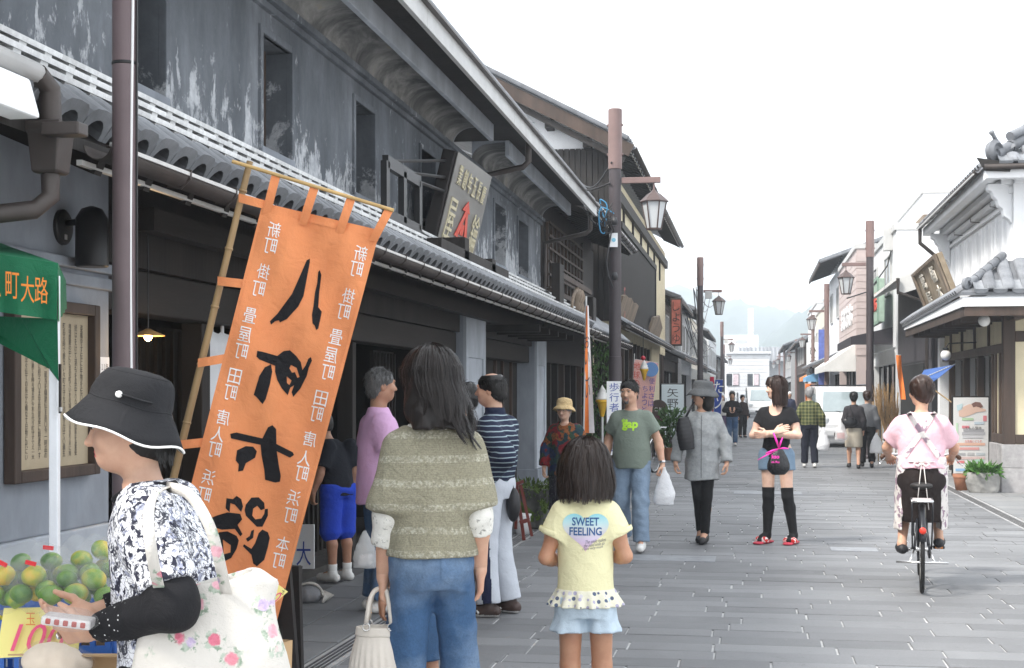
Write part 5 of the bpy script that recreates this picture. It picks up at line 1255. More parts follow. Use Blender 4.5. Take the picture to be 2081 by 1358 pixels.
def build_body(J, hands=None, h=.009, face=True, Rm=None, hs=1.0, fem=True, girth=1.0, hand_size=1.0, male=False, legs=True, nose=1.0, feet=True, hand_h=.0042, head_h=.0045):
    Rm = Rm if Rm is not None else np.eye(3)
    pts = [J['pelvis'], J['head'] + (0,0,.13*hs), J['head'] - (0.12,.14,0), J['head'] + (.12,.14,0)] + [p for k in ('sh', 'el', 'wr', 'hip', 'kn', 'an', 'toe') for p in J[k]]
    lo, hi = np.min(pts,0) - .12, np.max(pts,0) + .12
    g = SDF(lo, hi, h); w = girth; pel, ch, nk = J['pelvis'], J['chest'], J['neck']
    secs = [(pel[2] - .10, pel[0], pel[1] - .01,.12*w,.085*w),(pel[2], pel[0], pel[1] - .015,.155*w,.105*w),(pel[2] + .12,(pel[0]*.6 + ch[0]*.4), pel[1]*.6 + ch[1]*.4,.128*w,.09*w),(ch[2], ch[0], ch[1],.145*w,.10*w),(ch[2] + .09, ch[0]*.6 + nk[0]*.4, ch[1]*.6 + nk[1]*.4,.115*w,.075*w),(nk[2] - .015, nk[0], nk[1],.075,.058)]
    g.loft(secs,.03)
    hc = J['head']; g.cone(nk - (0,0,.04), hc + Rm @ np.array((0,-.018,-.05))*hs,.053*(1.12 if male else .95),.048*(1.12 if male else .95),.03)
    hg = SDF(hc - .17*hs, hc + .17*hs, head_h); hg.cone(nk - (0,0,.04), hc + Rm @ np.array((0,-.018,-.05))*hs,.053*(1.12 if male else .95),.048*(1.12 if male else .95),.03); head_sdf(hg, J, Rm, face, hs, nose=nose, male=male); hV, hF = hg.mesh(); hV = relax(hV, hF,1,.35)
    for i in (0,1):
        a, e, r_ = J['sh'][i], J['el'][i], J['wr'][i]; m = 1.15 if male else 1.0
        g.cone(a - (0,0,.012), a + (e - a)*.5,.036*m,.040*m,.03); g.cone(a + (e - a)*.5, e,.040*m,.036*m,.03); g.cone(e, e + (r_ - e)*.3,.036*m,.037*m,.02); g.cone(e + (r_ - e)*.25, r_,.037*m,.0255,.02)
        if legs:
            hp, kn, an, to = J['hip'][i], J['kn'][i], J['an'][i], J['toe'][i]
            g.cone(hp, kn,.078*w,.052,.03); calf = kn + (an - kn)*.3 + np.array((0,-.018,0)); g.cone(kn, calf,.050,.052,.02); g.cone(calf, an,.052,.034,.02)
            if feet: g.cone(an, an*.35 + to*.65 + (0,0,.01),.036,.030,.015); g.cone(an*.3 + to*.7, to,.034,.024,.015, flat_=((0,0,1),.75)); g.cone(an, an + unit(an - to)*np.array((.025,.025,0)) - (0,0,.045),.034,.030,.015)
    V, F = g.mesh(); V = relax(V, F,1,.5); parts = [(V, F),(hV, hF)]
    if hands:
        for i, hd in enumerate(hands):
            if hd is None: continue
            d, n = hd[0], hd[1]; kw = hd[2] if len(hd) > 2 else {}
            parts.append(hand_parts(J['wr'][i], np.array(d, float), np.array(n, float),1 if i else -1, h=hand_h, size=hand_size, **kw))
    return join_meshes(parts)
def lips_region(J, Rm, hs=1.0):
    c = J['head']
    def fn(cen):
        q = (cen - c) @ Rm / hs; return (np.abs(q[:,0]) < .019) & (q[:,2] > -.066) & (q[:,2] < -.0485) & (q[:,1] > .072)
    return fn
def face_bits(parent, J, Rm, hs=1.0, brows=True, eye=1.0, shut=False):
    c = J['head']
    for s in (-1,1):
        p = c + Rm @ (np.array((s*.031,.0785,.0125))*hs)
        mb = MB(); ax = Matrix(Rm.tolist()); vs = []
        n = 12
        for k in range(n): a = 2*math.pi*k / n; vs.append(Vector(p) + ax @ VV((.0135*hs*math.cos(a)*eye,.0058*hs - abs(math.cos(a))*.004*hs,.0052*hs*math.sin(a)*(.55 if shut else 1)*(1 if math.sin(a) > 0 else .6))))
        vs.append(Vector(p) + ax @ VV((0,.0085*hs,0))); mb.add(vs,[(k,(k + 1) % n, n) for k in range(n)]); o = obj('eye', mb, EYEW, parent, **SM_L)
        mb = MB(); mb.lathe([(.0055*hs,0),(.0045*hs,.0018*hs),(.0005,.0022*hs)], Vector(p) + ax @ VV((s*-.001,.0078*hs,.0004)),12, ax @ Matrix.Rotation(R(-90),3, 'X')); obj('iris', mb, EYEK, o, **SM_L)
        mb = MB(); mb.tube([Vector(p) + ax @ VV((x*hs,(.0068 - abs(x)*.35 + .001)*hs,(.0052 - abs(x) ** 2*16)*hs)) for x in np.linspace(-.0145,.0145,7)],.0013*hs,5); obj('eyelid', mb, BROW, o, local=True)
        if brows:
            mb = MB(); mb.tube([Vector(c + Rm @ (np.array((s*(.014 + u*.036),.0925 - u*.022 - .001,.0325 + .007*math.sin(u*2.2))))*hs) for u in np.linspace(0,1,6)],[.002*hs,.003*hs,.003*hs,.0026*hs,.002*hs,.001*hs],6); obj('eyebrow', mb, BROW, parent, local=True)
def sleeve(g, a, e, w_, ra, rb, t=1.0, k=.02, puff=0, rw=None):
    """Sleeve along shoulder a - elbow e - wrist w_; t in 0..1 covers the upper arm,1..2 on to the wrist. Flat cuff."""
    dn = max(0, ra - .058); a = a + np.array((-np.sign(a[0])*.018,0,-dn)); e = e + 0*a
    if t <= 1:
        q = a + (e - a)*t; g.cone(a, q + unit(e - a)*.05, ra, rb + (rb - ra)*.1, k, clip=[(q, e - a)])
    else:
        q = e + (w_ - e)*(t - 1); mid = e; rm = (ra*.55 + rb*.45); g.cone(a, mid, ra, rm, k); g.cone(mid, q + unit(w_ - e)*.05, rm,(rw or rb), k, clip=[(q, w_ - e)])
def trouser(g, hp, kn, an, r0, r1, r2, t=1.0, k=.025):
    g.cone(hp, kn, r0, r1, k); q = kn + (an - kn)*t; g.cone(kn, q + unit(an - kn)*.06, r1, r2, k, clip=[(q, an - kn)])
def shoe(parent, an, to, mat, sole, h=.006, wide=1.0, tall=.06, name='shoe', heel=0.0):
    d = unit((to - an)*np.array((1,1,0))); base = np.array((0,0, to[2] - .03)); g = SDF(np.minimum(an, to) - .11, np.maximum(an, to) + .11, h)
    z0 = to[2] - .028; hl = an - d*.045;
    g.cone(V3(hl[0], hl[1], z0 + .04), V3(an[0] + d[0]*.05, an[1] + d[1]*.05, z0 + .045),.038*wide,.040*wide,.02); g.cone(V3(an[0] + d[0]*.05, an[1] + d[1]*.05, z0 + .042), V3(to[0] + d[0]*.02, to[1] + d[1]*.02, z0 + .032),.042*wide,.036*wide,.02)
    g.cone(V3(an[0], an[1], z0 + .05), V3(an[0], an[1], z0 + .06 + tall),.042*wide,.041*wide,.02, clip=[((0,0, z0 + .05 + tall),(0,0,1))]); g.cut((0,0, z0),(0,0,-1))
    return sobj(name, g,[mat, sole], parent,1, regions=[(1, lambda c: c[:,2] < z0 + .017)])
def strands(parent, curves, mat, wdt=.004, name='hair_strands'):
    """Ribbons along polylines (arrays n x 3), each with its own width and tilt."""
    mb_v = []; mb_f = []
    rr_ = np.random.RandomState(4); ctr = np.mean([np.asarray(c)[0] for c in curves],0)
    for c in curves:
        c = np.asarray(c); n = len(c); t = np.gradient(c, axis=0); t /= np.linalg.norm(t, axis=1)[:, None] + 1e-9
        cc_ = c[n // 2] - ctr; out_ = rr_.randn(3)*.25 + np.array((cc_[0], cc_[1],0)) / (np.hypot(cc_[0], cc_[1]) + 1e-6); sd = np.cross(t, out_); sd /= np.linalg.norm(sd, axis=1)[:, None] + 1e-9
        w_ = wdt*rr_.uniform(.6,1.3)*np.linspace(1,.35, n)[:, None]; o = len(mb_v)
        for i in range(n): mb_v += [c[i] - sd[i]*w_[i], c[i] + sd[i]*w_[i]]
        mb_f += [(o + 2*i, o + 2*i + 1, o + 2*i + 3, o + 2*i + 2) for i in range(n - 1)]
    me = bpy.data.meshes.new(name); me.from_pydata([tuple(v) for v in mb_v],[], mb_f); me.polygons.foreach_set('use_smooth',[True]*len(me.polygons))
    o = bpy.data.objects.new(name, me); col.objects.link(o); me.materials.append(mat); o.parent = parent; o['kind'] = 'stuff'; return o
def hair_cap(J, Rm, hs=1.0, h=.008, grow=1.10, back=.0, low=-.03, front=.045, top=0.0):
    """Short hair: a shell over the skull, cut away round the face."""
    c = J['head']; P = lambda x, y, z: c + Rm @ (np.array((x, y, z))*hs); g = SDF(c - .2*hs, c + .2*hs, h)
    g.ell(P(0,-.014,.03 + top), np.array((.078,.095,.085 + top))*grow*hs, Rm,.02); g.ell(P(0,-.045,-.015), np.array((.068,.062,.075))*grow*hs, Rm,.03)
    q = P(0, front,.048); g.ell(P(0,.125,-.03), np.array((.066,.095,.088))*hs, Rm,.012, True)
    g.cut(P(0,-.03, low - .035), Rm @ np.array((0,.25,-1)))
    for s in (-1,1): g.ell(P(s*.085,.018,-.040), np.array((.022,.028,.036))*hs, Rm,.008, True)
    return g
def short_hair(par, J, Rm, mat, hs=1.0, n=1500, L=.030, seed=3, bald=0.0, grow=1.06, low=-.075):
    """Short loose strands all over the scalp, so that the hair has an uneven edge."""
    rr_ = np.random.RandomState(seed); c = J['head']; cur = []
    while len(cur) < n:
        d = rr_.randn(3); d /= np.linalg.norm(d); p = np.array((0,-.014,.03)) + d*np.array((.077,.095,.085))*grow
        if d[2] < -.15: p = np.array((d[0]*.066,-.045 + d[1]*.060,-.015 + d[2]*.073))*1.0; p[:2] *= grow
        if p[2] < low or (p[1] > .045 - .25*max(0,.07 - p[2]) and p[2] < .082 + rr_.randn()*.006) or (p[1] > .0 and p[2] < .012 and abs(p[0]) < .075) or (p[1] > -.005 and p[2] < -.02): continue
        if bald and p[2] > .075 and p[1] > -.09: continue
        fl = np.array((d[0]*.35,(.45 if p[1] > .03 else -.25),-.55 - .3*(d[2] < .3))); fl = fl - d*(fl @ d); fl = fl / (np.linalg.norm(fl) + 1e-6) + rr_.randn(3)*.22; LL = L*rr_.uniform(.6,1.3)
        cur.append([c + Rm @ ((p + fl*LL*u + d*(.006*math.sin(u*2.4)))*hs) for u in (0,.35,.7,1.0)])
    return strands(par, cur, mat,.0022)
# people
from mathutils.bvhtree import BVHTree
def person(label, px, t, ang, H, group=None):
    """An upright figure whose axis shows at column px at depth t; ang: 0 faces away,90 picture-left,180 toward us."""
    p = S(px, HZ, t); p.z = 0
    return thing('person', label, 'person', p, YAW + R(ang) - math.atan((px - CX) / F_PX), group, H / 1.655)
def axis_at(J, z):
    pel, ch, nk = J['pelvis'], J['chest'], J['neck']; zs = [pel[2] - .3, pel[2], ch[2], nk[2]]
    return np.interp(z, zs,[pel[0], pel[0], ch[0], nk[0]]), np.interp(z, zs,[pel[1], pel[1], ch[1], nk[1]])
def g_top(par, name, J, mat, secs, slv=None, h=.009, wr=(.004,30), folds=None, k=.035, neckcut=None, it=1, regions=None, extra=None, power=2.0, wan=(1,1,.6)):
    """secs: (z, rx, ry[, dy]); slv: per arm (t, r_shoulder, r_cuff) or None."""
    pts = [(-.34,-.24, secs[0][0] - .02),(.34,.24, secs[-1][0] + .05)] + [p for q in ('sh', 'el', 'wr') for p in J[q]]
    g = SDF(np.min(pts,0) - .12, np.max(pts,0) + .12, h)
    g.loft([(z, axis_at(J, z)[0], axis_at(J, z)[1] + (r[2] if len(r) > 2 else 0), r[0], r[1]) for z, *r in secs], k, folds, power=power)
    if slv:
        for i in (0,1):
            if slv[i]: sleeve(g, J['sh'][i], J['el'][i], J['wr'][i], slv[i][1], slv[i][2], slv[i][0], k)
    if extra: extra(g)
    if wr: g.wrinkle(wr[0], wr[1], seed=len(name) + int(secs[0][0]*100), aniso=wan)
    if neckcut: g.ell(neckcut[0], neckcut[1], None,.008, True)
    return sobj(name, g, mat, par, it, regions=regions)
def g_legs(par, name, J, mat, top, r=(.098,.078,.062), t=.97, h=.009, wr=(.004,34), hipr=(.165,.115), regions=None, crotch=.1, sep=True):
    pts = [J['pelvis'] - .25, J['pelvis'] + .25] + [p for q in ('hip', 'kn', 'an') for p in J[q]]
    g = SDF(np.min(pts,0) - .12, np.max(pts,0) + .12, h); pel = J['pelvis']
    g.loft([(pel[2] - crotch, pel[0], pel[1] - .012, hipr[0]*.86, hipr[1]*.9),(pel[2] - .02, pel[0], pel[1] - .018, hipr[0], hipr[1]),(top, axis_at(J, top)[0], axis_at(J, top)[1], hipr[0]*.9, hipr[1]*.88)],.03)
    for i in (0,1): trouser(g, J['hip'][i], J['kn'][i], J['an'][i], *r, t=t)
    if wr: g.wrinkle(wr[0], wr[1], seed=3 + len(name), aniso=(1,1,1.6))
    g.cut((0,0, top),(0,0,1))
    return sobj(name, g, mat, par,1, regions=regions)
def decal(par, me, target, origin, ex, ey, dirn, mat, name='print', off=.0025, sub=3, reach=.3):
    """Lay a flat mesh on a garment: every vertex is carried along dirn onto the cloth."""
    ex, ey, dirn = Vector(ex), Vector(ey), Vector(dirn).normalized(); origin = Vector(origin)
    bm = bmesh.new(); bm.from_mesh(me); bmesh.ops.triangulate(bm, faces=bm.faces)
    for _ in range(sub):
        L = [e for e in bm.edges if e.calc_length() > .02]
        if L: bmesh.ops.subdivide_edges(bm, edges=L, cuts=1); bmesh.ops.triangulate(bm, faces=bm.faces)
    tm = target.data; bv = BVHTree.FromPolygons([v.co for v in tm.vertices],[tuple(p.vertices) for p in tm.polygons])
    for v in bm.verts:
        p = origin + ex*v.co.x + ey*v.co.y; hit = bv.ray_cast(p - dirn*reach, dirn)
        v.co = (hit[0] - dirn*off) if hit[0] is not None else p
    m2 = bpy.data.meshes.new(name); bm.to_mesh(m2); bm.free(); o = bpy.data.objects.new(name, m2); col.objects.link(o); m2.materials.clear(); m2.materials.append(mat); o.parent = par; return o
def poly_me(pts, holes=()):
    loops = [[VV((x, y,0)) for x, y in pts]] + [[VV((x, y,0)) for x, y in hh] for hh in holes]; flatv = [p for l in loops for p in l]
    me = bpy.data.meshes.new('shape'); me.from_pydata([tuple(p) for p in flatv],[],[tuple(t) for t in geometry.tessellate_polygon(loops)]); return me
def ribbon_on(par, target, pts, wd, dirn, mat, name, off=.004):
    """A strap that follows the cloth: a centre line carried onto the target along dirn."""
    me = MB(); n = len(pts); L = []
    for i, p in enumerate(pts):
        d = Vector(pts[min(i + 1, n - 1)]) - Vector(pts[max(i - 1,0)]); d = VV((d.x, d.y,0)).normalized(); nn = VV((-d.y, d.x,0)); L.append((VV((*p,0)) + nn*wd / 2, VV((*p,0)) - nn*wd / 2))
    me.add([q for a in L for q in a],[(2*i,2*i + 1,2*i + 3,2*i + 2) for i in range(n - 1)])
    return me.mesh('strap')
def shift(J, keys, d):
    for k in keys: J[k] = tuple(q + np.array(d) for q in J[k]) if isinstance(J[k], tuple) else J[k] + np.array(d)
    return J
def hat_mesh(prof, n=40, wave=0.0, seed=1, tilt=(0,0), nw=5):
    mb = MB(); rr_ = random.Random(seed); ph = rr_.uniform(0,6)
    vs = []; fs = []
    for i,(r, z) in enumerate(prof):
        u = i / (len(prof) - 1)
        for k in range(n):
            a = 2*math.pi*k / n; ww = wave*max(0,1 - u*1.6); r = prof[i][0]*(1 + (.025*math.sin(a*3 + i*.9 + ph) + .018*math.sin(a*5 - i*1.3) + .010*math.sin(a*11 + i*2.1))*(.3 + .7*u)); vs.append((r*math.cos(a)*.92, r*math.sin(a)*1.06, z + ww*math.sin(a*nw + ph) + ww*.6*math.sin(a*3 + 1) + tilt[0]*math.sin(a)*max(0,1 - u*1.4)))
    for i in range(len(prof) - 1):
        for k in range(n): a, b = i*n + k, i*n + (k + 1) % n; fs.append((a, b, b + n, a + n))
    fs.append(tuple(range((len(prof) - 1)*n, len(prof)*n))); mb.add(vs, fs); return mb, n
def put(o, J, Rm, off, pitch=0, yaw=0, roll=0, sc=1):
    """Seat an object built round the head's own axes."""
    p = J['head'] + Rm @ np.array(off); o.location = tuple(p); o.rotation_euler = (Matrix(Rm.tolist()) @ Matrix.Rotation(R(yaw),3, 'Z') @ Matrix.Rotation(R(-pitch),3, 'X') @ Matrix.Rotation(R(roll),3, 'Y')).to_euler(); o.scale = (sc,)*3

M_SOLE = M('pale_sole',(.55,.54,.52),.7); M_SHK = M('black_shoe',(.018,.018,.02),.55,.2,8,.2,60); M_SHW = M('white_shoe',(.66,.66,.64),.6,.08,8,.2,60)

# woman in a bucket hat at the fruit stall
def floral(nt, v, base):
    vo = N(nt, 'ShaderNodeTexVoronoi'); vo.inputs['Scale'].default_value = 62; nd = noise(nt, v,42,5,.65,.8)
    mp = N(nt, 'ShaderNodeMix', data_type='RGBA'); mp.inputs[0].default_value = .10; nt.links.new(v, mp.inputs[6])
    nn = N(nt, 'ShaderNodeTexNoise'); nn.inputs['Scale'].default_value = 24; nt.links.new(v, nn.inputs['Vector']); nt.links.new(nn.outputs['Color'], mp.inputs[7]); nt.links.new(mp.outputs[2], vo.inputs['Vector'])
    w1 = N(nt, 'ShaderNodeTexVoronoi', feature='DISTANCE_TO_EDGE'); w1.inputs['Scale'].default_value = 52; nt.links.new(mp.outputs[2], w1.inputs['Vector'])
    cells = ramp(nt, vo.outputs['Color'],[(0,(.80,.81,.84)),(.40,(.80,.81,.84)),(.52,(.36,.38,.48)),(.62,(.74,.75,.80)),(.72,(.03,.03,.05)),(.82,(.72,.73,.78))], 'CONSTANT')
    cells = mixc(nt, ramp(nt, nd,[(.52,0.0),(.57,.95)]), cells,(.035,.037,.055))
    return mixc(nt, ramp(nt, w1.outputs['Distance'],[(.03,.75),(.07,0.0)]), cells,(.02,.022,.035))
P1 = person('woman in a dark bucket hat and black and white floral blouse holding a pack',333,3.55,72,1.55)
J = pose(pelvis=(0,-.03,.90), chest=(0,.0,1.2), neck=(0,.045,1.395), head=(0,.10,1.53), sh=((-.155,.0,1.335),(.155,.02,1.335)), el=((-.225,-.10,1.095),(.22,-.02,1.09)), wr=((-.125,.155,1.015),(.055,.215,1.035)))
Rm = rotm(15,4)
hands = [((.30,.95,-.12),(.75,-.1,.55), dict(curl=.42, thumb_in=.35)),((-.55,.85,-.05),(-.45,.0,.9), dict(curl=.35, thumb_in=.2))]
V_, F_ = build_body(J, hands,.007, True, Rm, legs=True, hand_h=.0034, head_h=.0036)
sobj('body',(V_, F_),[SK_O, LIPR], P1,0, regions=[(1, lips_region(J, Rm))]); face_bits(P1, J, Rm, shut=True)
bl = g_top(P1, 'blouse', J, cloth('floral_blouse',(.5,.5,.5), fn=floral),[(.70,.18,.15),(.84,.18,.15),(.95,.17,.14),(1.08,.165,.138),(1.2,.168,.138),(1.30,.155,.108),(1.36,.115,.08),(1.395,.07,.066)],((.80,.082,.078),(.80,.08,.076)),.0075,(.0035,26), neckcut=((0,.085,1.40),(.068,.075,.062)))
bk = cloth('black_knit',(.010,.010,.012), rough=.8)
def dots(nt, v, base):
    vo = N(nt, 'ShaderNodeTexVoronoi'); vo.inputs['Scale'].default_value = 70; vo.inputs['Randomness'].default_value = .35; nt.links.new(v, vo.inputs['Vector']); return mixc(nt, ramp(nt, vo.outputs['Distance'],[(.13,1.0),(.17,0.0)]), base,(.75,.75,.75))
dotm = cloth('black_knit_white_dots',(.010,.010,.012), fn=dots)
for i in (0,1):
    g = SDF(np.min([J['sh'][i], J['el'][i], J['wr'][i]],0) - .1, np.max([J['sh'][i], J['el'][i], J['wr'][i]],0) + .1,.007)
    a, e, w_ = J['sh'][i], J['el'][i], J['wr'][i]; g.cone(a + (e - a)*.6, e,.062,.056,.02); g.cone(e, w_ + (e - w_)*.10,.058,.040,.03, clip=[(w_ + (e - w_)*.12, w_ - e)]); g.wrinkle(.005,42,5 + i)
    el_ = e + (w_ - e)*.42; ax = unit(w_ - e)
    sobj('undersleeve', g,[bk, dotm], P1,1, regions=[(1, lambda c, q=el_, ax=ax: (c - q) @ ax > 0)])
mb = MB(); mb.tube([VV((.072*math.cos(a),.052 + .078*math.sin(a),1.392 - .042*max(0, math.sin(a)) - .006)) for a in np.linspace(0,2*math.pi,30)],.010,8); obj('neck_trim', mb, bk, P1, **SM_L)
g_legs(P1, 'trousers', J, cloth('black_trousers',(.012,.012,.014)),1.0, h=.012)
for i in (0,1): shoe(P1, J['an'][i], J['toe'][i], M_SHK, M_SHK,.01)
hatm = cloth('charcoal_cotton',(.020,.0205,.023), rough=.9, weave=420); piping = flat('white_piping',(.8,.8,.78),.6)
prof = [(.152,-.065),(.139,-.047),(.126,-.024),(.113,-.002),(.103,.013),(.1015,.035),(.097,.058),(.090,.080),(.078,.096),(.054,.105),(.02,.108)]
mb, n = hat_mesh(prof,48,.006,2,(.012,0)); ht = obj('hat', mb, hatm, P1, **SM_L, solid=.004); put(ht, J, Rm,(0,-.012,.052),-17)
pr_ = MB(); pr_.tube([mb.v[k % n] for k in range(n + 1)],.0035,6, cap=False); obj('brim_piping', pr_, piping, ht, **SM_L)
pr_ = MB(); pr_.tube([Vector(mb.v[4*n + k % n])*1.0 + VV((0,0,.002)) for k in range(n + 1)],.0035,5, cap=False); obj('hat_seam', pr_, hatm, ht, **SM_L)
pr_ = MB(); pr_.tube([mb.v[8*n + k % n] for k in range(n + 1)],.0028,5, cap=False); obj('hat_seam', pr_, hatm, ht, **SM_L)
ks = [int(n*u) for u in np.linspace(.44,.60,8)]; pr_ = MB(); pr_.tube([Vector(mb.v[5*n + k])*1.035 for k in ks],.010,6, flat_=.3); obj('hat_strap', pr_, hatm, ht, **SM_L)
pv = Vector(mb.v[5*n + int(n*.475)]); q = pv.normalized(); obj('snap_button', MB().lathe([(.0095,-.002),(.0085,.004),(.003,.0062)],(pv.x*1.09, pv.y*1.09, pv.z),14, VV((pv.x, pv.y,0)).to_track_quat('Z', 'Y').to_matrix()), piping, ht, **SM_L)
g = hair_cap(J, Rm,1.0,.007,1.06, low=-.05); g.wrinkle(.005,90,4,(1,1,.2)); sobj('hair', g, HAIR_K, P1,1)
rs = np.random.RandomState(2); cur = []
for k in range(260):
    a = rs.uniform(-2.6,-.5); st = np.array((.073*math.cos(a),-.03 + .075*math.sin(a), rs.uniform(-.03,.02))); L = rs.uniform(.05,.085)
    cur.append([J['head'] + Rm @ (st + np.array((st[0]*.15*u,-.02*u + .012*u*u,-L*u)) + rs.randn(3)*.002) for u in np.linspace(0,1,5)])
strands(P1, cur, HAIR_K,.0028)
# wedding ring
mb = MB(); w0 = J['wr'][0]; d0 = unit((.30,.95,-.12)); obj('ring', MB().lathe([(.0096,-.0025),(.0104,0),(.0096,.0025)], tuple(w0 + d0*.098 + V3(.0,0,-.006)),16, Vector(d0).to_track_quat('Z', 'Y').to_matrix()), flat('silver',(.7,.7,.7),.2,1), P1, **SM_L)

# long-haired woman in an olive knit top
def knit(nt, v, base):
    o = sepv(nt, v); f = sine_bands(nt, math_(nt, 'ADD', o[2], math_(nt, 'MULTIPLY', noise(nt, v,3,2),.03)),.082,.2); st = band(nt, f,.55,.85)
    f2 = sine_bands(nt, o[2],.0062); rib = ramp(nt, f2,[(0,.40),(.5,.6),(1,.40)])
    c = mixc(nt, math_(nt, 'MULTIPLY', math_(nt, 'MULTIPLY', st, ramp(nt, noise(nt, v,90,3),[(.42,.0),(.64,.62)])),.7), base,(.60,.59,.50)); mo = noise(nt, v,160,2)
    c = mixc(nt,.6, c, ramp(nt, mo,[(.3,.33),(.7,.67)]), 'OVERLAY'); return mixc(nt,.35, c, rib, 'OVERLAY')
P2 = person('long-haired woman in an olive knit top and blue jeans seen from behind',877,5.15,0,1.70)
J = pose(head=(0.0,.02,1.535), sh=((-.132,-.01,1.295),(.137,-.01,1.295)), el=((-.156,-.03,1.05),(.164,-.03,1.05)), wr=((-.170,.03,.845),(.172,.04,.865)), hip=((-.072,0,.875),(.072,0,.875)), kn=((-.085,.03,.47),(.10,.10,.48)), an=((-.09,-.02,.085),(.11,.0,.10)), toe=((-.10,.13,.03),(.12,.14,.03)))
Rm = rotm(-8,-2)
sobj('body', build_body(J,[((0,.12,-1),(1,0,-.1), dict(curl=.55)),((0,.12,-1),(-1,0,0), dict(curl=.35))],.009, True, Rm, hand_h=.004, girth=.80), SK_O, P2,0)
def hemf(a, z): return .003*np.sin(a*9)*np.clip((1.05 - z)*6,0,1) + .003*np.sin(a*23)*np.clip((.98 - z)*9,0,1)
kn_ = cloth('olive_knit',(.245,.23,.165), fn=knit, weave=150, bmp=.45)
def bat(g):
    for i in (0,1):
        a, e = J['sh'][i], J['el'][i]; s = -1 if i == 0 else 1
        g.cone(a + (-s*.02,0,-.006), e + (s*.0,0,.045),.060,.062,.05, clip=[(e + (0,0,.04),(s*.1,0,-1))]); g.cone((s*.075,-.01,1.19), e + (-s*.045,0,.06),.080,.074,.05, clip=[(e + (0,0,.04),(s*.1,0,-1))])
tp = g_top(P2, 'knit_top', J, kn_,[(.915,.158,.142),(.96,.152,.136),(1.06,.142,.124),(1.18,.146,.12),(1.27,.145,.105),(1.325,.12,.085),(1.36,.09,.072)], None,.008,(.008,19), hemf, extra=bat, neckcut=((0,.0,1.405),(.093,.075,.052)))
def tiny(nt, v, base):
    n = noise(nt, v,60,3,.6); return mixc(nt, ramp(nt, n,[(.60,0.0),(.66,.8)]), base,(.22,.22,.20))
wh = cloth('white_print_cotton',(.68,.67,.62), fn=tiny)
for i in (0,1):
    g = SDF(np.minimum(J['sh'][i], J['wr'][i]) - .15, np.maximum(J['sh'][i], J['el'][i]) + .15,.007); e, w_ = J['el'][i], J['wr'][i]; q = e + (w_ - e)*(.46 if i == 0 else .30); g.cone(e + (0,0,.1), e,.046,.046,.02); g.cone(e, q + unit(w_ - e)*.05,.046,.047,.02, clip=[(q, w_ - e)]); g.wrinkle(.0035,60, i); sobj('undersleeve', g, wh, P2)
g = SDF((-.14,-.14,1.30),(.14,.14,1.42),.006); g.loft([(1.325,0,-.01,.105,.082),(1.36,0,-.01,.088,.07),(1.375,0,-.01,.082,.066)],.01); g.ell((0,.0,1.42),(.078,.064,.06), None,.008, True); sobj('collar', g, wh, P2)
jm = cloth('blue_denim',(.045,.10,.20), fn=denim, weave=300)
jn = g_legs(P2, 'jeans', J, jm,.97,(.076,.064,.072), h=.0085, wr=(.0055,40), hipr=(.136,.110))
for s in (-1,1):
    me = poly_me([(-.05,.06),(.05,.06),(.048,-.03),(0,-.065),(-.048,-.03)]); decal(P2, me, jn,(s*.082,-.3,.875),(1,0,0),(0,0,1),(0,1,0), cloth('blue_denim_pocket',(.055,.115,.22), fn=denim), 'back_pocket',.003)
for i in (0,1): shoe(P2, J['an'][i], J['toe'][i], M_SHK, M_SOLE,.01)
# hair: dark mass plus loose strands swept to her right
c = J['head']; g = SDF((-.2,-.24,1.15),(.26,.16,1.70),.008)
g.ell(c + (0,-.012,.028),(.084,.102,.088), None,.02); g.loft([(1.36,.010,-.095,.075,.036),(1.40,.005,-.075,.088,.05),(1.46,.0,-.04,.088,.07),(1.53,0,-.02,.086,.09),(1.57,0,-.01,.083,.098)],.02)
g.ell(c + (0,.11,-.05),(.062,.07,.11), None,.01, True); g.wrinkle(.006,70,6,(1,1,.15)); sobj('hair', g, HAIR_B, P2,1)
rs = np.random.RandomState(5); cur = []
locks = [(-math.pi*1.04 + (q + .5) / 46*math.pi*1.10 + rs.uniform(-.06,.06), rs.uniform(0,6.28), rs.uniform(.006,.02), rs.uniform(-.03,.05)) for q in range(46)]
for k in range(5200):
    a0, ph, wv, dl = locks[k % 46]; da = rs.randn()*.10; L = max(.05,.155 + .085*math.cos(a0) + dl + rs.uniform(-.05,.03)); r0 = rs.uniform(1.0,1.08) if rs.rand() < .96 else rs.uniform(1.08,1.25); pts = []
    for u in np.linspace(0,1,13):
        a = a0 + da*(1 - .75*u); sarc = u*(L + .13)
        if sarc < .14: th = sarc / .14*1.45; p = np.array((.091*r0*math.sin(th)*math.cos(a),.110*r0*math.sin(th)*math.sin(a) - .012,.125 + .093*r0*(math.cos(th) - 1)))
        else:
            dn = sarc - .14; sw = max(0, dn - .04); bk_ = min(1, max(0,-math.sin(a))*1.5)
            p = np.array((.094*r0*math.cos(a)*(1 + .2*sw) + sw*.26 + wv*6*sw*math.sin(dn*30 + ph),.108*r0*math.sin(a) - .012 - bk_*max(0, dn - .05)*.42 + wv*4*sw*math.cos(dn*30 + ph),.125 - .093*.88 - dn))
        pts.append(c + p)
    cur.append(pts)
strands(P2, cur, HAIR_B,.0020)

HAIR_C = hairm('hair_child_brown',(.026,.016,.012)); MATS['hair_child_brown'].node_tree.nodes['Principled BSDF'].inputs['Roughness'].default_value = .34
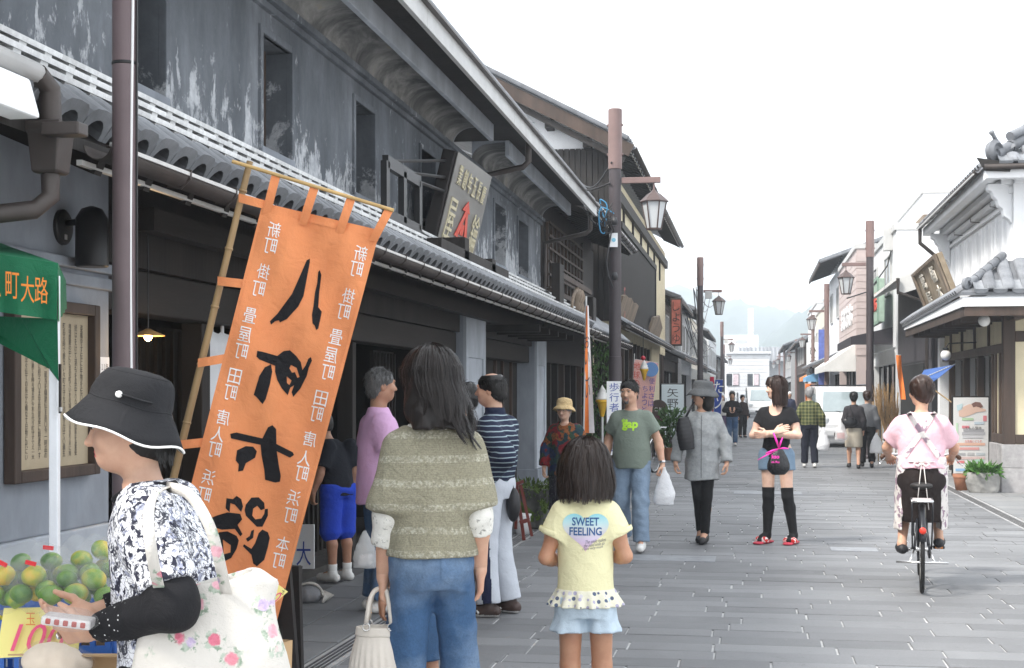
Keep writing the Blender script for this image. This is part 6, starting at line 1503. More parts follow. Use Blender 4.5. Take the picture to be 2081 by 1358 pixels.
# girl in a pale yellow shirt
P3 = person('girl in a pale yellow print shirt with dotted frill and light blue shorts',1190,6.07,0,1.36)
hs = 1.17
J = pose(pelvis=(0,0,.84), chest=(0,0,1.12), neck=(0,-.01,1.31), head=(0,.012,1.495), sh=((-.125,-.01,1.245),(.125,-.01,1.245)), el=((-.205,-.01,1.00),(.205,-.01,1.01)), wr=((-.12,.19,.955),(.12,.19,.98)), hip=((-.075,0,.80),(.075,0,.80)), kn=((-.08,.02,.44),(.085,.025,.44)), an=((-.08,-.02,.085),(.095,-.02,.085)), toe=((-.09,.12,.03),(.11,.12,.03)))
Rm = rotm(0,4)
sobj('body', build_body(J,[((.6,.8,.1),(.5,-.4,.6), dict(curl=.6)),((-.6,.8,.1),(-.5,-.4,.6), dict(curl=.6))],.008, True, Rm, hs=hs, girth=.88, hand_size=.9), SK_C, P3,0)
yl = cloth('pale_yellow_jersey',(.78,.74,.46), var=.04, weave=300)
ts = g_top(P3, 'shirt', J, yl,[(.80,.150,.118),(.90,.142,.112),(1.0,.140,.108),(1.12,.145,.108),(1.21,.140,.095),(1.27,.112,.078),(1.305,.072,.062)],((.52,.078,.080),(.52,.078,.080)),.007,(.0038,30), neckcut=((0,.0,1.325),(.062,.06,.03)))
for i in (0,1):  # cuff hems
    a, e = J['sh'][i], J['el'][i]; q = a + (e - a)*.50; ax = Vector(unit(e - a)).to_track_quat('Z', 'Y').to_matrix(); obj('cuff', MB().lathe([(.0800,-.022),(.0825,-.018),(.0828,0),(.079,.004)], tuple(q),28, ax, cap=False), yl, P3, **SM_L)
def frillf(a, z): return .013*np.sin(a*15 + .6*np.sin(a*4))*np.clip((.845 - z)*13,0,1)
def bigdots(nt, v, base):
    vo = N(nt, 'ShaderNodeTexVoronoi'); vo.inputs['Scale'].default_value = 33; vo.inputs['Randomness'].default_value = .55; nt.links.new(v, vo.inputs['Vector'])
    dc = ramp(nt, vo.outputs['Color'],[(0,(.10,.13,.20)),(.4,(.42,.40,.52)),(.6,(.60,.58,.62)),(.8,(.10,.12,.18))], 'CONSTANT'); return mixc(nt, ramp(nt, vo.outputs['Distance'],[(.34,1.0),(.37,0.0)]),(.74,.72,.58), dc)
g = SDF((-.24,-.22,.72),(.24,.2,.87),.0055); g.loft([(.755,0,0,.192,.158),(.80,0,0,.170,.138),(.845,0,0,.151,.119)],.01, frillf); sobj('frill', g, cloth('dotted_frill',(.7,.7,.6), fn=bigdots), P3)
sb_ = cloth('light_blue_cotton',(.50,.60,.68), var=.05)
def flare(a, z): return .007*np.sin(a*7)*np.clip((.72 - z)*8,0,1)
g = SDF((-.24,-.2,.58),(.24,.2,.86),.007); g.loft([(.70,0,-.01,.15,.115),(.78,0,-.012,.152,.12),(.84,0,0,.14,.108)],.03)
for s in (-1,1): g.loft([(.625, s*.088,-.005,.098,.112),(.66, s*.086,-.005,.088,.103),(.70, s*.082,-.005,.080,.100),(.80, s*.07,-.01,.075,.1)],.02, flare)
g.wrinkle(.003,40,3); sobj('shorts', g, sb_, P3)
for i in (0,1): shoe(P3, J['an'][i], J['toe'][i], M_SHW, M_SOLE,.01,.9)
# print on the back: a heart in fading colours with lettering
hp = []
for k in range(60):
    a = 2*math.pi*k / 60; hp.append((16*math.sin(a) ** 3 / 16*.118,(13*math.cos(a) - 5*math.cos(2*a) - 2*math.cos(3*a) - math.cos(4*a)) / 16*.108))
def heartmat():
    m, nt, b = newmat('heart_print'); o = sepv(nt, coords(nt)); f = N(nt, 'ShaderNodeMapRange'); f.inputs[1].default_value = 1.03; f.inputs[2].default_value = 1.255; nt.links.new(o[2], f.inputs[0])
    nt.links.new(ramp(nt, f.outputs[0],[(0,(.74,.50,.56)),(.3,(.60,.50,.66)),(.55,(.62,.64,.64)),(.72,(.45,.66,.68)),(1,(.16,.56,.66))]), b.inputs['Base Color']); b.inputs['Roughness'].default_value = .8; return m
decal(P3, poly_me(hp), ts,(0,-.3,1.155),(1,0,0),(0,0,1),(0,1,0), heartmat(), 'heart_print',.002,4)
navy = flat('print_blue',(.03,.10,.26),.8); inkd = flat('print_ink',(.12,.12,.16),.8)
def sized(me, wd, ht):
    co = np.empty(len(me.vertices)*3); me.vertices.foreach_get('co', co); co = co.reshape(-1,3); lo, hi = co.min(0), co.max(0); co[:, :2] -= ((lo + hi) / 2)[:2]; co[:,0] *= wd / (hi[0] - lo[0]); co[:,1] *= ht / (hi[1] - lo[1]); co[:,2] = 0
    me.vertices.foreach_set('co', co.ravel()); me.update(); return me
decal(P3, sized(text_mesh('SWEET',.1, bold=.002),.138,.042), ts,(0,-.3,1.196),(1,0,0),(0,0,1),(0,1,0), navy, 'lettering',.0042,2)
decal(P3, sized(text_mesh('FEELING',.1, bold=.002),.165,.042), ts,(0,-.3,1.146),(1,0,0),(0,0,1),(0,1,0), navy, 'lettering',.0042,2)
for k, tx in enumerate(('The smile makes', 'the mind smile so', 'I love very much')): decal(P3, sized(text_mesh(tx,.03, shear=.4),.105,.017), ts,(.052 - .008*k,-.3,1.098 - k*.019),(1,0,.12),(0,0,1),(0,1,0), inkd, 'small_lettering',.004,1)
c = J['head']; g = SDF((-.22,-.24,1.2),(.22,.2,1.72),.008)
g.ell(c + (0,-.012,.030),(.095,.112,.098), None,.02); g.loft([(1.335,0,-.03,.105,.095),(1.38,0,-.03,.108,.098),(1.46,0,-.025,.103,.102),(1.53,0,-.015,.098,.106),(1.58,0,-.01,.092,.104)],.02); g.ell(c + (0,.125,-.06),(.075,.085,.14), None,.01, True)
g.wrinkle(.005,80,8,(1,1,.12)); sobj('hair', g, HAIR_C, P3,1)
rs = np.random.RandomState(8); cur = []
locks = [(-math.pi*1.12 + (q + .5) / 60*(math.pi*1.12 + .38), rs.uniform(0,6.28), rs.uniform(-.02,.02), rs.uniform(.98,1.05)) for q in range(60)]
for k in range(5000):
    a0, ph, dl, rb_ = locks[k % 60]; da = rs.randn()*.08; L = rs.uniform(.195,.245) + dl; r0 = rs.uniform(1.0,1.06)*rb_ if rs.rand() < .97 else rs.uniform(1.06,1.18); pts = []
    for u in np.linspace(0,1,11):
        a = a0 + da*(1 - .55*u); sarc = u*(L + .15)
        if sarc < .155: th = sarc / .155*1.45; p = np.array((.112*r0*math.sin(th)*math.cos(a),.123*r0*math.sin(th)*math.sin(a) - .012,.137 + .105*r0*(math.cos(th) - 1)))
        else:
            dn = sarc - .155; fl = 1 + .19*math.sin(min(1, dn / .25)*2.5); p = np.array((.113*r0*math.cos(a)*fl,.124*r0*math.sin(a)*(1 + .05*dn / .2) - .012,.137 - .105*.88 - dn)); p[:2] += .006*math.sin(dn*26 + ph)
        pts.append(c + p)
    cur.append(pts)
strands(P3, cur, HAIR_C,.0021)

# bearded man in a printed green T-shirt
P4 = person('bearded man in a grey green T-shirt with lime print carrying a plastic bag',1284,13.75,172,1.64)
J = pose(head=(0.02,.045,1.53), neck=(.0,.012,1.375), el=((-.255,-.02,1.06),(.24,-.08,1.07)), wr=((-.305,.05,.83),(.25,.02,.83)), kn=((-.10,.12,.49),(.10,.03,.47)), an=((-.11,.14,.09),(.10,-.16,.13)), toe=((-.12,.29,.04),(.11,-.03,.03)))
Rm = rotm(-14,4)
GRAYB = hairm('grey_beard',(.13,.12,.115),(50,50,50))
sobj('body', build_body(J,[((0,.15,-1),(1,0,0), dict(curl=.75)),((0,.15,-1),(-1,0,0), dict(curl=.5))],.008, True, Rm, male=True, girth=1.1),[SK_T if False else SK_O, LIP], P4,0, regions=[(1, lips_region(J, Rm))]); face_bits(P4, J, Rm, shut=True)
tg = g_top(P4, 'shirt', J, cloth('grey_green_jersey',(.18,.215,.18), var=.07),[(.80,.182,.15),(.90,.184,.158),(1.0,.178,.156),(1.12,.178,.145),(1.23,.175,.122),(1.305,.138,.09),(1.365,.08,.068)],((.64,.082,.084),(.64,.082,.084)),.0085,(.006,24), neckcut=((0,.03,1.385),(.075,.07,.04)))
lime = flat('lime_print',(.42,.72,.04),.7)
decal(P4, sized(text_mesh('gap',.1, bold=.004),.155,.085), tg,(0.0,.4,1.205),(-1,0,0),(0,0,1),(0,-1,0), lime, 'lettering',.004,2); decal(P4, sized(text_mesh('the',.1, bold=.003),.060,.036), tg,(.055,.4,1.262),(-1,0,.12),(.1,0,1),(0,-1,0), lime, 'lettering',.004,2)
g_legs(P4, 'jeans', J, cloth('faded_denim',(.19,.26,.35), fn=denim),.98,(.10,.080,.078), h=.010, wr=(.006,36), hipr=(.175,.135))
for i in (0,1): s_ = shoe(P4, J['an'][i], J['toe'][i], M_SHW, M_SOLE,.008,1.08,.075);
g = hair_cap(J, Rm,1.0,.006,1.035, low=-.02); g.wrinkle(.002,120,3); sobj('hair', g, HAIR_K, P4,1); short_hair(P4, J, Rm, HAIR_K)
g = SDF(J['head'] - .15, J['head'] + .15,.005); P = lambda x, y, z: J['head'] + Rm @ np.array((x, y, z))
g.ell(P(0,.074,-.094),(.022,.017,.016), Rm,.01); g.cone(P(-.022,.083,-.046), P(.022,.083,-.046),.0045,.0045,.004); g.cone(P(0,.089,-.0435), P(0,.086,-.048),.005,.005,.006)
for s in (-1,1): g.cone(P(s*.024,.078,-.05), P(s*.018,.079,-.085),.0035,.007,.006)
g.wrinkle(.0015,300,3); sobj('beard', g, GRAYB, P4,1)
w0 = J['wr'][0]; obj('watch', MB().lathe([(.030,-.011),(.0315,-.008),(.0315,.008),(.030,.011)], tuple(w0 + V3(0,-.004,.035)),18), flat('steel_watch',(.6,.6,.6),.25,.9), P4, **SM_L)

# woman in a grey shirt and bucket hat
P6 = person('woman in a loose grey shirt, black leggings and grey bucket hat',1427,14.4,176,1.61)
J = pose(head=(.0,.02,1.53), el=((-.235,-.03,1.06),(.235,-.02,1.06)), wr=((-.255,.04,.83),(.27,.06,.83)), kn=((-.05,.06,.47),(.035,.03,.47)), an=((-.03,.05,.09),(.02,-.10,.11)), toe=((-.01,.20,.03),(.03,.04,.03)))
Rm = rotm(-78,0)
sobj('body', build_body(J,[((0,.15,-1),(1,0,0), dict(curl=.5)),((0,.25,-1),(-1,0,0), dict(curl=.55))],.009, True, Rm, girth=.80),[SK_O, LIP], P6,0, regions=[(1, lips_region(J, Rm))])
def chambray(nt, v, base): return mixc(nt,.5, base, ramp(nt, noise(nt, v,26,6,.7),[(.3,.36),(.7,.66)]), 'OVERLAY')
sh_ = g_top(P6, 'shirt', J, cloth('grey_chambray',(.31,.325,.33), fn=chambray),[(.66,.178,.145),(.78,.172,.14),(.92,.162,.132),(1.06,.155,.125),(1.2,.158,.12),(1.29,.138,.095),(1.365,.08,.072)],((1.93,.066,.052),(1.93,.066,.052)),.009,(.008,27), neckcut=((0,.03,1.39),(.06,.055,.04)))
decal(P6, poly_me([(-.004,-.32),(.004,-.32),(.004,.32),(-.004,.32)]), sh_,(0,.4,1.0),(-1,0,0),(0,0,1),(0,-1,0), cloth('shirt_placket',(.13,.14,.145)), 'placket',.003,4)
for k in range(6): decal(P6, sized(text_mesh('o',.03),.012,.012), sh_,(0,.4,1.27 - k*.1),(-1,0,0),(0,0,1),(0,-1,0), inkd, 'button',.005,0)
g_legs(P6, 'leggings', J, cloth('black_leggings',(.010,.010,.011)),.95,(.068,.056,.045), h=.01, wr=(.003,40), hipr=(.135,.10))
for i in (0,1): s_ = shoe(P6, J['an'][i], J['toe'][i], M_SHK, M_SHK,.008)
ghat = cloth('grey_hat_cotton',(.09,.095,.10)); prof2 = [(.160,-.062),(.145,-.040),(.128,-.016),(.112,.004),(.104,.012),(.101,.04),(.096,.07),(.088,.092),(.06,.098),(.02,.10)]
mb, n = hat_mesh(prof2,36,.006,5,(.0,0)); ht = obj('hat', mb, ghat, P6, **SM_L, solid=.004); put(ht, J, Rm,(0,-.012,.052),-4)
c = J['head']; g = SDF(c - (.2,.2,.26), c + (.2,.2,.2),.009); P = lambda x, y, z: c + Rm @ np.array((x, y, z)); g.ell(P(0,-.015,.02),(.083,.10,.085), Rm,.02); g.cone(P(0,-.04,0), P(0,-.055,-.10),.082,.070,.03, flat_=((0,0,1),1)); g.ell(P(0,.11,-.04),(.09,.085,.12), Rm,.01, True); g.wrinkle(.006,60,2,(1,1,.2)); sobj('hair', g, HAIR_K, P6)

# young woman with crossed arms
P7 = person('young woman in a black T-shirt, denim shorts and black over-knee socks, arms crossed',1578,14.35,166,1.67)
J = pose(head=(0,.015,1.545), sh=((-.143,-.01,1.30),(.143,-.01,1.30)), el=((-.225,.03,1.08),(.225,.05,1.075)), wr=((.045,.165,1.085),(-.035,.19,1.11)), hip=((-.085,0,.875),(.085,0,.875)), kn=((-.115,.02,.47),(.075,.03,.47)), an=((-.165,-.03,.085),(.09,.02,.085)), toe=((-.15,.10,.04),(.13,.15,.04)), pelvis=(.0,0,.90))
Rm = rotm(-50,2)
sobj('body', build_body(J,[((.9,.15,-.05),(0,-.9,.3), dict(curl=.25)),((-.85,-.05,.35),(0,-.9,-.2), dict(curl=.2))],.008, True, Rm),[SK_P, LIP], P7,0, regions=[(1, lips_region(J, Rm))]); face_bits(P7, J, Rm, shut=True)
tb_ = g_top(P7, 'shirt', J, cloth('black_jersey',(.011,.011,.013)),[(.86,.150,.112),(.94,.140,.105),(1.04,.128,.10),(1.16,.148,.122,.012),(1.24,.150,.115,.008),(1.31,.132,.082),(1.36,.080,.065)],((.50,.068,.064),(.50,.068,.064)),.008,(.004,30), neckcut=((0,.075,1.375),(.082,.085,.105)))
g = SDF((-.26,-.2,.66),(.26,.2,.99),.008); g.loft([(.80,0,-.01,.148,.108),(.88,0,-.012,.16,.118),(.945,0,-.005,.145,.106)],.03)
for i in (0,1): a, e = J['hip'][i], J['kn'][i]; q = a + (e - a)*.36; g.cone(a, q + unit(e - a)*.05,.095,.098,.02, clip=[(q, e - a)])
g.wrinkle(.004,46,3); sobj('denim_shorts', g, cloth('light_denim',(.14,.21,.29), fn=denim), P7)
sockm = cloth('black_sock',(.013,.013,.014), weave=400)
for i in (0,1):
    hp_, kn2, an2, to = J['hip'][i], J['kn'][i], J['an'][i], J['toe'][i]; g = SDF(np.minimum(kn2, an2) - .15, np.maximum(kn2, an2) + .2,.008); q = kn2 + (hp_ - kn2)*.22; calf = kn2 + (an2 - kn2)*.3 + V3(0,-.018,0)
    g.cone(q + (hp_ - q)*.2, kn2,.070,.056,.02, clip=[(q, hp_ - kn2)]); g.cone(kn2, calf,.055,.057,.02); g.cone(calf, an2,.057,.039,.02); g.cone(an2, an2*.35 + to*.65 + (0,0,.01),.040,.034,.015); g.cone(an2*.3 + to*.7, to,.036,.028,.015); g.cone(an2, an2 - (0,.02,.04),.038,.034,.015); sobj('sock', g, sockm, P7)
def redflower(nt, v, base): return mixc(nt, ramp(nt, noise(nt, v,40,3),[(.46,0.0),(.5,1.0)]),(.72,.66,.64),(.55,.03,.03))
slm = cloth('red_flower_strap',(.6,.1,.1), fn=redflower); redm = M('red_slipper_sole',(.50,.04,.07),.6)
for i in (0,1):
    an2, to = J['an'][i], J['toe'][i]; d = unit((to - an2)*V3(1,1,0)); g = SDF(np.minimum(an2, to) - .12, np.maximum(an2, to) + .12,.006); z0 = .001
    a = V3(*(an2 - d*.05)[:2], z0 + .014); b = V3(*(to + d*.04)[:2], z0 + .012); g.cone(a, b,.044,.05,.01, flat_=((0,0,1),.32)); g.cut((0,0, z0),(0,0,-1)); sl_ = sobj('slipper', g, redm, P7)
    g = SDF(np.minimum(an2, to) - .12, np.maximum(an2, to) + .12,.006); m_ = an2*.25 + to*.75; s_ = np.array((-d[1], d[0],0)); g.cone(V3(*m_[:2],.03) - s_*.03, V3(*m_[:2],.03) + s_*.03,.045,.045,.01, clip=[(m_ + d*.04, d),(m_ - d*.05,-d),((0,0,.02),(0,0,-1))]); sobj('slipper_strap', g, slm, P7)
c = J['head']; P = lambda x, y, z: c + Rm @ np.array((x, y, z)); g = SDF(c - (.22,.22,.28), c + (.22,.22,.2),.008)
g.ell(P(0,-.012,.030),(.083,.102,.088), Rm,.02); g.cone(P(0,-.03,-.01), P(0,-.04,-.12),.080,.070,.03); g.ell(P(0,.125,-.05),(.066,.085,.085), Rm,.012, True); g.ell(P(0,.11,-.12),(.08,.09,.09), Rm,.012, True); g.wrinkle(.006,70,2,(1,1,.15)); sobj('hair', g, HAIR_R, P7)
rs = np.random.RandomState(11); cur = []
for k in range(900):
    a = rs.uniform(-math.pi*1.32,1.0); L = rs.uniform(.16,.24) if not (.2 < a + 0 < 3) else .08; r0 = rs.uniform(.99,1.05); pts = []
    for u in np.linspace(0,1,9):
        sarc = u*(L + .13)
        if sarc < .135: th = sarc / .135*1.45; p = (.088*r0*math.sin(th)*math.cos(a),.109*r0*math.sin(th)*math.sin(a) - .012,.125 + .092*r0*(math.cos(th) - 1))
        else: dn = sarc - .135; p = (.090*r0*math.cos(a),.108*r0*math.sin(a)*(1 - .15*dn / .2) - .012,.125 - .083 - dn)
        pts.append(P(*p) + rs.randn(3)*.0015)
    cur.append(pts)
for k in range(160):  # fringe
    x0 = rs.uniform(-.055,.055); cur.append([P(x0*(1 + .2*u),.06 + .042*math.sin(u*1.5)*(1 - (x0 / .08) ** 2),.112 - .075*u) + rs.randn(3)*.001 for u in np.linspace(0,1,6)])
strands(P7, cur, HAIR_R,.004)

# elderly woman in a straw hat
P5 = person('elderly woman in a cream straw hat and dark red and green floral top',1149,15.3,165,1.44)
J = pose(neck=(0,.03,1.375), head=(.0,.065,1.52), el=((-.235,-.04,1.06),(.24,-.03,1.05)), wr=((-.22,.02,.84),(.265,.03,.80)))
Rm = rotm(-8,6)
sobj('body', build_body(J,[((0,.1,-1),(1,0,0), dict(curl=.6)),((0,.15,-1),(-1,0,0), dict(curl=.6))],.009, True, Rm),[SK_W, LIP], P5,0, regions=[(1, lips_region(J, Rm))]); face_bits(P5, J, Rm, shut=True)
def autumn(nt, v, base):
    vo = N(nt, 'ShaderNodeTexVoronoi'); vo.inputs['Scale'].default_value = 11; n = N(nt, 'ShaderNodeTexNoise'); n.inputs['Scale'].default_value = 8; nt.links.new(v, n.inputs['Vector']); m = N(nt, 'ShaderNodeMix', data_type='RGBA'); m.inputs[0].default_value = .2; nt.links.new(v, m.inputs[6]); nt.links.new(n.outputs['Color'], m.inputs[7]); nt.links.new(m.outputs[2], vo.inputs['Vector'])
    c = ramp(nt, vo.outputs['Color'],[(0,(.02,.05,.06)),(.3,(.20,.015,.02)),(.45,(.03,.06,.035)),(.6,(.02,.035,.09)),(.72,(.26,.09,.03)),(.85,(.025,.04,.045))], 'CONSTANT'); return mixc(nt, ramp(nt, noise(nt, v,38,4),[(.52,0.0),(.6,.8)]), c,(.016,.02,.025))
g_top(P5, 'blouse', J, cloth('autumn_leaf_print',(.1,.05,.05), fn=autumn),[(.72,.20,.155),(.86,.20,.155),(1.0,.192,.15),(1.14,.188,.142),(1.26,.182,.118),(1.33,.13,.088),(1.375,.075,.07)],((1.85,.085,.07),(1.85,.085,.07)),.010,(.007,24), neckcut=((0,.08,1.39),(.068,.07,.06)))
g = SDF((-.3,-.25,.2),(.3,.25,.9),.014); g.loft([(.24,0,0,.21,.17),(.5,0,0,.20,.16),(.80,0,0,.19,.15)],.02); g.wrinkle(.008,22,2,(1,1,.1)); sobj('skirt', g, cloth('dark_skirt',(.02,.02,.03), fn=dots), P5)
for i in (0,1): shoe(P5, J['an'][i], J['toe'][i], M_SHK, M_SHK,.012)
straw = cloth('straw_weave',(.60,.44,.23), weave=140, bmp=.6); prof3 = [(.150,-.060),(.142,-.042),(.128,-.026),(.112,-.012),(.104,.0),(.104,.03),(.099,.06),(.086,.082),(.05,.095),(.015,.098)]
mb, n = hat_mesh(prof3,40,.004,3); ht = obj('hat', mb, straw, P5, **SM_L, solid=.005); put(ht, J, Rm,(0,-.02,.055),-14)
g = hair_cap(J, Rm,1.0,.008,1.09, low=-.05); sobj('hair', g, HAIR_G, P5); short_hair(P5, J, Rm, HAIR_G, L=.03, n=900)

# man in a striped navy sweatshirt, hand on hip
P14 = person('balding man in a navy striped sweatshirt and pale track trousers with hand on hip',1006,9.75,64,1.66)
J = pose(pelvis=(0,.03,.90), chest=(0,-.03,1.2), neck=(0,.0,1.385), head=(0,.035,1.535), sh=((-.168,-.02,1.30),(.168,-.02,1.30)), el=((-.24,-.19,1.10),(.22,.05,1.08)), wr=((-.185,-.03,.935),(.18,.20,.92)), kn=((-.10,.03,.47),(.10,.02,.47)), an=((-.10,-.0,.085),(.13,-.05,.085)), toe=((-.12,.15,.03),(.15,.10,.03)))
Rm = rotm(12,2)
sobj('body', build_body(J,[((.15,.35,-.9),(.9,-.1,0), dict(curl=.45)),((0,.6,-.7),(-1,0,0), dict(curl=.6))],.009, True, Rm, male=True, girth=1.08),[SK_O, LIP], P14,0)
def stripes(nt, v, base):
    o = sepv(nt, v); wob = noise(nt, v,5,2); f = math_(nt, 'FRACT', math_(nt, 'ADD', math_(nt, 'MULTIPLY', o[2],1 / .034), math_(nt, 'MULTIPLY', wob,.9))); return mixc(nt, band(nt, f,.40,.62), base,(.30,.38,.42))
g_top(P14, 'sweatshirt', J, cloth('navy_striped_jersey',(.014,.02,.045), fn=stripes),[(.86,.16,.135),(.92,.17,.145),(1.0,.172,.148),(1.12,.172,.138),(1.24,.170,.12),(1.31,.14,.09),(1.375,.08,.072)],((1.9,.078,.058),(1.9,.078,.058)),.0085,(.007,26))
g = SDF((-.12,-.14,1.34),(.12,.14,1.44),.007); g.loft([(1.35,0,0,.085,.075),(1.40,0,.0,.072,.068),(1.415,0,.005,.07,.066)],.01); sobj('collar', g, cloth('navy_collar',(.014,.02,.045)), P14)
lg = cloth('pale_grey_track',(.50,.53,.58), var=.05); nv = cloth('navy_stripe',(.012,.016,.045))
g_legs(P14, 'track_trousers', J,[lg, nv],.99,(.100,.084,.078), h=.0085, wr=(.005,24), hipr=(.178,.138), regions=[(1, lambda c: (np.abs(c[:,0]) - np.interp(c[:,2],[.1,.5,.9],[.155,.16,.145]) > 0) & (np.abs(c[:,1] - np.interp(c[:,2],[.1,.5,.9],[-.05,.02,.02])) < .055))])
brs = M('brown_sport_shoe',(.05,.03,.025),.55)
for i in (0,1):
    s_ = shoe(P14, J['an'][i], J['toe'][i], brs, M_SOLE,.007,1.1)
    for k in range(2):
        a = J['an'][i]*(.55 - k*.2) + J['toe'][i]*(.45 + k*.2); obj('shoe_stripe', MB().tube([(a[0] - .05, a[1] - .02,.03),(a[0] - .036, a[1],.058),(a[0], a[1] + .01,.078),(a[0] + .036, a[1],.058),(a[0] + .05, a[1] - .02,.03)],.008,6), M_SHW, s_, **SM_L)
g = hair_cap(J, Rm,1.0,.007,1.07, low=-.045); c = J['head']; g.ell(c + Rm @ V3(0,-.01,.125),(.058,.072,.045), Rm,.01, True); g.wrinkle(.002,130,3); sobj('hair', g, HAIR_K, P14); short_hair(P14, J, Rm, HAIR_K, L=.022, bald=1)

# grey-haired man in a pink polo shirt
P12 = person('grey-haired man in a lilac pink polo shirt standing at the shop entrance',772,9.9,287,1.68)
J = pose(el=((-.23,-.02,1.06),(.23,.02,1.06)), wr=((-.22,.06,.84),(.2,.16,.9)))
Rm = rotm(0,0)
sobj('body', build_body(J,[((0,.2,-1),(1,0,0)),((0,.5,-.7),(-1,0,0))],.010, True, Rm, male=True),[SK_T, LIP], P12,0); face_bits(P12, J, Rm, shut=True)
g_top(P12, 'polo_shirt', J, cloth('lilac_pique',(.62,.38,.60), var=.05),[(.74,.20,.155),(.85,.198,.155),(.98,.192,.152),(1.12,.19,.145),(1.25,.185,.12),(1.33,.135,.09),(1.395,.072,.066)],((.72,.09,.088),(.72,.09,.088)),.009,(.006,24))
g_legs(P12, 'jeans', J, jm,.95,(.10,.08,.075), h=.012)
for i in (0,1): shoe(P12, J['an'][i], J['toe'][i], M_SHW, M_SOLE,.011)
g = hair_cap(J, Rm,1.0,.006,1.03, low=-.04); g.wrinkle(.002,120,3); sobj('hair', g, HAIR_M, P12); short_hair(P12, J, Rm, HAIR_M, L=.025)

# boy in blue shorts by the banner
P13 = person('boy in a dark shirt and bright blue shorts standing behind the orange banner',688,11.5,40,1.40)
J = pose(neck=(-.05,.08,1.36), chest=(-.03,.04,1.19), head=(-.10,.14,1.49), el=((-.22,-.0,1.03),(.18,-.02,1.03)), wr=((-.26,.06,.85),(.2,.05,.82)))
sobj('body', build_body(J,[((0,.2,-1),(1,0,0)),((0,.2,-1),(-1,0,0))],.010, False, rotm(10,15), hs=1.1), SK_T, P13,0)
g_top(P13, 'shirt', J, cloth('dark_navy_cotton',(.012,.014,.02)),[(.82,.17,.13),(1.0,.165,.125),(1.2,.165,.115),(1.3,.13,.09),(1.35,.08,.07)],((.75,.075,.07),(.75,.075,.07)),.011)
g_legs(P13, 'shorts', J, cloth('bright_blue_cotton',(.02,.06,.48)),.93,(.11,.095,.09), t=.03, h=.011)
for i in (0,1):
    an2 = J['an'][i]; obj('sock', MB().lathe([(.042,.07),(.043,.12),(.046,.17)],(an2[0], an2[1],0),14), M_SHW, P13, **SM_L); shoe(P13, J['an'][i], J['toe'][i], M_SHW, M_SOLE,.010,1.1)
sobj('hair', hair_cap(J, rotm(10,15),1.1,.009,1.09), HAIR_K, P13)

# woman cycling away
P11 = person('woman in a pink shirt, dark skirt and crossed floral apron riding a bicycle',1872,11.15,1,1.60)
J = pose(pelvis=(0,-.02,.93), chest=(0,.04,1.24), neck=(0,.07,1.42), head=(0.0,.10,1.575), sh=((-.155,.05,1.33),(.155,.05,1.33)), el=((-.27,.16,1.12),(.265,.16,1.12)), wr=((-.255,.42,1.03),(.25,.42,1.03)), hip=((-.09,.0,.90),(.09,.0,.90)), kn=((-.12,.32,.66),(.12,.42,.72)), an=((-.150,-.01,.345),(.145,.25,.365)), toe=((-.165,.13,.295),(.160,.39,.325)))
Rm = rotm(38,4)
sobj('body', build_body(J,[((.1,.9,-.2),(.3,.0,-.9), dict(curl=.8)),((-.1,.9,-.2),(-.3,.0,-.9), dict(curl=.8))],.009, True, Rm),[SK_O, LIP], P11,0)
ps_ = g_top(P11, 'shirt', J, cloth('pale_pink_jersey',(.74,.47,.53), var=.05),[(.965,.182,.145),(1.04,.175,.138),(1.14,.178,.135),(1.26,.188,.128),(1.34,.165,.10),(1.405,.082,.072)],((.70,.09,.085),(.70,.09,.085)),.008,(.006,26))
g = SDF((-.3,-.3,.45),(.3,.5,1.05),.010); g.loft([(.53,0,.10,.19,.20),(.62,0,.10,.195,.22),(.75,0,.06,.19,.21),(.90,0,-.0,.19,.16),(.98,0,.0,.172,.135)],.03); g.wrinkle(.006,26,4,(1,1,.3)); sk_ = sobj('skirt', g, cloth('dark_brown_skirt',(.018,.012,.011)), P11)
def leaf(nt, v, base):
    n = noise(nt, v,17,3,.5,.4); return mixc(nt, ramp(nt, n,[(.54,0.0),(.58,.9)]), base,(.26,.17,.23))
ap = cloth('apron_floral_cotton',(.70,.66,.63), fn=leaf)
tgt = ps_
for s in (-1,1):
    pts = [(s*.105,.17),(s*.05,.085),(-s*.005,.0),(-s*.075,-.10),(-s*.135,-.19)]
    fine = [tuple(np.array(pts[i]) + (np.array(pts[i + 1]) - np.array(pts[i]))*u) for i in range(4) for u in (0,.33,.66)] + [pts[-1]]
    decal(P11, ribbon_on(None, None, fine,.042, None, None, None), tgt,(0,-.5,1.245),(1,0,0),(0,0,1),(0,1,0), ap, 'apron_strap',.005 + .003*(s > 0),2,.1)
g = SDF((-.36,-.3,.38),(.36,.5,1.12),.009); g.loft([(.46,0,.11,.208,.21),(.62,0,.11,.207,.235),(.78,0,.07,.202,.22),(.92,0,.02,.198,.17),(1.05,0,.01,.188,.147)],.03)
g.loft([(.3,0,.0,.152,.5),(.7,0,-.05,.150,.5),(.88,0,-.05,.137,.5),(1.0,0,-.05,.125,.5),(1.12,0,-.05,.16,.5)],.01, sub=True); g.wrinkle(.007,26,4,(1,1,.3)); sobj('apron', g, ap, P11)
bowm = cloth('apron_tie_cotton',(.76,.72,.69))
for pts, w_ in ((((-.10,.0),(.0,-.01),(.10,.0)),.018),(((.0,-.01),(-.012,-.12),(-.03,-.30)),.022),(((.015,-.01),(.03,-.15),(.055,-.38)),.022)):
    mb = MB(); mb.tube([(x,-.155 - .02*(z < -.05) - .03*(z < -.2) + (0 if abs(x) < .05 else .02),1.02 + z) for x, z in pts], w_ / 2,6, flat_=.35); obj('apron_tie', mb, bowm, P11, **SM_L)
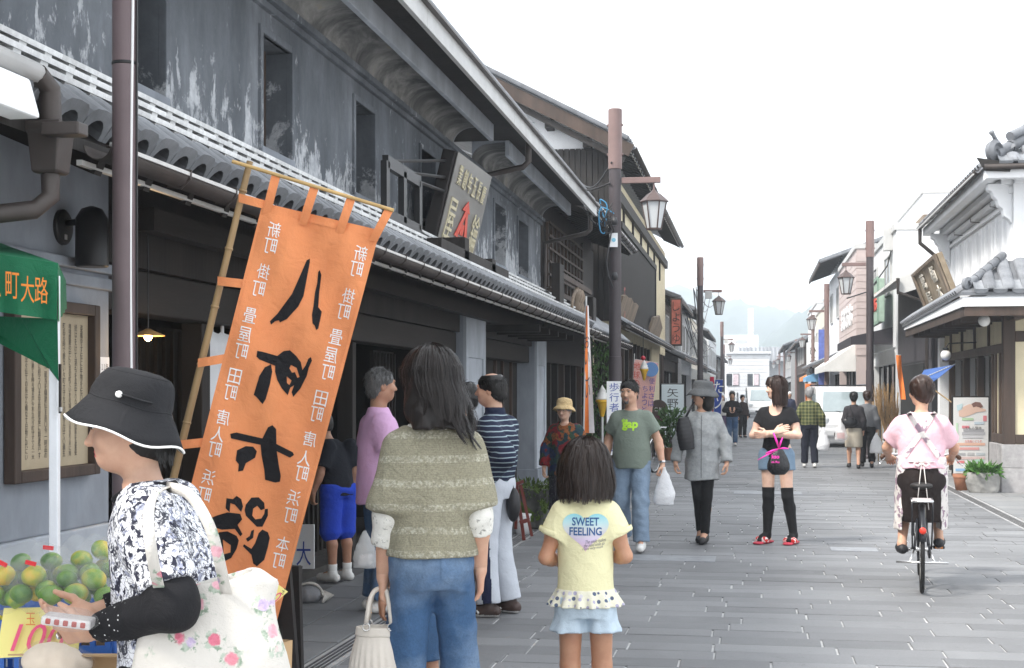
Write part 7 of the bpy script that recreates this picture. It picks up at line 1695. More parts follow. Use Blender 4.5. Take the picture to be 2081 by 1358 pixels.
for s in (-1,1): mb = MB(); mb.tube([(0,-.16,1.01),(s*.035,-.175,1.035),(s*.06,-.17,1.0),(s*.03,-.175,.985),(0,-.16,1.01)],.009,6); obj('apron_bow', mb, bowm, P11, **SM_L)
for i in (0,1): shoe(P11, J['an'][i], J['toe'][i], M_SHK, M_SHK,.009,1.05,.0, 'sandal')
g = hair_cap(J, Rm,1.0,.008,1.15, low=-.05, top=.006); g.wrinkle(.006,75,3,(1,1,.25)); sobj('hair', g, HAIR_R, P11)
rs = np.random.RandomState(13); cur = []
for k in range(900):
    a = rs.uniform(-math.pi*1.15,.5); L = rs.uniform(.10,.15); r0 = rs.uniform(.99,1.06); pts = []
    for u in np.linspace(0,1,7):
        sarc = u*(L + .06); th = sarc / .13*1.45; p = (.091*r0*math.sin(min(th,1.9))*math.cos(a),.112*r0*math.sin(min(th,1.9))*math.sin(a) - .014,.130 + .096*r0*(math.cos(min(th,1.9)) - 1) - max(0, th - 1.9)*.07); pts.append(J['head'] + Rm @ np.array(p) + rs.randn(3)*.0018)
    cur.append(pts)
strands(P11, cur, HAIR_R,.004)

# people further along the street
def simple(label, px, t, ang, H, top_m, bot_m, hair_m, kind='trousers', skin_m=SK_O, sl=1.9, J=None, shoes=M_SHK, h=.016, hem=.88, hairlong=False, face=False, yaw=0, shortt=.97):
    P = person(label, px, t, ang, H); J = J or pose(); Rm = rotm(yaw,2)
    sobj('body', build_body(J,[((0,.15,-1),(1,0,0)),((0,.15,-1),(-1,0,0))], h, face, Rm, hand_h=.006, head_h=.007), skin_m, P,0)
    g_top(P, 'top', J, top_m,[(hem,.178,.14),(1.0,.175,.138),(1.14,.18,.135),(1.26,.178,.115),(1.33,.13,.09),(1.385,.072,.066)],((sl,.078,.058),)*2, h*.8,(.005,28))
    if kind == 'trousers': g_legs(P, 'trousers', J, bot_m,.98,(.098,.078,.07), h=h*.8, t=shortt)
    else:
        g = SDF((-.3,-.25,.3),(.3,.25,1.0), h*.8); g.loft([(.46,0,0,.185,.15),(.6,0,0,.19,.15),(.82,0,-.01,.175,.135),(.93,0,0,.15,.115)],.02); sobj('skirt', g, bot_m, P)
    for i in (0,1): shoe(P, J['an'][i], J['toe'][i], shoes, M_SHK,.012)
    g = hair_cap(J, Rm,1.0,.009,1.12, low=-.05)
    if hairlong: g.cone(J['head'] + Rm @ V3(0,-.04,0), J['head'] + Rm @ V3(0,-.06,-.13),.082,.075,.03)
    g.wrinkle(.005,70,3); sobj('hair', g, hair_m, P)
    if 'hat' not in hair_m.name: short_hair(P, J, Rm, hair_m, n=500, L=.035, grow=1.1)
    return P, J
def plaid(nt, v, base):
    o = sepv(nt, v); fx = sine_bands(nt, o[0],.07); fz = sine_bands(nt, o[2],.07); c = mixc(nt, math_(nt, 'MULTIPLY', band(nt, fx,.1,.5),.6), base,(.03,.045,.02)); c = mixc(nt, math_(nt, 'MULTIPLY', band(nt, fz,.1,.5),.6), c,(.03,.045,.02)); c = mixc(nt, math_(nt, 'MULTIPLY', band(nt, fx,.72,.8),.7), c,(.35,.33,.16)); return mixc(nt, math_(nt, 'MULTIPLY', band(nt, fz,.72,.8),.7), c,(.35,.33,.16))
walk = pose(kn=((-.09,.08,.48),(.09,-.0,.47)), an=((-.09,.10,.09),(.09,-.14,.12)), toe=((-.10,.24,.04),(.10,.0,.03)))
simple('grey-haired man in a green plaid shirt and dark trousers walking away',1645,28.6,0,1.60, cloth('green_plaid',(.11,.12,.05), fn=plaid), cloth('dark_navy_trousers',(.012,.014,.025)), HAIR_G, J=pose(an=((-.10,.02,.085),(.11,-.06,.09)), wr=((-.26,.02,.82),(.27,.02,.82)), el=((-.25,-.04,1.06),(.25,-.04,1.06))), shoes=M_SHW)
simple('woman in a beige skirt and dark jacket walking away with shoulder bag',1735,28.2,4,1.51, cloth('dark_sheer_jacket',(.035,.032,.036)), cloth('beige_skirt',(.42,.38,.31)), HAIR_K, 'skirt', J=walk)
simple('woman in a grey jumper and black trousers walking beside the beige skirt',1762,28.6,4,1.53, cloth('grey_jumper',(.13,.135,.145)), cloth('black_trousers',(.012,.012,.014)), HAIR_R, J=walk)
simple('far person in a black jacket and flared jeans looking at their hands',1488,40,180,1.52, cloth('black_jacket',(.014,.013,.015)), jm, HAIR_K, J=pose(el=((-.23,.02,1.08),(.23,.02,1.08)), wr=((-.06,.22,1.12),(.06,.22,1.12))), shoes=M_SHW, hairlong=True)
simple('far person in dark clothes bending beside the black jacketed walker',1509,47,200,1.40, cloth('dark_brown_top',(.03,.02,.018)), cloth('black_trousers',(.012,.012,.014)), HAIR_K)
simple('far person in a white sun hat and pale top behind the black jacket',1468,44,180,1.46, cloth('pale_top',(.55,.53,.50)), cloth('purple_skirt',(.08,.05,.10)), flat('white_hat',(.75,.75,.74),.8), 'skirt')
simple('far person in a white cap and navy top half hidden in the crowd',1605,52,180,1.5, cloth('navy_top',(.03,.035,.07)), cloth('black_trousers',(.012,.012,.014)), flat('white_hat',(.75,.75,.74),.8))
simple('dark-haired woman in a charcoal top standing behind the striped man',946,10.9,100,1.585, cloth('charcoal_top',(.03,.03,.034)), cloth('black_trousers',(.012,.012,.014)), HAIR_K, h=.010, face=True, skin_m=SK_O)
simple('child in a denim skirt half hidden in front of the long-haired woman',846,6.35,20,1.22, cloth('pale_top',(.55,.53,.50)), jm, HAIR_K, 'skirt', skin_m=SK_C, sl=.6)
# things people carry, goods, banners and street clutter
def plastic(name, c=(.9,.92,.92), alpha=.25, rough=.12):
    if name in MATS: return MATS[name]
    m, nt, b = newmat(name); b.inputs['Base Color'].default_value = (*c,1); b.inputs['Roughness'].default_value = rough; b.inputs['Alpha'].default_value = alpha; b.inputs['Specular IOR Level'].default_value = .9
    bump(nt, b, noise(nt, coords(nt),45,5,.7,1.0),.9,.012); MATS[name] = m; return m
M_CLEAR = plastic('clear_film', alpha=.08, rough=.06); M_BAGW = plastic('white_bag_film',(.85,.86,.88),.82,.35)
T = lambda px, py, t: S(px, py, t)
def loc(o, p):  # world point -> a person's own coordinates
    return Matrix.Rotation(-o.rotation_euler[2],3, 'Z') @ (Vector(p) - o.location) / o.scale[0]

# the orange banner, seen from its back
TB = 5.6
def bn(px, py, o=0.0): return S(px, py, TB - o)
bnr = thing('orange_banner', 'orange cloth banner with black brush characters tied to a bamboo pole, seen from behind', 'banner', bn(460,1290))
def orange_cloth():
    def f(nt, v, base): return mixc(nt,.35, base, ramp(nt, noise(nt, v,3,5),[(.3,.42),(.7,.6)]), 'OVERLAY')
    return cloth('orange_banner_cotton',(.74,.27,.11), var=.05, weave=350, fn=f)
OC = orange_cloth()
c00, c10, c01, c11 = (534,412),(772,468),(326,1232),(556,1287)
def bpx(u, v):
    x = (c00[0]*(1 - u) + c10[0]*u)*(1 - v) + (c01[0]*(1 - u) + c11[0]*u)*v; y = (c00[1]*(1 - u) + c10[1]*u)*(1 - v) + (c01[1]*(1 - u) + c11[1]*u)*v; return x, y
def wob(px, py): return .022*math.sin(px*.021 + py*.006)*min(1, max(0,(py - 430) / 300)) + .009*math.sin(px*.05 - py*.016) + .004*math.sin(px*.11 + py*.05)
obj('cloth', MB().sheet(lambda u, v: bn(*bpx(u, v), wob(*bpx(u, v))),40,80), OC, bnr, smooth=True)
for u in (0.012,.988): obj('hem', MB().sheet(lambda a, v, u=u: bn(bpx(u, v)[0] + (a - .5)*6, bpx(u, v)[1] + (a - .5)*1.4, wob(*bpx(u, v)) + .0015),1,80), OC, bnr, smooth=True)
obj('hem', MB().sheet(lambda a, v: bn(bpx(v,.012)[0] - (a - .5)*3, bpx(v,.012)[1] + (a - .5)*14, wob(*bpx(v,.012)) + .0015),1,30), OC, bnr, smooth=True)
bam = M('bamboo',(.30,.20,.095),.45,.25,6,.2,40, stretch=(1,1,.2))
pa, pb_ = bn(508,328,-.03), bn(358,950,-.03); dirn = (pb_ - pa).normalized(); pe = pa + dirn*2.0
obj('pole', MB().tube([pa, pe],[.013,.0165],10), bam, bnr, smooth=True, angle=50)
for k in range(8): q = pa + dirn*(.12 + k*.235); obj('pole_node', MB().tube([q - dirn*.005, q, q + dirn*.005],[.0155,.0172,.0155],10), bam, bnr, smooth=True)
obj('cross_bar', MB().tube([bn(472,328,.02), bn(800,428,.02)],.0075,8), M('light_bamboo',(.50,.33,.13),.5,.2,6,.2,40), bnr, smooth=True, angle=50)
for u0, xt, yt in ((.05,562,352),(.365,640,378),(.68,714,402),(.965,792,424)):
    x, y = bpx(u0,.03); w_ = 9
    obj('tab', MB().sheet(lambda a, v: bn(xt + (x - xt)*v + (a - .5)*2*w_*.97, yt + (y - yt)*v + (a - .5)*2*w_*.24,.018*math.sin(v*math.pi) + .003 + .012*(1 - v)),2,8), OC, bnr, smooth=True)
for (x0, y0, x1, y1) in ((485,402,545,418),(442,571,505,578),(402,738,462,728),(360,905,425,898)):
    obj('side_tab', MB().sheet(lambda a, v: bn(x0 + (x1 - x0)*v, y0 + (y1 - y0)*v + (a - .5)*18,.012*math.sin(v*math.pi) + .004),2,8), OC, bnr, smooth=True)
BK = cloth('black_banner_dye',(.011,.011,.013)); z4 = lambda x, y: (350 + x / 2.342,320 + y / 2.342); z5 = lambda x, y: (350 + x / 2.674,850 + y / 2.674)
def brush(pts, f, holes=(), par=bnr):
    loops = [[VV((*f(*p),0)) for p in pts]] + [[VV((*f(*p),0)) for p in hh] for hh in holes]; fl = [p for l in loops for p in l]
    bm = bmesh.new(); vs = [bm.verts.new(p) for p in fl]
    for t in geometry.tessellate_polygon(loops):
        try: bm.faces.new([vs[i] for i in t])
        except ValueError: pass
    for _ in range(3):
        L = [e for e in bm.edges if e.calc_length() > 22]
        if L: bmesh.ops.subdivide_edges(bm, edges=L, cuts=1); bmesh.ops.triangulate(bm, faces=bm.faces)
    for v in bm.verts: v.co = bn(v.co.x, v.co.y, wob(v.co.x, v.co.y) + .003)
    me = bpy.data.meshes.new('brush_stroke'); bm.to_mesh(me); bm.free(); o = bpy.data.objects.new('brush_stroke', me); col.objects.link(o); me.materials.append(BK); o.parent = par; o.location = -wloc(par)
brush([(655,482),(640,490),(610,560),(570,650),(500,745),(465,780),(470,796),(490,780),(508,775),(512,786),(545,770),(600,710),(625,660),(640,580),(655,500)], z4)
brush([(702,537),(695,545),(690,600),(680,640),(672,710),(665,750),(668,790),(678,800),(685,822),(695,815),(705,770),(712,735),(695,712),(700,640),(710,560)], z4)
brush([(405,920),(401,948),(415,962),(490,992),(490,1020),(500,1060),(522,1100),(550,1132),(562,1096),(580,1085),(568,1118),(576,1140),(610,1100),(640,1040),(650,1000),(665,968),(660,950),(648,958),(635,990),(620,1012),(612,975),(590,945),(560,918),(530,922),(500,945),(440,928)], z4,[[(565,988),(592,1002),(606,1045),(596,1050),(584,1022),(570,1025),(558,1004)],[(545,1042),(568,1062),(558,1084),(546,1074)]])
brush([(470,985),(440,1000),(415,1040),(400,1090),(388,1130),(402,1142),(430,1175),(445,1150),(465,1080),(476,1020)], z4)
brush([(315,85),(320,110),(480,145),(485,200),(500,280),(505,335),(560,350),(585,345),(590,315),(580,260),(568,180),(640,215),(662,200),(655,185),(566,140),(565,60),(545,38),(520,50),(490,110),(350,78)], z5)
brush([(352,175),(345,230),(362,250),(358,290),(385,285),(400,245),(450,215),(460,180),(440,155),(400,152)], z5)
brush([(295,435),(290,490),(312,512),(316,462),(340,470),(375,510),(385,480),(375,440),(350,422),(330,440)], z5)
brush([(205,545),(240,530),(300,512),(370,520),(380,550),(355,580),(382,630),(370,642),(340,602),(270,606),(215,590)], z5)
brush([(230,640),(255,620),(300,615),(350,640),(362,665),(350,710),(320,760),(285,778),(250,760),(232,700)], z5,[[(275,660),(318,690),(316,730),(280,740)]])
brush([(400,470),(430,432),(470,430),(500,460),(503,492),(482,500),(462,476),(440,492),(435,530),(452,550),(484,545),(500,520),(504,494),(520,492),(520,530),(490,590),(460,590),(400,530),(393,500)], z5)
brush([(445,605),(440,650),(410,672),(400,655),(422,640),(430,612)], z5)
brush([(520,620),(490,605),(470,625),(450,680),(430,710),(390,685),(384,696),(430,742),(440,790),(460,805),(500,770),(520,700),(530,650)], z5)
wht = flat('white_dye',(.80,.80,.78),.9)
ang = math.atan2(56,238); exb = (_R*math.cos(ang) - _Z*math.sin(ang)); eyb = (_Z*math.cos(ang*.9) + _R*math.sin(ang*.9))
L_ = [('新',557,467),('町',549,500),('掛',535,552),('町',525,587),('畳',508,641),('屋',498,680),('町',490,714),('田',477,765),('町',468,798),('唐',454,848),('人',443,882),('町',436,914),('浜',424,970),('町',415,1006)]
R_ = [('新',733,515),('町',724,547),('掛',708,602),('町',698,634),('畳',683,685),('屋',673,722),('町',666,757),('田',652,810),('町',643,842),('唐',630,892),('人',619,931),('町',613,963),('浜',597,1012),('町',590,1048),('本',575,1106),('町',566,1140),('横',553,1190),('町',545,1225)]
CA, SA = math.cos(ang), math.sin(ang)
for ch, x, y in L_ + R_:  # each character carried onto the waving cloth, mirrored
    me = sized(text_mesh(ch,.06, bold=.0012),26,31); bm = bmesh.new(); bm.from_mesh(me); bmesh.ops.triangulate(bm, faces=bm.faces)
    for v in bm.verts:
        lx, ly = -v.co.x, v.co.y; qx, qy = x + lx*CA + ly*SA*.9, y + lx*SA - ly*CA; v.co = bn(qx, qy, wob(qx, qy) + .0035)
    bm.to_mesh(me); bm.free(); o = bpy.data.objects.new('lettering', me); col.objects.link(o); me.materials.clear(); me.materials.append(wht); o.parent = bnr; o.location = -wloc(bnr)
# black stand, paper bag and price card by the banner foot
st = thing('folding_stand', 'black folding wooden stand behind the foot of the orange banner', 'stand', G(590,1420))
for (a, c_, m_) in (((598,1150),(606,1440),6.0),((575,1150),(548,1440),6.1),((602,1150),(575,1440),6.4),((578,1150),(602,1460),5.9)): obj('leg', MB().bar(S(*a, m_), S(*c_, m_),.035,.05), M_SBS, st)
obj('panel', MB().add([S(560,1180,6.15), S(600,1175,6.15), S(604,1330,6.15), S(545,1335,6.15)],[(0,1,2,3)]), M_SBS, st, solid=.02)
pbx = S(525,1345,4.4); pg = thing('paper_bag', 'brown paper bag standing behind the floral tote bag', 'bag',(pbx.x, pbx.y,.35))
obj('bag_body', MB().lathe([(.09,-.30),(.10,-.1),(.105,.06)],(pbx.x, pbx.y, pbx.z),4, Matrix.Rotation(R(30),3, 'Z'), cap=False), M('kraft_paper',(.42,.28,.15),.85,.15,6,.3,40), pg, solid=.003)
YC_ = M('yellow_card',(.86,.78,.28),.7,.04,4,.1,60)
def card(name, label, corners, t, par=None):
    o = thing(name, label, 'price card', S(*corners[3], t)); pts = [S(*p, t) for p in corners]; nn = (pts[1] - pts[0]).cross(pts[3] - pts[0]).normalized()
    obj('card', MB().prism(pts, nn*.003), YC_, o); return o, pts
pk = flat('pink_marker',(.78,.10,.22),.7); orr = flat('orange_marker',(.72,.24,.06),.7); blm = flat('blue_marker',(.10,.25,.60),.7)
TC = 3.95
o, pts = card('price_card', 'yellow price card reading 100 on the fruit crate',[(8,1236),(170,1233),(158,1328),(-8,1338)], TC - .03)
place_text(text_mesh('100',.1, shear=.35), S(78,1296, TC - .045), _R, _Z, pk, o, fit=(.155,.075)); place_text(text_mesh('玉',.05), S(62,1258, TC - .045), _R, _Z, orr, o, fit=(.026,.034)); place_text(text_mesh('一',.05), S(148,1240, TC - .045), _R, _Z, orr, o, fit=(.03,.004))
o, pts = card('price_card', 'tilted yellow price card reading 300 behind the floral tote bag',[(520,1155),(585,1203),(530,1250),(512,1240)],4.6)
e1 = (pts[1] - pts[0]).normalized(); e2 = _F.cross(e1).normalized()*-1
place_text(text_mesh('300',.1, shear=.2), S(552,1208,4.58), e1, e2 if e2.z > 0 else -e2, pk, o, fit=(.055,.045)); place_text(text_mesh('2',.1), S(524,1222,4.58), e1, e2 if e2.z > 0 else -e2, blm, o, fit=(.016,.03)); place_text(text_mesh('玉',.1), S(576,1202,4.58), e1, e2 if e2.z > 0 else -e2, ink, o, fit=(.012,.02))

# fruit stall
M_BLUEC = M('blue_crate_plastic',(.03,.12,.42),.45,.1,8,.1,60)
cz = S(100,1240, TC).z
tbp = S(70, HZ, TC + .12); tbp.z = 0
tbl = thing('stall_table', 'low white folding table carrying the blue fruit crate', 'table', tbp)
ex_, ey_ = _R, _F
def ob(c, sx, sy, sz): return MB().obox(c,(sx, sy, sz), Matrix.Rotation(YAW,3, 'Z'))
obj('table_top', ob(tbp + VV((0,0, cz - .30)) + _F*.05,.9,.7,.03), M_WHITE, tbl)
for sx in (-1,1):
    for sy in (-1,1): obj('leg', MB().tube([tbp + _R*sx*.40 + _F*(sy*.28 + .05) + VV((0,0, z)) for z in (0, cz - .315)],.014,8), M_FASC, tbl, smooth=True)
cr = thing('fruit_crate', 'blue plastic crate full of bagged green mandarins', 'crate', tbp + VV((0,0, cz - .285)))
W_, D_, Hc = .52,.42,.26; c0 = tbp + VV((0,0, cz - .285)) + _F*.07
for (dx, dy, sx, sy) in ((0,-D_ / 2, W_,.012),(0, D_ / 2, W_,.012),(-W_ / 2,0,.012, D_ - .026),(W_ / 2,0,.012, D_ - .026)):
    for k,(z0, z1) in enumerate(((0.001,.05),(.085,.12),(.155,.19),(.225, Hc))): obj('crate_wall', ob(c0 + _R*dx + _F*dy + VV((0,0,(z0 + z1) / 2)), sx, sy, z1 - z0), M_BLUEC, cr)
    n = 13
    for k in range(n):
        u = (k / (n - 1) - .5)*.96; q = c0 + _R*(dx + (u*W_ if sx > .1 else 0)) + _F*(dy + (u*D_ if sy > .1 else 0)); obj('crate_rib', ob(q + VV((0,0, Hc / 2)),.014,.014, Hc - .02), M_BLUEC, cr)
obj('crate_bottom', ob(c0 + VV((0,0,.012)), W_, D_,.02), M_BLUEC, cr)
def mandarin():
    m, nt, b = newmat('mandarin_skin'); v = coords(nt); oi = N(nt, 'ShaderNodeObjectInfo'); n = noise(nt, v,11,3); n.node.noise_dimensions = '4D'; nt.links.new(math_(nt, 'MULTIPLY', oi.outputs['Random'],40), n.node.inputs['W'])
    k = math_(nt, 'ADD', n, math_(nt, 'MULTIPLY_ADD', oi.outputs['Random'],.26,-.13)); nt.links.new(ramp(nt, k,[(.38,(.05,.15,.018)),(.52,(.16,.30,.03)),(.64,(.50,.42,.03)),(.78,(.70,.35,.02))]), b.inputs['Base Color']); b.inputs['Roughness'].default_value = .38; bump(nt, b, noise(nt, v,260,2),.3,.002); return m
mm = MB(); prof = [(.034*math.cos(a) + .0005,.0285*math.sin(a) - (.004 if abs(a) > 1.4 else 0)) for a in np.linspace(-1.5,1.5,13)]; mm.lathe(prof,(0,0,0),18); md_me = mm.mesh('mandarin'); md_me.materials.append(mandarin()); md_me.polygons.foreach_set('use_smooth',[True]*len(md_me.polygons))
rr = random.Random(21); zf = cz - .285 + Hc
bags = [(12,1205,-.02),(70,1205,-.04),(135,1208,-.05),(190,1205,-.03),(40,1170,.10),(105,1172,.10),(165,1165,.09),(205,1160,.12)]
lows = [(-.030,-.018,0),(.034,-.016,0),(0,.034,0),(.0,.0,.048)]
for (px, py, dy) in bags:
    c = S(px, py, TC + dy)
    fb = thing('fruit_bag', 'clear bag of green mandarins in the blue crate', 'bag of fruit', c, group='bagged mandarins in the blue crate')
    for (a, b, z) in lows:
        k_ = rr.uniform(.82,1.0); o = inst('mandarin', md_me, fb, c + _R*(a + rr.uniform(-.006,.006)) + _F*(b + rr.uniform(-.006,.006)) + VV((0,0, z + rr.uniform(-.012,.012))),(rr.uniform(-.5,.5), rr.uniform(-.5,.5), rr.uniform(0,6)),(k_,)*3)
    g = SDF((-.12,-.12,-.08),(.12,.12,.17),.009)
    g.ell((0,.0,.018),(.078,.074,.066), None,.03); g.cone((.01,0,.05),(rr.uniform(-.04,.04),0,.085),.012,.016,.03); g.wrinkle(.009,55, rr.randint(0,99)); fl = sobj('film', g, M_CLEAR, fb,1); fl.location = (0,0,0)
    if rr.random() < .2: obj('red_tie', MB().obox(c + VV((.0,0,.085)) - _F*.03,(.030,.006,.011), Matrix.Rotation(rr.uniform(-.5,.5),3, 'Y')), flat('red_tape',(.65,.02,.03),.5), fb)
for k in range(24):  # loose fruit filling the crate beneath
    q = c0 + _R*rr.uniform(-.22,.22) + _F*rr.uniform(-.17,.17) + VV((0,0, Hc - rr.uniform(.04,.09))); o = inst('mandarin', md_me, None, q,(rr.random(), rr.random(), rr.random()*6)); tag(o, 'green mandarin lying loose beneath the bags in the crate', 'mandarin', 'loose mandarins in the blue crate')
cb_ = S(170,1345,3.8); bxo = thing('cardboard_box', 'open cardboard box below the hands in front of the crate', 'box', cb_ - VV((0,0,.2)))
kr = M('kraft_paper',(.42,.28,.15),.85,.15,6,.3,40)
for (dx, dy, sx, sy) in ((0,0,.30,.006),(0,.2,.30,.006),(-.15,.1,.006,.194),(.15,.1,.006,.194)): obj('box_side', ob(cb_ + _R*dx + _F*dy + VV((0,0,-.06)), sx, sy,.16), kr, bxo)
obj('box_flap', MB().add([cb_ + _R*-.15 + VV((0,0,.02)), cb_ + _R*.15 + VV((0,0,.02)), cb_ + _R*.17 - _F*.09 + VV((0,0,.03)), cb_ - _R*.17 - _F*.09 + VV((0,0,.035))],[(0,1,2,3)]), kr, bxo, solid=.004)
g = SDF((-.1,-.1,-.08),(.12,.1,.08),.007); g.ell((0,0,0),(.075,.06,.04), None,.02); g.ell((.05,.0,-.01),(.05,.05,.03), None,.02); g.wrinkle(.006,60,3)
mp_ = thing('wrapped_vegetable', 'pale vegetable wrapped in film lying in the cardboard box', 'vegetable', S(105,1342,3.72)); sobj('root', g, M('pale_root',(.70,.60,.48),.6,.1,9,.2,60), mp_); g.D -= .006; g.wrinkle(.004,90,5); sobj('film', g, M_CLEAR, mp_)
# pack held in the two hands
hp0 = S(140,1262,3.36); pk_ = thing('food_pack', 'clear plastic food pack held in both hands of the woman in the dark hat', 'pack', hp0)
ax = Matrix.Rotation(YAW + R(5),3, 'Z') @ Matrix.Rotation(R(8),3, 'Y')
obj('tray', MB().obox(hp0,(.115,.075,.022), ax), plastic('cloudy_tray',(.8,.78,.78),.7,.2), pk_, bevel=.006)
for k in range(5): obj('dried_fruit', MB().obox(hp0 + ax @ VV((-.04 + k*.02,-.032,0.0)),(.014,.014,.015), ax), M('dried_fruit_red',(.32,.07,.06),.5), pk_, bevel=.004)
g = SDF((-.085,-.06,-.03),(.085,.06,.05),.005); g.ell((0,0,.006),(.07,.046,.026), None,.01); g.wrinkle(.004,80,4); o = sobj('film', g, M_CLEAR, pk_,1); o.rotation_euler = (0, R(8), YAW)

# green tent corner
TT = 4.6; tn = thing('green_tent', 'green market tent corner with orange lettering on a white leg', 'tent', G(112,795 + 1.53*F_PX / TT))
GC = cloth('green_tent_cloth',(.012,.135,.062), var=.15, scale=4, rough=.6)
corner = S(118,535, TT)
obj('valance', MB().sheet(lambda u, v: S(-60 + u*178,(508 + u*27) + v*(118 - 2*u), TT) - _F*(.012*math.sin(u*14)*v),24,6), GC, tn, smooth=True)
obj('roof', MB().add([S(-60,508, TT), corner, S(30,505, TT + 1.6), S(-60,470, TT + 1.2)],[(0,1,2,3)]), GC, tn)
obj('side_valance', MB().sheet(lambda u, v: corner.lerp(S(134,570, TT + .9), u) - VV((0,0, v*(.19 - .08*u))) + _R*.004*math.sin(u*20)*v,10,4), GC, tn, smooth=True)
obj('corner_gusset', MB().add([S(42,645, TT + .1), S(117,648, TT), S(119,775, TT), S(100,750, TT + .05), S(-60,640, TT + .25), S(-60,668, TT + .2)],[(0,1,2),(0,2,3),(4,0,3),(4,3,5)]), GC, tn)
leg0 = S(111,560, TT + .06); obj('leg', ob(VV((leg0.x, leg0.y, leg0.z / 2)),.030,.030, leg0.z), M('white_aluminium',(.72,.74,.76),.4,.05), tn, bevel=.004); obj('strap', ob(S(122,790, TT + .03),.006,.012,.16), M_SBS, tn); obj('buckle', ob(S(122,832, TT + .03),.012,.012,.014), M_FASC, tn)
orl = flat('orange_lettering',(.80,.25,.03),.7)
for ch, x, y in (('八',-12,576),('町',25,580),('大',56,588),('路',84,590)): place_text(text_mesh(ch,.06, bold=.0035), S(x, y, TT - .034),(_R - _Z*.1).normalized(), _Z, orl, tn, fit=(.043,.085))

# bags
def rose(nt, v, base):
    vo = N(nt, 'ShaderNodeTexVoronoi'); vo.inputs['Scale'].default_value = 15; nt.links.new(v, vo.inputs['Vector'])
    n = noise(nt, v,55,4,.6,.6); r_ = math_(nt, 'ADD', vo.outputs['Distance'], math_(nt, 'MULTIPLY_ADD', n,.30,-.15))
    hue = ramp(nt, vo.outputs['Color'],[(0,(.62,.14,.22)),(.35,(.70,.36,.42)),(.6,(.50,.40,.58)),(.8,(.66,.22,.28))], 'CONSTANT')
    leafc = ramp(nt, noise(nt, v,30,3),[(.45,(.20,.28,.20)),(.55,(.42,.48,.40))])
    c = mixc(nt, math_(nt, 'MULTIPLY', ramp(nt, r_,[(.40,1.0),(.46,0.0)]), ramp(nt, noise(nt, v,48,3,.6),[(.50,0.0),(.54,.9)])), base, leafc)
    return mixc(nt, math_(nt, 'MULTIPLY', ramp(nt, r_,[(.20,1.0),(.26,0.0)]),.92), c, mixc(nt,.5, hue, ramp(nt, n,[(.35,.3),(.65,.75)]), 'OVERLAY'))
TM = cloth('rose_print_cotton',(.60,.575,.53), var=.04, fn=rose)
to = thing('tote_bag', 'white cotton tote bag with rose print hanging from the floral woman\'s shoulder', 'bag', S(425,1312,3.42))
tp0 = to.location
g = SDF((-.24,-.12,-.26),(.24,.14,.26),.008); g.loft([(-.24,.01,0,.195,.055),(-.12,.01,0,.185,.068),(.0,.0,0,.165,.062),(.08,.0,.005,.145,.05),(.145,.005,.01,.125,.032)],.02, power=2.6); g.cone((.02,.01,.12),(.10,.015,.15),.035,.03,.04); g.wrinkle(.008,16,8); g.ell((.01,.01,.16),(.10,.02,.045), None,.01, True)
b_ = sobj('bag_body', g, TM, to,1); b_.rotation_euler = (0,0, YAW + R(6))
for pts in (((340,990,3.50),(312,1003,3.36),(300,1040,3.24),(304,1100,3.20),(316,1170,3.24),(333,1230,3.36)),((340,990,3.50),(378,997,3.40),(404,1025,3.32),(432,1080,3.30),(448,1150,3.33),(462,1215,3.40))):
    P_ = [S(*q) for q in pts]; fine = []
    for i in range(len(P_) - 1):
        for u in (0,.25,.5,.75): fine.append(P_[i].lerp(P_[i + 1], u))
    fine.append(P_[-1])
    for _ in range(3): fine = [fine[0]] + [(fine[i - 1] + fine[i]*2 + fine[i + 1]) / 4 for i in range(1, len(fine) - 1)] + [fine[-1]]
    mb = MB(); n = len(fine); hw = .013; vs = []
    for i, p in enumerate(fine):
        d = (fine[min(i + 1, n - 1)] - fine[max(i - 1,0)]).normalized(); sd = d.cross(_F).normalized(); vs += [p - sd*hw, p + sd*hw]
    mb.add(vs,[(2*i,2*i + 1,2*i + 3,2*i + 2) for i in range(n - 1)]); obj('strap', mb, TM, to, smooth=True, solid=.004)

hb = thing('handbag', 'cream pleated leather handbag hanging from the long-haired woman\'s hand', 'handbag', S(772,1318,5.17)); h0 = hb.location
CL = M('cream_leather',(.62,.57,.50),.42,.08,7,.25,60)
def pleat(a, z): return .0035*np.sin(a*26 + 1.2*np.sin(z*14))*np.clip((.06 - z)*6,0,1)
g = SDF((-.14,-.1,-.20),(.14,.1,.13),.0055); g.loft([(-.185,0,0,.070,.045),(-.15,0,0,.105,.062),(-.07,0,0,.112,.068),(.0,0,0,.10,.058),(.05,0,0,.086,.045),(.075,0,0,.082,.040)],.02, pleat); g.ell((0,0,.085),(.070,.028,.05), None,.01, True); bb = sobj('bag_body', g, CL, hb,1); bb.rotation_euler = (0,0, YAW)
g = SDF((-.12,-.08,.02),(.12,.08,.11),.005); g.loft([(.045,0,0,.092,.050),(.082,0,0,.086,.044)],.01); g.ell((0,0,.07),(.078,.036,.08), None,.006, True); bb = sobj('top_band', g, CL, hb,1); bb.rotation_euler = (0,0, YAW)
ring = flat('bag_metal',(.7,.7,.68),.25,.9)
hx = S(775,1196,5.17)
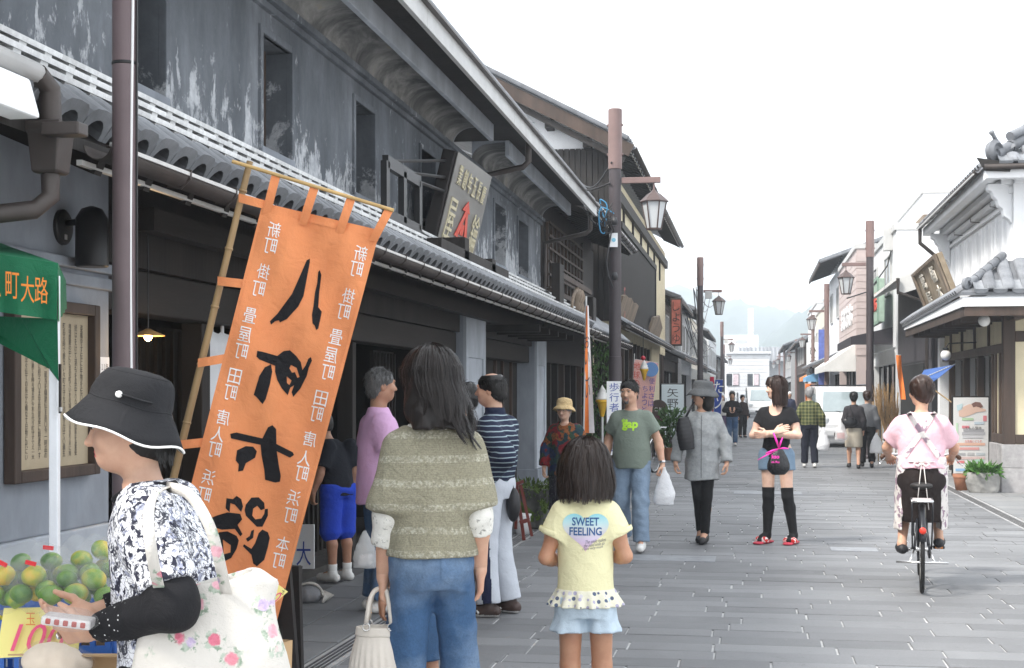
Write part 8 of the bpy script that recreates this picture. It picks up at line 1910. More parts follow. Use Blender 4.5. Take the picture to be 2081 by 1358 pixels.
for sy in (-.045,.045):
    for sx in (-.045,.045):
        q = h0 + _R*sx + _F*sy + VV((0,0,.085)); obj('ring', MB().tube([q + _R*.013*math.cos(a) + VV((0,0,.013*math.sin(a))) for a in np.linspace(0,6.28,13)],.0028,6, cap=False), ring, hb, smooth=True)
    pts = [h0 + _R*-.045 + _F*sy + VV((0,0,.10)), h0 + _R*-.032 + _F*sy*.8 + VV((0,0,.20)), VV((hx.x, hx.y, hx.z)) + _R*-.012, VV((hx.x, hx.y, hx.z + .004)) + _R*.012, h0 + _R*.032 + _F*sy*.8 + VV((0,0,.20)), h0 + _R*.045 + _F*sy + VV((0,0,.10))]
    fine = []
    for i in range(len(pts) - 1): fine += [pts[i].lerp(pts[i + 1], u) for u in (0,.33,.66)]
    fine.append(pts[-1])
    for _ in range(2): fine = [fine[0]] + [(fine[i - 1] + fine[i]*2 + fine[i + 1]) / 4 for i in range(1, len(fine) - 1)] + [fine[-1]]
    obj('handle', MB().tube(fine,.0085,8), CL, hb, smooth=True)
def carrier(label, px, py, t, wd, ht, mat=None, fill=None):
    """A filled plastic carrier bag: py is the grip."""
    p = S(px, py, t); o = thing('carrier_bag', label, 'plastic bag', p); g = SDF((-wd,-wd*.7,-ht*1.05),(wd, wd*.7,.03), max(.006, wd / 16)); g.loft([(-ht,0,0, wd*.46, wd*.26),(-ht*.8,0,0, wd*.5, wd*.3),(-ht*.5,0,0, wd*.42, wd*.24),(-ht*.25,0,0, wd*.24, wd*.12),(-ht*.1,0,0, wd*.12, wd*.05),(0,0,0, wd*.05, wd*.04)],.01); g.wrinkle(wd*.03,9 / wd,4); b = sobj('film', g, mat or M_BAGW, o,1); b.rotation_euler = (0,0, YAW)
    if fill: obj('contents', MB().obox(p + VV((0,0,-ht*.78)),(wd*.6, wd*.3, ht*.28), NM), fill, o, bevel=.01)
    return o
carrier('white carrier bag held by the bearded man',1350,950,13.6,.19,.36)
carrier('thin white carrier bag held by the man in green plaid',1673,868,28.4,.24,.46)
carrier('carrier bag of red goods held by the woman in the beige skirt',1709,855,28.0,.24,.38, plastic('clear_carrier', alpha=.4), M('red_goods',(.5,.06,.05),.5))
carrier('white carrier bag beside the cycling woman held by a walker',1781,880,28.4,.26,.40)
carrier('clear carrier bag with a food box by the lilac polo shirt',742,1078,9.6,.16,.25, plastic('clear_carrier', alpha=.4), plastic('cloudy_tray',(.8,.78,.78),.7,.2))
BLK = M('black_leather',(.014,.014,.016),.35,.2,6,.2,60)
o = thing('shoulder_bag', 'black ribbed shoulder bag on the woman in the grey shirt', 'bag', S(1392,880,14.25)); g = SDF((-.13,-.1,-.2),(.13,.1,.2),.009); g.loft([(-.17,0,0,.075,.05),(-.05,0,0,.085,.055),(.10,.0,0,.07,.035),(.16,.01,0,.05,.02)],.02, lambda a, z: .0012*np.sin(z*160)); b = sobj('bag_body', g, BLK, o,1); b.rotation_euler = (0, R(-8), YAW); obj('strap', MB().tube([S(1394,848,14.25), S(1404,828,14.28), S(1410,818,14.35)],.012,6), BLK, o, smooth=True)
o = thing('sequin_bag', 'black glossy handbag with a pink bow on the young woman\'s forearm', 'handbag', S(1582,935,14.0)); g = SDF((-.14,-.1,-.2),(.14,.1,.16),.008); g.loft([(-.145,0,0,.06,.045),(-.10,0,0,.10,.07),(.0,0,0,.095,.065),(.08,0,0,.055,.035),(.11,0,0,.04,.02)],.02, lambda a, z: .003*np.sin(a*20)); b = sobj('bag_body', g, M('black_sequins',(.012,.012,.014),.18,.3,80,.8,190), o,1); b.rotation_euler = (0,0, YAW)
PKB = M('hot_pink_satin',(.85,.03,.42),.4,.1,8,.1,50)
for (a, c_, r_) in (((1583,912),(1572,880),.022),((1583,912),(1556,922),.020),((1583,912),(1602,912),.020),((1580,915),(1540,935),.014),((1583,912),(1590,890),.018)): obj('bow', MB().tube([S(*a,13.88), S((a[0] + c_[0]) / 2,(a[1] + c_[1]) / 2 - 1,13.86), S(*c_,13.88)],[r_*.5, r_, r_*.6],8, flat_=.5), PKB, o, smooth=True)
place_text(text_mesh('kso',.1, bold=.004), S(1576,928,13.84), _R, _Z, PKB, o, fit=(.075,.04)); place_text(text_mesh('m Ru',.1, bold=.003), S(1576,939,13.84), _R, _Z, PKB, o, fit=(.075,.022))
o = thing('shoulder_bag', 'black shoulder bag on the woman in the beige skirt', 'bag', S(1728,858,28.05)); g = SDF((-.2,-.1,-.14),(.2,.1,.14),.014); g.ell((0,0,0),(.15,.06,.10), None,.02); b = sobj('bag_body', g, BLK, o,1); b.rotation_euler = (0,0, YAW); obj('strap', MB().tube([S(1720,852,28), S(1727,825,28), S(1738,856,28)],.012,6), BLK, o, smooth=True)
o = thing('waist_pouch', 'black pouch hanging behind the striped man\'s hip', 'bag', S(1043,1020,9.72)); g = SDF((-.08,-.06,-.16),(.08,.06,.16),.009); g.ell((0,0,-.02),(.05,.04,.12), None,.02); sobj('bag_body', g, BLK, o,1); obj('strap', MB().tube([S(1043,1000,9.72), S(1040,975,9.72)],.008,6), BLK, o)

# the bicycle being ridden
rl, rz_ = P11.location, P11.rotation_euler[2]
bk_ = thing('bicycle', 'black town bicycle with chrome fenders ridden away by the woman in pink', 'bicycle', rl, rz_)
FRM = M('bike_black_paint',(.015,.016,.02),.3,.1,8,0,1); CHR = flat('bike_chrome',(.62,.62,.62),.25,.9); TYR = M('tyre_rubber',(.018,.018,.018),.8,.2,8,.2,60); WW = flat('white_rim',(.62,.62,.60),.5)
def wheel(y, z, r):
    RYm = Matrix.Rotation(R(90),3, 'Y'); tor = lambda rr_, w_, n=40: [VV((0, y + rr_*math.cos(a), z + rr_*math.sin(a))) for a in np.linspace(0,2*math.pi, n)]
    w_ = obj('wheel', MB().tube(tor(r - .012,0),.0165,8, cap=False), TYR, bk_, **SM_L); obj('rim', MB().tube(tor(r - .034,0),.0115,6, cap=False), WW, w_, **SM_L)
    for k in range(28): a = 2*math.pi*k / 28; obj('spoke', MB().tube([(.02*(1 if k % 2 else -1), y + .02*math.cos(a + .5), z + .02*math.sin(a + .5)),(0, y + (r - .04)*math.cos(a), z + (r - .04)*math.sin(a))],.0012,4), CHR, w_, local=True)
    obj('hub', MB().lathe([(.022,-.045),(.016,-.03),(.016,.03),(.022,.045)],(0, y, z),12, RYm), CHR, w_, **SM_L)
    obj('fender', MB().sheet(lambda u, v: ((v - .5)*.052, y + (r + .022 - .02*(2*v - 1) ** 2)*math.cos(R(-25) + u*R(190) + (R(40) if y < 0 else 0))*-1, z + (r + .022 - .02*(2*v - 1) ** 2)*math.sin(R(-25) + u*R(190) + (R(40) if y < 0 else 0))),22,4), FRM, bk_, **SM_L, solid=.002)
RH = .33; yr, yf = -.32,.76
wheel(yr, RH, RH); wheel(yf, RH, RH)
def ft(pts, r, mat=FRM, nm='frame_tube'): return obj(nm, MB().tube(pts, r,8), mat, bk_, **SM_L)
bb_ = (0,.14,.29); ft([bb_,(0,-.03,.76)],.016); ft([bb_,(0,.50,.72)],.018); ft([(0,-.02,.60),(0,.48,.80)],.016); ft([(0,.47,.88),(0,.52,.66)],.02)
for s in (-1,1): ft([(s*.02,.14,.29),(s*.055, yr, RH)],.011); ft([(s*.02,-.02,.62),(s*.055, yr, RH)],.010); ft([(s*.05,.53,.66),(s*.055, yf, RH)],.013)
g = SDF((-.15,-.25,.72),(.15,.15,.88),.008); g.ell((0,-.10,.80),(.095,.10,.035), None,.02); g.cone((0,-.06,.80),(0,.08,.79),.05,.022,.03); sobj('saddle', g, M('saddle_vinyl',(.03,.028,.028),.5), bk_,1)
rk = obj('rear_rack', MB().obox((0,-.36,.705),(.14,.30,.012)), M('rack_pad',(.42,.38,.38),.6), bk_, local=True, bevel=.01)
for s in (-1,1):
    obj('rack_rail', MB().tube([(s*.075,-.53,.705),(s*.075,-.18,.705)],.008,6), CHR, rk, **SM_L); ft([(s*.075,-.50,.70),(s*.075,-.48,.60),(s*.07, yr, RH)],.006, FRM, 'rack_stay')
obj('rack_rail', MB().tube([(-.075,-.53,.705),(.075,-.53,.705)],.008,6), CHR, rk, **SM_L)
obj('reflector', MB().lathe([(.026,0),(.026,.012),(.02,.018)],(0,-.655,.50),14, Matrix.Rotation(R(90),3, 'X')), flat('red_reflector',(.65,.05,.03),.25), bk_, **SM_L)
ft([(-.30,.38,1.0),(-.27,.50,1.02),(-.10,.53,1.0),(0,.48,.97),(.10,.53,1.0),(.27,.50,1.02),(.30,.38,1.0)],.012, CHR, 'handlebar'); ft([(0,.47,.88),(0,.48,.98)],.014, CHR, 'stem')
for s in (-1,1): ft([(s*.30,.33,.995),(s*.275,.47,1.015)],.017, M('brown_grip',(.10,.05,.03),.6), 'grip'); ft([(s*.26,.50,1.0),(s*.30,.42,.955),(s*.33,.40,.93)],.005, CHR, 'brake_lever')
obj('chain_case', MB().obox((.055,-.08,.31),(.02,.52,.10)), FRM, bk_, local=True, bevel=.03)
for s, y in ((-1,.00),(1,.28)): ft([(s*.07,.14,.29),(s*.085, y,.29)],.010, CHR, 'crank'); obj('pedal', MB().obox((s*.14, y,.285),(.09,.075,.022)), M('pedal_rubber',(.03,.02,.018),.6), bk_, local=True, bevel=.006); obj('pedal_reflector', MB().obox((s*.14, y - .04,.285),(.06,.006,.014)), flat('orange_reflector',(.8,.25,.03),.3), bk_, local=True)
ft([(-.19,-.42,.24),(.19,-.42,.24)],.009, CHR, 'stand_bar')
for s in (-1,1): ft([(s*.06, yr, RH - .01),(s*.09,-.42,.24)],.008, CHR, 'stand_leg')
obj('basket', MB().lathe([(.12,.78),(.16,1.0)],(0,.70,0),4, Matrix.Rotation(R(45),3, 'Z'), cap=False), M('basket_wire',(.25,.24,.23),.4), bk_, local=True, solid=.004)

# vans
def van(label, px, py, t, wd=1.5, hh=1.66, ln=3.3, rack=True, ang=0):
    p = S(px, HZ, t); p.z = 0; v = thing('van', label, 'van', p, YAW*.3 + R(ang)); W = M('white_car_paint',(.74,.75,.76),.25,.02,2,0,1); h = wd / 2
    prof = [(0.06,.24),(.0,.34),(-.0,.62),(.10,.86),(.20,.94),(.62, hh - .12),(.80, hh - .02),(1.2, hh),(ln - .25, hh),(ln - .05, hh - .12),(ln,.9),(ln,.30),(ln - .1,.24)]
    mb = MB(); mb.prism([(-h + .03, y, z) for y, z in prof],(wd - .06,0,0)); obj('body', mb, W, v, local=True, bevel=.06)
    gl = M('windscreen_glass',(.30,.36,.38),.08,.15,2,0,1, spec=.9)
    ws = [(-h + .16,.215,.965),(h - .16,.215,.965),(h - .22,.60, hh - .155),(-h + .22,.60, hh - .155)]; nrm_ = VV((0,-.86,.5))*.012; obj('windscreen', MB().prism([Vector(q) + nrm_*.5 for q in ws], nrm_), gl, v, local=True)
    for s in (-1,1):
        obj('side_window', MB().prism([(s*(h - .025),.50,1.0),(s*(h - .025),1.3,1.0),(s*(h - .025),1.3, hh - .2),(s*(h - .025),.80, hh - .2)],(s*.012,0,0)), gl, v, local=True); obj('side_window', MB().prism([(s*(h - .025),1.4,1.0),(s*(h - .025),2.6,1.0),(s*(h - .025),2.6, hh - .2),(s*(h - .025),1.4, hh - .2)],(s*.012,0,0)), gl, v, local=True)
        hd = obj('headlight', MB().obox((s*(h - .20),.03,.72),(.24,.08,.18), Matrix.Rotation(s*-.25,3, 'Z')), flat('headlight_glass',(.62,.66,.68),.1), v, local=True, bevel=.04); obj('indicator', MB().obox((s*(h - .09),.05,.66),(.07,.06,.07)), flat('amber',(.7,.3,.05),.3), hd, local=True, bevel=.01)
        obj('mirror', MB().obox((s*(h + .10),.36,1.05),(.13,.07,.18)), W, v, local=True, bevel=.03); obj('door_handle', MB().obox((s*(h - .02),1.2,.85),(.02,.12,.03)), FRM, v, local=True)
        for y in (.52, ln - .6):
            w_ = obj('wheel', MB().lathe([(.20,-.07),(.265,-.075),(.28,-.05),(.28,.05),(.265,.075),(.20,.07)],(s*(h - .09), y,.28),24, Matrix.Rotation(R(90),3, 'Y')), TYR, v, local=True, smooth=True, angle=40); obj('rim', MB().lathe([(.01,.06),(.12,.07),(.19,.078)],(s*(h - .09), y,.28),20, Matrix.Rotation(R(90)*s,3, 'Y')), CHR, w_, local=True, smooth=True)
    obj('bumper', MB().obox((0,-.02,.40),(wd - .06,.14,.22)), W, v, local=True, bevel=.05); obj('grille', MB().obox((0,-.095,.36),(.62,.02,.10)), FRM, v, local=True, bevel=.02); obj('number_plate', MB().obox((.12,-.10,.46),(.33,.012,.165)), flat('yellow_plate',(.75,.55,.03),.5), v, local=True)
    for s in (-1,1): obj('wiper', MB().tube([(s*.10,.19,.97),(s*.45,.26,1.02)],.008,4), FRM, v, local=True); obj('seat', MB().obox((s*.34,.95,1.0),(.42,.12,.5)), M('car_seat',(.16,.16,.17),.8), v, local=True, bevel=.05)
    if rack:
        for y in (.95,2.4): obj('roof_rack', MB().tube([(-h + .02, y, hh + .03),(h - .02, y, hh + .03)],.02,6), FRM, v, local=True)
        for s in (-1,1): obj('rack_rail', MB().tube([(s*(h - .08),.8, hh + .05),(s*(h - .08),2.6, hh + .05)],.016,6), FRM, v, local=True)
    return v
van('white minivan with a roof rack parked before the pink sided shop',1718,910,38.6)
van('small far white van in the middle of the street',1546,850,82, rack=False, hh=1.75)
van('far white car beyond the black jacketed walker',1524,846,92, rack=False, hh=1.45)
# flags, signs, pots and clutter
def nobori(label, name, top, bot, wpx, t, mat, edge=None, chars=(), cmat=None, lean=0, cw=.3, slope=0.0):
    """A tall cloth flag on its own pole; top/bot are the pole-side corners in the picture."""
    b = S(*bot, t); f = thing(name, label, 'flag', VV((b.x, b.y,0))); a = S(*top, t)
    q = lambda u, v: S(top[0] + (bot[0] - top[0])*v + wpx[0]*u*(1 - v) + wpx[1]*u*v, top[1] + (bot[1] - top[1])*v + slope*u*(1 - v), t) - _F*(.03*math.sin(u*3 + v*5))
    obj('cloth', MB().sheet(q,8,24), mat, f, smooth=True); obj('pole', MB().tube([VV((b.x, b.y,0)), b, a, a + (a - b).normalized()*.12],.012,6), M_FASC, f, smooth=True)
    obj('cross_bar', MB().tube([a, q(1,0)],.008,6), M_FASC, f)
    if edge: obj('edge_band', MB().sheet(lambda u, v: q(u*.5 + .5, v) - _F*.006,3,24), edge, f, smooth=True)
    for (ch, u, v, s) in chars: place_text(text_mesh(ch,.1, bold=.003), q(u, v) - _F*.02, _R, _Z, cmat, f, fit=(s*cw, s))
    return f
ORF = cloth('orange_flag_cloth',(.82,.22,.05)); WHF = cloth('white_flag_cloth',(.75,.70,.70)); PKF = cloth('pink_flag_cloth',(.78,.46,.40)); BLF = cloth('blue_flag_cloth',(.03,.07,.32)); RDF = cloth('red_flag_cloth',(.45,.02,.06))
nobori('narrow orange and white nobori flag with dark lettering by the timber house', 'nobori_flag',(1191,622),(1186,880),(5,22),17.6, ORF, WHF,[(c,.25 + .05*k,.28 + k*.13,.17) for k, c in enumerate('おいしい')], flat('dark_print',(.06,.04,.05),.8), cw=.35)
f = nobori('pink flag with a globe picture and blue writing under the low eave', 'nobori_flag',(1289,730),(1284,860),(49,38),31, PKF, None,[(c,.12,.10 + k*.14,.16) for k, c in enumerate('地球の')], red, cw=.9, slope=8)
for k, c in enumerate('便利さは'): place_text(text_mesh(c,.1), S(1325 - k*.6,775 + k*15,30.9), _R, _Z, flat('violet_print',(.10,.06,.32),.8), f, fit=(.12,.13))
for k, c in enumerate('ちょっと'): place_text(text_mesh(c,.1), S(1311 - k*.6,790 + k*14,30.9), _R, _Z, flat('violet_print',(.10,.06,.32),.8), f, fit=(.11,.12))
obj('globe_picture', MB().lathe([(.16,-.003),(.16,.003)], S(1323,751,30.85),20, NM @ Matrix.Rotation(R(90),3, 'X')), flat('globe_blue',(.12,.25,.50),.7), f)
nobori('blue shop flag with white characters at the lamp post by the grey house', 'nobori_flag',(1453,772),(1450,850),(16,14),43, BLF, None,[('た',.5,.2,.35),('ツ',.5,.6,.35)], wht, cw=.9)
nobori('dark red shop flag beside the blue flag', 'nobori_flag',(1442,766),(1447,838),(9,8),44, RDF)
nobori('orange nobori flag standing before the corrugated shed', 'nobori_flag',(1820,722),(1829,812),(11,11),29.5, ORF)
nobori('orange shop flag beyond the minivan', 'nobori_flag',(1636,780),(1636,815),(22,20),55, ORF)
# soft-ice models
def cone_sign(label, px, py, t, s):
    c = S(px, py, t); o = thing('ice_cream_model', label, 'model', c); obj('cone', MB().lathe([(.02*s,-.42*s),(.05*s,-.38*s),(.13*s,-.06*s),(.17*s,-.02*s),(.17*s,.03*s)], c,18), M('cone_yellow',(.72,.42,.03),.5), o, smooth=True, angle=40)
    mb = MB(); n = 40; obj('swirl', MB().lathe([(.16*s,.03*s),(.17*s,.08*s),(.13*s,.13*s),(.14*s,.17*s),(.09*s,.23*s),(.10*s,.26*s),(.04*s,.34*s),(.005,.40*s)], c,18), M('cream_white',(.74,.73,.70),.4), o, smooth=True); return o, c
o, c = cone_sign('yellow and white soft ice model hanging under the low eave',1309,752,27,.48); obj('cherry', MB().lathe([(.001,-.05),(.045,-.02),(.045,.02),(.001,.05)], S(1307,728,27),12), flat('cherry_red',(.45,.02,.04),.3), o, smooth=True); obj('cord', MB().tube([S(1307,726,27), VV((S(1307,726,27).x, S(1307,726,27).y,2.75))],.006,5), M_CAB, o)
o, c = cone_sign('yellow and white soft ice model on a post beside the lamp post',1224,815,24,.66); obj('post', MB().tube([VV((c.x, c.y,0)), c - VV((0,0,.25))],.02,8), M_FASC, o)
# illuminated-type standing sign
p = G(1366,905); sg = thing('standing_shop_sign', 'white standing shop sign with dark vertical characters and black edge', 'sign', p); cz_ = S(1367,842, depth(p)); s_ = F_PX / depth(p); wd, ht = 47 / s_,122 / s_
obj('case', ob(cz_ + _F*.10, wd + .05,.18, ht + .05), M_SBS, sg, bevel=.06); obj('face', ob(cz_, wd - .02,.02, ht - .02), M('sign_acrylic',(.66,.74,.76),.3,.02,2,0,1), sg, bevel=.008)
for k, ch in enumerate('矢野眼鏡店'): place_text(text_mesh(ch,.3, bold=.004), cz_ - _F*.013 + _Z*(ht*.36 - k*ht*.18), _R, _Z, ink, sg, fit=(wd*.48, ht*.15))
obj('foot', ob(VV((p.x, p.y,.05)) + _F*.1,.5,.4,.1), M_SBS, sg)
p = G(1338,930); p2 = depth(p); sg = thing('wooden_shop_sign', 'brown wooden standing sign with a rounded top and maroon panel', 'sign', p)
obj('frame', ob(S(1338,880, p2),26*p2 / F_PX,.08,105*p2 / F_PX), M_BROWN, sg, bevel=.02); obj('panel', ob(S(1338,885, p2) - _F*.05,20*p2 / F_PX,.01,80*p2 / F_PX), flat('maroon',(.09,.015,.03),.6), sg); obj('rounded_top', MB().lathe([(.22,-.05),(.22,.05)], S(1338,832, p2),20, NM @ Matrix.Rotation(R(90),3, 'X')), M_BROWN, sg)
for k, ch in enumerate('名物'): place_text(text_mesh(ch,.1), S(1333 + k*10,832, p2 - .07), _R, _Z, wht, sg, fit=(.08,.09))
# leafy plants
LEAF = M('leaf_green',(.05,.115,.025),.55,.4,30,.2,60); LEAFM = M('moss_green',(.075,.12,.02),.9,.5,14,.6,60)
def leaves(parent, base, n, spread, height, size, mat=LEAF, seed=1, droop=.3, name='foliage'):
    rr_ = np.random.RandomState(seed); mb = MB()
    for k in range(n):
        a = rr_.uniform(0,6.28); r = spread*math.sqrt(rr_.rand()); p = Vector(base) + VV((r*math.cos(a), r*math.sin(a), height*rr_.rand())); d = VV((math.cos(a)*rr_.rand(), math.sin(a)*rr_.rand(), rr_.uniform(-droop,1))).normalized(); sd = d.cross(VV((rr_.randn(), rr_.randn(), rr_.randn()))).normalized(); L = size*rr_.uniform(.6,1.4); w_ = L*.22; up_ = d.cross(sd)*L*.12
        mb.add([p, p + d*L*.45 + sd*w_ + up_, p + d*L, p + d*L*.45 - sd*w_ + up_],[(0,1,2,3)])
    return stuff(obj(name, mb, mat, parent))
def stems(parent, base, n, spread, height, seed=1):
    rr_ = np.random.RandomState(seed); mb = MB()
    for k in range(n): a = rr_.uniform(0,6.28); mb.tube([Vector(base), Vector(base) + VV((spread*.5*math.cos(a), spread*.5*math.sin(a), height*.6)), Vector(base) + VV((spread*math.cos(a), spread*math.sin(a), height))],[.01,.007,.003],5)
    return stuff(obj('stem', mb, M_BROWN, parent))
p = G(1364,935); pl_ = thing('potted_shrub', 'leafy green shrub in a pot below the white standing sign', 'plant', p); obj('pot', MB().lathe([(.13,0),(.17,.25),(.18,.27)], p,18), M('terracotta',(.42,.19,.11),.8), pl_, smooth=True, angle=40); stems(pl_, p + VV((0,0,.25)),9,.22,.85,2); leaves(pl_, p + VV((0,0,.25)),420,.27,.85,.15, seed=2)
p = S(1222,860,24.5); p.z = 0; pl_ = thing('climbing_plant', 'dark climbing plant on the timber house behind the lamp post', 'plant', p); stems(pl_, p,8,.2,2.2,4); leaves(pl_, p + VV((0,0,.3)),700,.26,2.1,.12, seed=4, droop=.8)
# moss-covered stone trough, red folding easel and bucket
p = G(1077,1072); tr = thing('mossy_trough', 'stone trough overgrown with moss and ferns beside the pillar', 'planter', p); g = SDF((-.36,-.3,0),(.36,.3,.50),.014); g.loft([(0.0,0,0,.17,.15),(.2,0,0,.20,.17),(.40,0,0,.26,.20),(.44,0,0,.27,.21)],.02, power=3); g.ell((0,0,.47),(.22,.16,.12), None,.01, True); g.wrinkle(.014,20,3); sobj('trough', g,[M('dark_trough_stone',(.10,.10,.09),.9,.3,8,.5,40), LEAFM], tr,1, regions=[(1, lambda c: np.sin(c[:,0]*21 + c[:,2]*13) + np.sin(c[:,2]*17 + c[:,1]*9) + c[:,2]*2.2 > .9)])
stems(tr, p + VV((0,0,.3)),6,.2,.2,6); leaves(tr, p + VV((0,0,.36)),420,.29,.16,.06, LEAFM,3,.9)
leaves(tr, p + VV((.18,-.12,.05)),260,.10,.42,.05, LEAFM,7,1.0)
p = G(1062,1098); ea = thing('folding_easel', 'dark red folding wooden easel by the mossy trough', 'easel', p); RW = M('red_lacquer_wood',(.15,.028,.020),.5,.2,6,.2,40); t_ = depth(p)
for (a, c_, dt) in (((1050,985),(1065,1098),0),((1058,985),(1081,1090),0),((1052,985),(1048,1075),.5)): obj('leg', MB().bar(S(*a, t_ + dt), S(c_[0], c_[1], t_ + dt),.035,.03), RW, ea)
obj('cross_bar', MB().bar(S(1056,1062, t_ - .03), S(1074,1057, t_ - .03),.03,.04), RW, ea); obj('shelf', MB().bar(S(1046,985, t_ - .03), S(1064,978, t_ - .03),.05,.03), RW, ea)
p = G(1060,1092); p += _F*.35; bu = thing('white_bucket', 'white plastic bucket behind the red folding easel', 'bucket', p); obj('bucket', MB().lathe([(.085,0),(.10,.20),(.108,.20),(.108,.215)], p,20, cap=False), M_WHITE, bu, smooth=True, solid=.004, angle=40); obj('handle', MB().tube([p + _R*.1*math.cos(a) + VV((0,0,.20 - .07*math.sin(a))) - _F*.09 for a in np.linspace(0,3.14,9)],.004,5), M_FASC, bu)
# grey stone weight with a coil of rope
p = G(629,1224); rw = thing('stone_weight', 'grey stone weight tied with pale rope on the pavement', 'weight', p); g = SDF((-.15,-.12,0),(.15,.12,.15),.008); g.ell((0,0,.06),(.10,.085,.065), None,.02); g.cut((0,0,0),(0,0,-1)); g.wrinkle(.006,40,3); sobj('stone', g, M('river_stone',(.22,.225,.24),.85,.25,9,.4,60), rw,1)
rp = M('pale_rope',(.52,.50,.46),.9,.2,40,.4,90)
for k in range(3): obj('rope', MB().tube([p + VV((.105*math.cos(a)*(1 - .1*k),.02*k - .02 + .0*a,.066 + .073*math.sin(a))) for a in np.linspace(-.3,3.44,16)],.008,6), rp, rw, smooth=True)
for k in range(14): a = k*.45; obj('rope_end', MB().tube([p + VV((.09,-.02 + .006*k,.08)), p + VV((.12 + .004*k,-.04 + .006*k,.05)), p + VV((.115 + .006*math.sin(a),-.06 + .007*k,.006))],.004,5), rp, rw, smooth=True)
# blue and white box sign behind the banner
p = G(622,1168); bs = thing('white_board', 'small white board with blue characters leaning behind the banner', 'board', p); t_ = depth(p); obj('board', ob(S(617,1115, t_),.18,.03,.40), M_WHITE, bs); place_text(text_mesh('大',.2, bold=.01), S(617,1125, t_ - .02), _R, _Z, blue_ink(), bs, fit=(.12,.2))
# parked bicycle behind the bearded man
p = G(1338,962); pb = thing('parked_bicycle', 'parked bicycle half hidden behind the bearded man', 'bicycle', p); t_ = depth(p)
for dx, r in ((-.1,.31),(-.95,.31)):
    c = p + _R*dx*.5 + _F*(dx*.8 + .3); c.z = .31; tor = [c + (_R*.45 + _F*.9).normalized()*r*math.cos(a) + VV((0,0, r*math.sin(a))) for a in np.linspace(0,6.283,36)]; w_ = obj('wheel', MB().tube(tor,.018,8, cap=False), TYR, pb, smooth=True); obj('rim', MB().tube([c + (q - c)*.93 for q in tor],.012,6, cap=False), CHR, w_, smooth=True); obj('fender', MB().tube([c + (q - c)*1.1 for q in tor[2:18]],.02,6), CHR, pb, smooth=True)
    for k in range(0,35,2): obj('spoke', MB().tube([c, tor[k]],.0015,4), CHR, w_)
cc = [p + _R*d*.5 + _F*(d*.8 + .3) for d in (-.1,-.95)]; mid = (cc[0] + cc[1]) / 2
for a, b in ((cc[0] + VV((0,0,.31)), cc[0]*.85 + mid*.15 + VV((0,0,.85))),(cc[1] + VV((0,0,.31)), mid + VV((0,0,.28))),(mid + VV((0,0,.28)), cc[0]*.85 + mid*.15 + VV((0,0,.68))),(mid + VV((0,0,.28)), mid*.7 + cc[1]*.3 + VV((0,0,.78)))): obj('frame_tube', MB().tube([a, b],.016,8), FRM, pb, smooth=True)
obj('handlebar', MB().tube([cc[0]*.85 + mid*.15 + VV((0,0,.85)) + _R*s*.25 for s in (-1,0,1)],.012,6), CHR, pb); obj('saddle', ob(mid*.7 + cc[1]*.3 + VV((0,0,.8)),.15,.25,.06), TYR, pb, bevel=.02)

# right: poster stand, planters, canopy, brooms
p = G(1975,985); t_ = depth(p); ps = thing('poster_stand', 'white printed poster on a black framed stand before the storehouse', 'poster stand', p); k_ = t_ / F_PX; c = S(1972,886, t_)
obj('frame', ob(c,76*k_,.04,162*k_), M_SBS, ps, bevel=.006); obj('poster', ob(c - _F*.022,71*k_,.006,156*k_), M('poster_paper',(.76,.76,.75),.6,.02,2,0,1), ps)
for s in (-1,1): obj('leg', MB().bar(S(1972 + s*30,960, t_), S(1972 + s*30,1000, t_) ,.03,.03), M('pale_wood',(.55,.42,.25),.7), ps); obj('back_leg', MB().bar(S(1972 + s*30,830, t_ + .03), S(1972 + s*30,992, t_ + .4),.03,.03), M('pale_wood',(.55,.42,.25),.7), ps)
def ink_patch(x0, y0, x1, y1, colr, nm='printed_patch', rnd_=None):
    a = S((x0 + x1) / 2,(y0 + y1) / 2, t_ - .029); obj(nm, ob(a, abs(x1 - x0)*k_,.002, abs(y1 - y0)*k_), flat('print_%d_%d_%d' % tuple(int(v*99) for v in colr), colr,.7), ps, bevel=(.02 if rnd_ else 0))
def ink_blob(pts, colr, o_=.0): obj('printed_picture', MB().prism([S(x, y, t_ - .028 - o_) for x, y in pts],-_F*.002), flat('print_%d_%d_%d' % tuple(int(v*99) for v in colr), colr,.7), ps)
ink_blob([(1948,835),(1955,828),(1968,822),(1980,821),(1990,828),(2003,832),(2003,836),(1985,838),(1972,844),(1958,848),(1949,846)],(.74,.52,.42)); ink_blob([(1974,821),(1982,817),(1992,818),(1998,826),(1993,829),(1984,826),(1978,828)],(.22,.12,.10),.002); ink_blob([(1944,824),(1956,820),(1956,832),(1946,836)],(.55,.70,.74))
for (y, x0, x1, cl) in ((852,1955,1978,(.45,.62,.40)),(860,1980,2000,(.55,.65,.72)),(868,1955,1970,(.72,.25,.28)),(875,1958,2000,(.38,.38,.40)),(881,1955,2002,(.48,.48,.50)),(888,1956,1998,(.62,.62,.64)),(903,1946,2002,(.80,.50,.38)),(912,1943,1990,(.75,.38,.36)),(923,1946,1962,(.45,.45,.46)),(923,1966,1980,(.5,.5,.5)),(923,1984,2002,(.55,.6,.62)),(931,1944,2002,(.72,.55,.52)),(939,1945,1960,(.75,.22,.24)),(936,1982,2000,(.45,.70,.55)),(942,1965,2000,(.55,.55,.6)),(955,1942,2004,(.30,.52,.75))): ink_patch(x0, y - 2.6, x1, y + 2.6, cl)
ink_patch(1998,845,2005,856,(.72,.25,.28)); ink_patch(1943,860,1947,890,(.55,.75,.55))
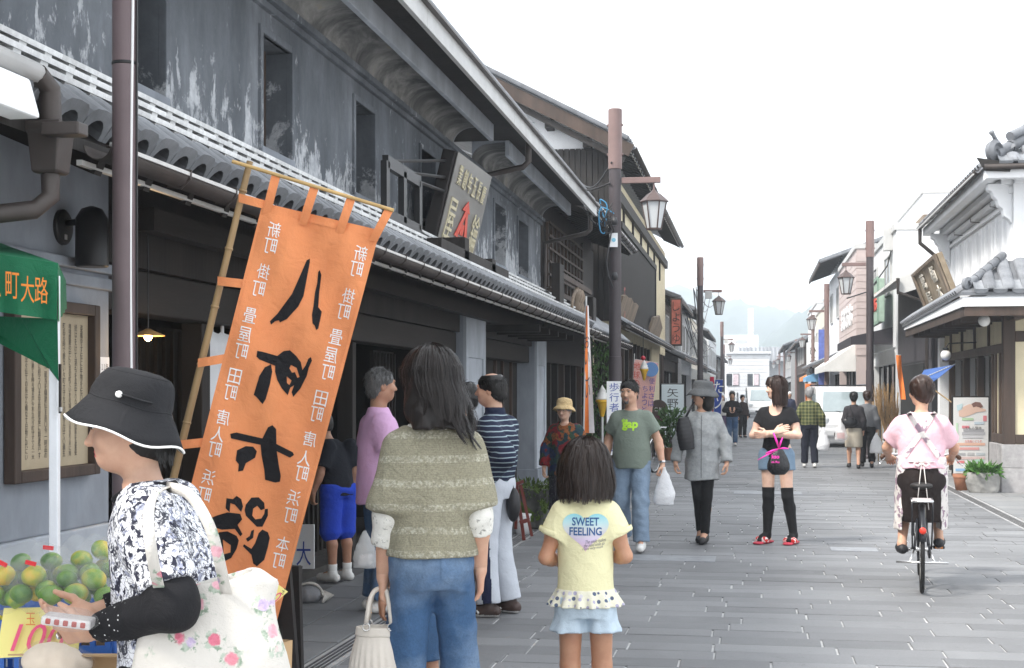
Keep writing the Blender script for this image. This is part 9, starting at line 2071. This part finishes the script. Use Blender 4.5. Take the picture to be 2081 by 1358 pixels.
for k,(tx, y, cl) in enumerate((('てもみ整体',870, ink),('お気軽にどうぞ',897, red),('ぐっすり',955, wht))): place_text(text_mesh(tx,.1), S(1978, y, t_ - .034), _R, _Z, cl, ps, fit=(34*k_,6*k_))
p = G(1997,1001); t_ = depth(p); sp = thing('stone_planter', 'rough stone trough planter with green leaves before the poster stand', 'planter', p); g = SDF((-.3,-.22,0),(.3,.22,.36),.012); g.loft([(.0,0,0,.20,.15),(.1,0,0,.225,.165),(.26,0,0,.235,.175),(.30,0,0,.225,.165)],.03, power=3.2); g.ell((0,0,.33),(.19,.13,.06), None,.01, True); g.wrinkle(.010,24,5); sobj('trough', g, M('rough_stone',(.27,.265,.25),.9,.3,7,.6,50), sp,1); leaves(sp, p + VV((0,0,.27)),300,.19,.10,.13, M('bright_leaf',(.08,.19,.04),.5,.4,30,.2,60),5,.5)
p = G(1958,997) + _F*.1; tp_ = thing('terracotta_pot', 'terracotta flower pot behind the stone planter', 'pot', p); obj('pot', MB().lathe([(.085,0),(.12,.20),(.13,.20),(.13,.25),(.115,.25)], p,20, cap=False), M('terracotta',(.42,.19,.11),.8), tp_, smooth=True, angle=40, solid=.006); obj('soil', MB().lathe([(.11,.21),(.01,.212)], p,16), M('soil',(.05,.035,.025),1), tp_)
cp = thing('blue_canopy', 'small blue cloth canopy stretched over the storehouse entrance', 'canopy', S(1900,755,25)); BLC = cloth('blue_canopy_cloth',(.06,.13,.36)); q = [S(1878,752,27), S(1941,741,24.5), S(1908,768,24.3), S(1868,770,25.6), S(1862,800,25.6)]
obj('cloth', MB().add(q,[(0,1,2,3),(3,2,4)]), BLC, cp, solid=.004); obj('pole', MB().tube([S(1942,740,24.5), S(1868,772,25.6)],.01,6), M_FASC, cp)
obj('bamboo_pole', MB().tube([S(1895,790,25), S(1934,818,23.5)],.012,6), bam, cp)
rr = random.Random(31)
for k in range(7):
    x = 1778 + k*7; t_ = 31 + k*.1; p = S(x, HZ, t_); p.z = 0; br = thing('bamboo_broom', 'bamboo broom standing upright outside the corrugated shed', 'broom', p, group='brooms before the corrugated shed'); hgt = rr.uniform(1.3,1.75); obj('handle', MB().tube([p, p + VV((rr.uniform(-.05,.05),0, hgt))],.014,6), bam, br, smooth=True); mb = MB()
    for j in range(40): a = rr.uniform(0,6.28); mb.tube([p + VV((0,0, hgt - .75)), p + VV((.13*math.cos(a),.10*math.sin(a), hgt + rr.uniform(-.25,.05)))],[.006,.002],3)
    stuff(obj('twigs', mb, M('broom_twigs',(.33,.21,.10),.9,.3,20,.2,60), br))
p = G(1928,935); um = thing('red_umbrella_rack', 'bundle of red folded umbrellas behind the cyclist', 'umbrella', p)
for k in range(4): q = p + _R*(.04*k - .06); obj('umbrella', MB().tube([q, q + VV((0,0,.45)), q + VV((.02,0,.75))],[.01,.035,.012],8), flat('red_umbrella',(.5,.05,.04),.6), um, smooth=True)
# tangle of service wires on the far left houses
wr_ = thing('service_wires', 'dark service wires looping along the far left house fronts', 'cables', S(1400,640,52)); rr = random.Random(12)
for k in range(16):
    t0 = rr.uniform(44,75); a = S(rr.uniform(1385,1420), rr.uniform(580,740), t0); b = S(rr.uniform(1425,1462), rr.uniform(600,760), t0 + rr.uniform(5,25)); sag = rr.uniform(.2,.9); obj('wire', MB().tube([a.lerp(b, u) - VV((0,0, sag*math.sin(math.pi*u))) for u in np.linspace(0,1,9)],.018,4), M_CAB, wr_, smooth=True)
# drain-pipe like conduits, blue shop sign and white vertical sign on the right
p = S(1657,735,75); vs_ = thing('vertical_shop_sign', 'white vertical shop sign on the sunny side far along the street', 'sign', p); obj('panel', MB().box(p.x - .45, p.x + .2, p.y, p.y + .2, p.z - 1.0, p.z + 1.0), M_WHITE, vs_);
for k, ch in enumerate('ひろし'): place_text(text_mesh(ch,.3), VV((p.x - .12, p.y - .01, p.z + .55 - k*.5)),(1,0,0),(0,0,1), ink, vs_, fit=(.36,.4))
p = S(1669,740,66); bp_ = thing('blue_pillar_sign', 'tall blue pillar sign between the pale shops', 'sign', VV((p.x, p.y,0))); obj('pillar', MB().box(p.x - .12, p.x + .25, p.y, p.y + .25,0.0, p.z + 1.6), M('blue_pillar',(.10,.14,.42),.6), bp_)
an_ = thing('roof_antenna', 'thin television antenna on the white storehouse roof', 'antenna', S(1993,250,26)); q = an_.location
obj('mast', MB().tube([q - VV((0,0,.6)), q + VV((0,0,.35))],.01,5), M_FASC, an_); obj('boom', MB().tube([q + VV((-.1,0,.25)), q + VV((.35,0,.38))],.006,5), M_FASC, an_)
# hazy air
hz = obj('haze', MB().box(-900,900,-40,1420,-1.2,128), None)
hz.data.materials.clear()
m = bpy.data.materials.new('haze_air'); m.use_nodes = True; nt = m.node_tree; nt.nodes.clear()
pv = nt.nodes.new('ShaderNodeVolumePrincipled'); pv.inputs['Color'].default_value = (.86,.93,1.0,1); pv.inputs['Density'].default_value = .0010; pv.inputs['Anisotropy'].default_value = .3
ou = nt.nodes.new('ShaderNodeOutputMaterial'); nt.links.new(pv.outputs[0], ou.inputs['Volume']); hz.data.materials.append(m); stuff(hz)
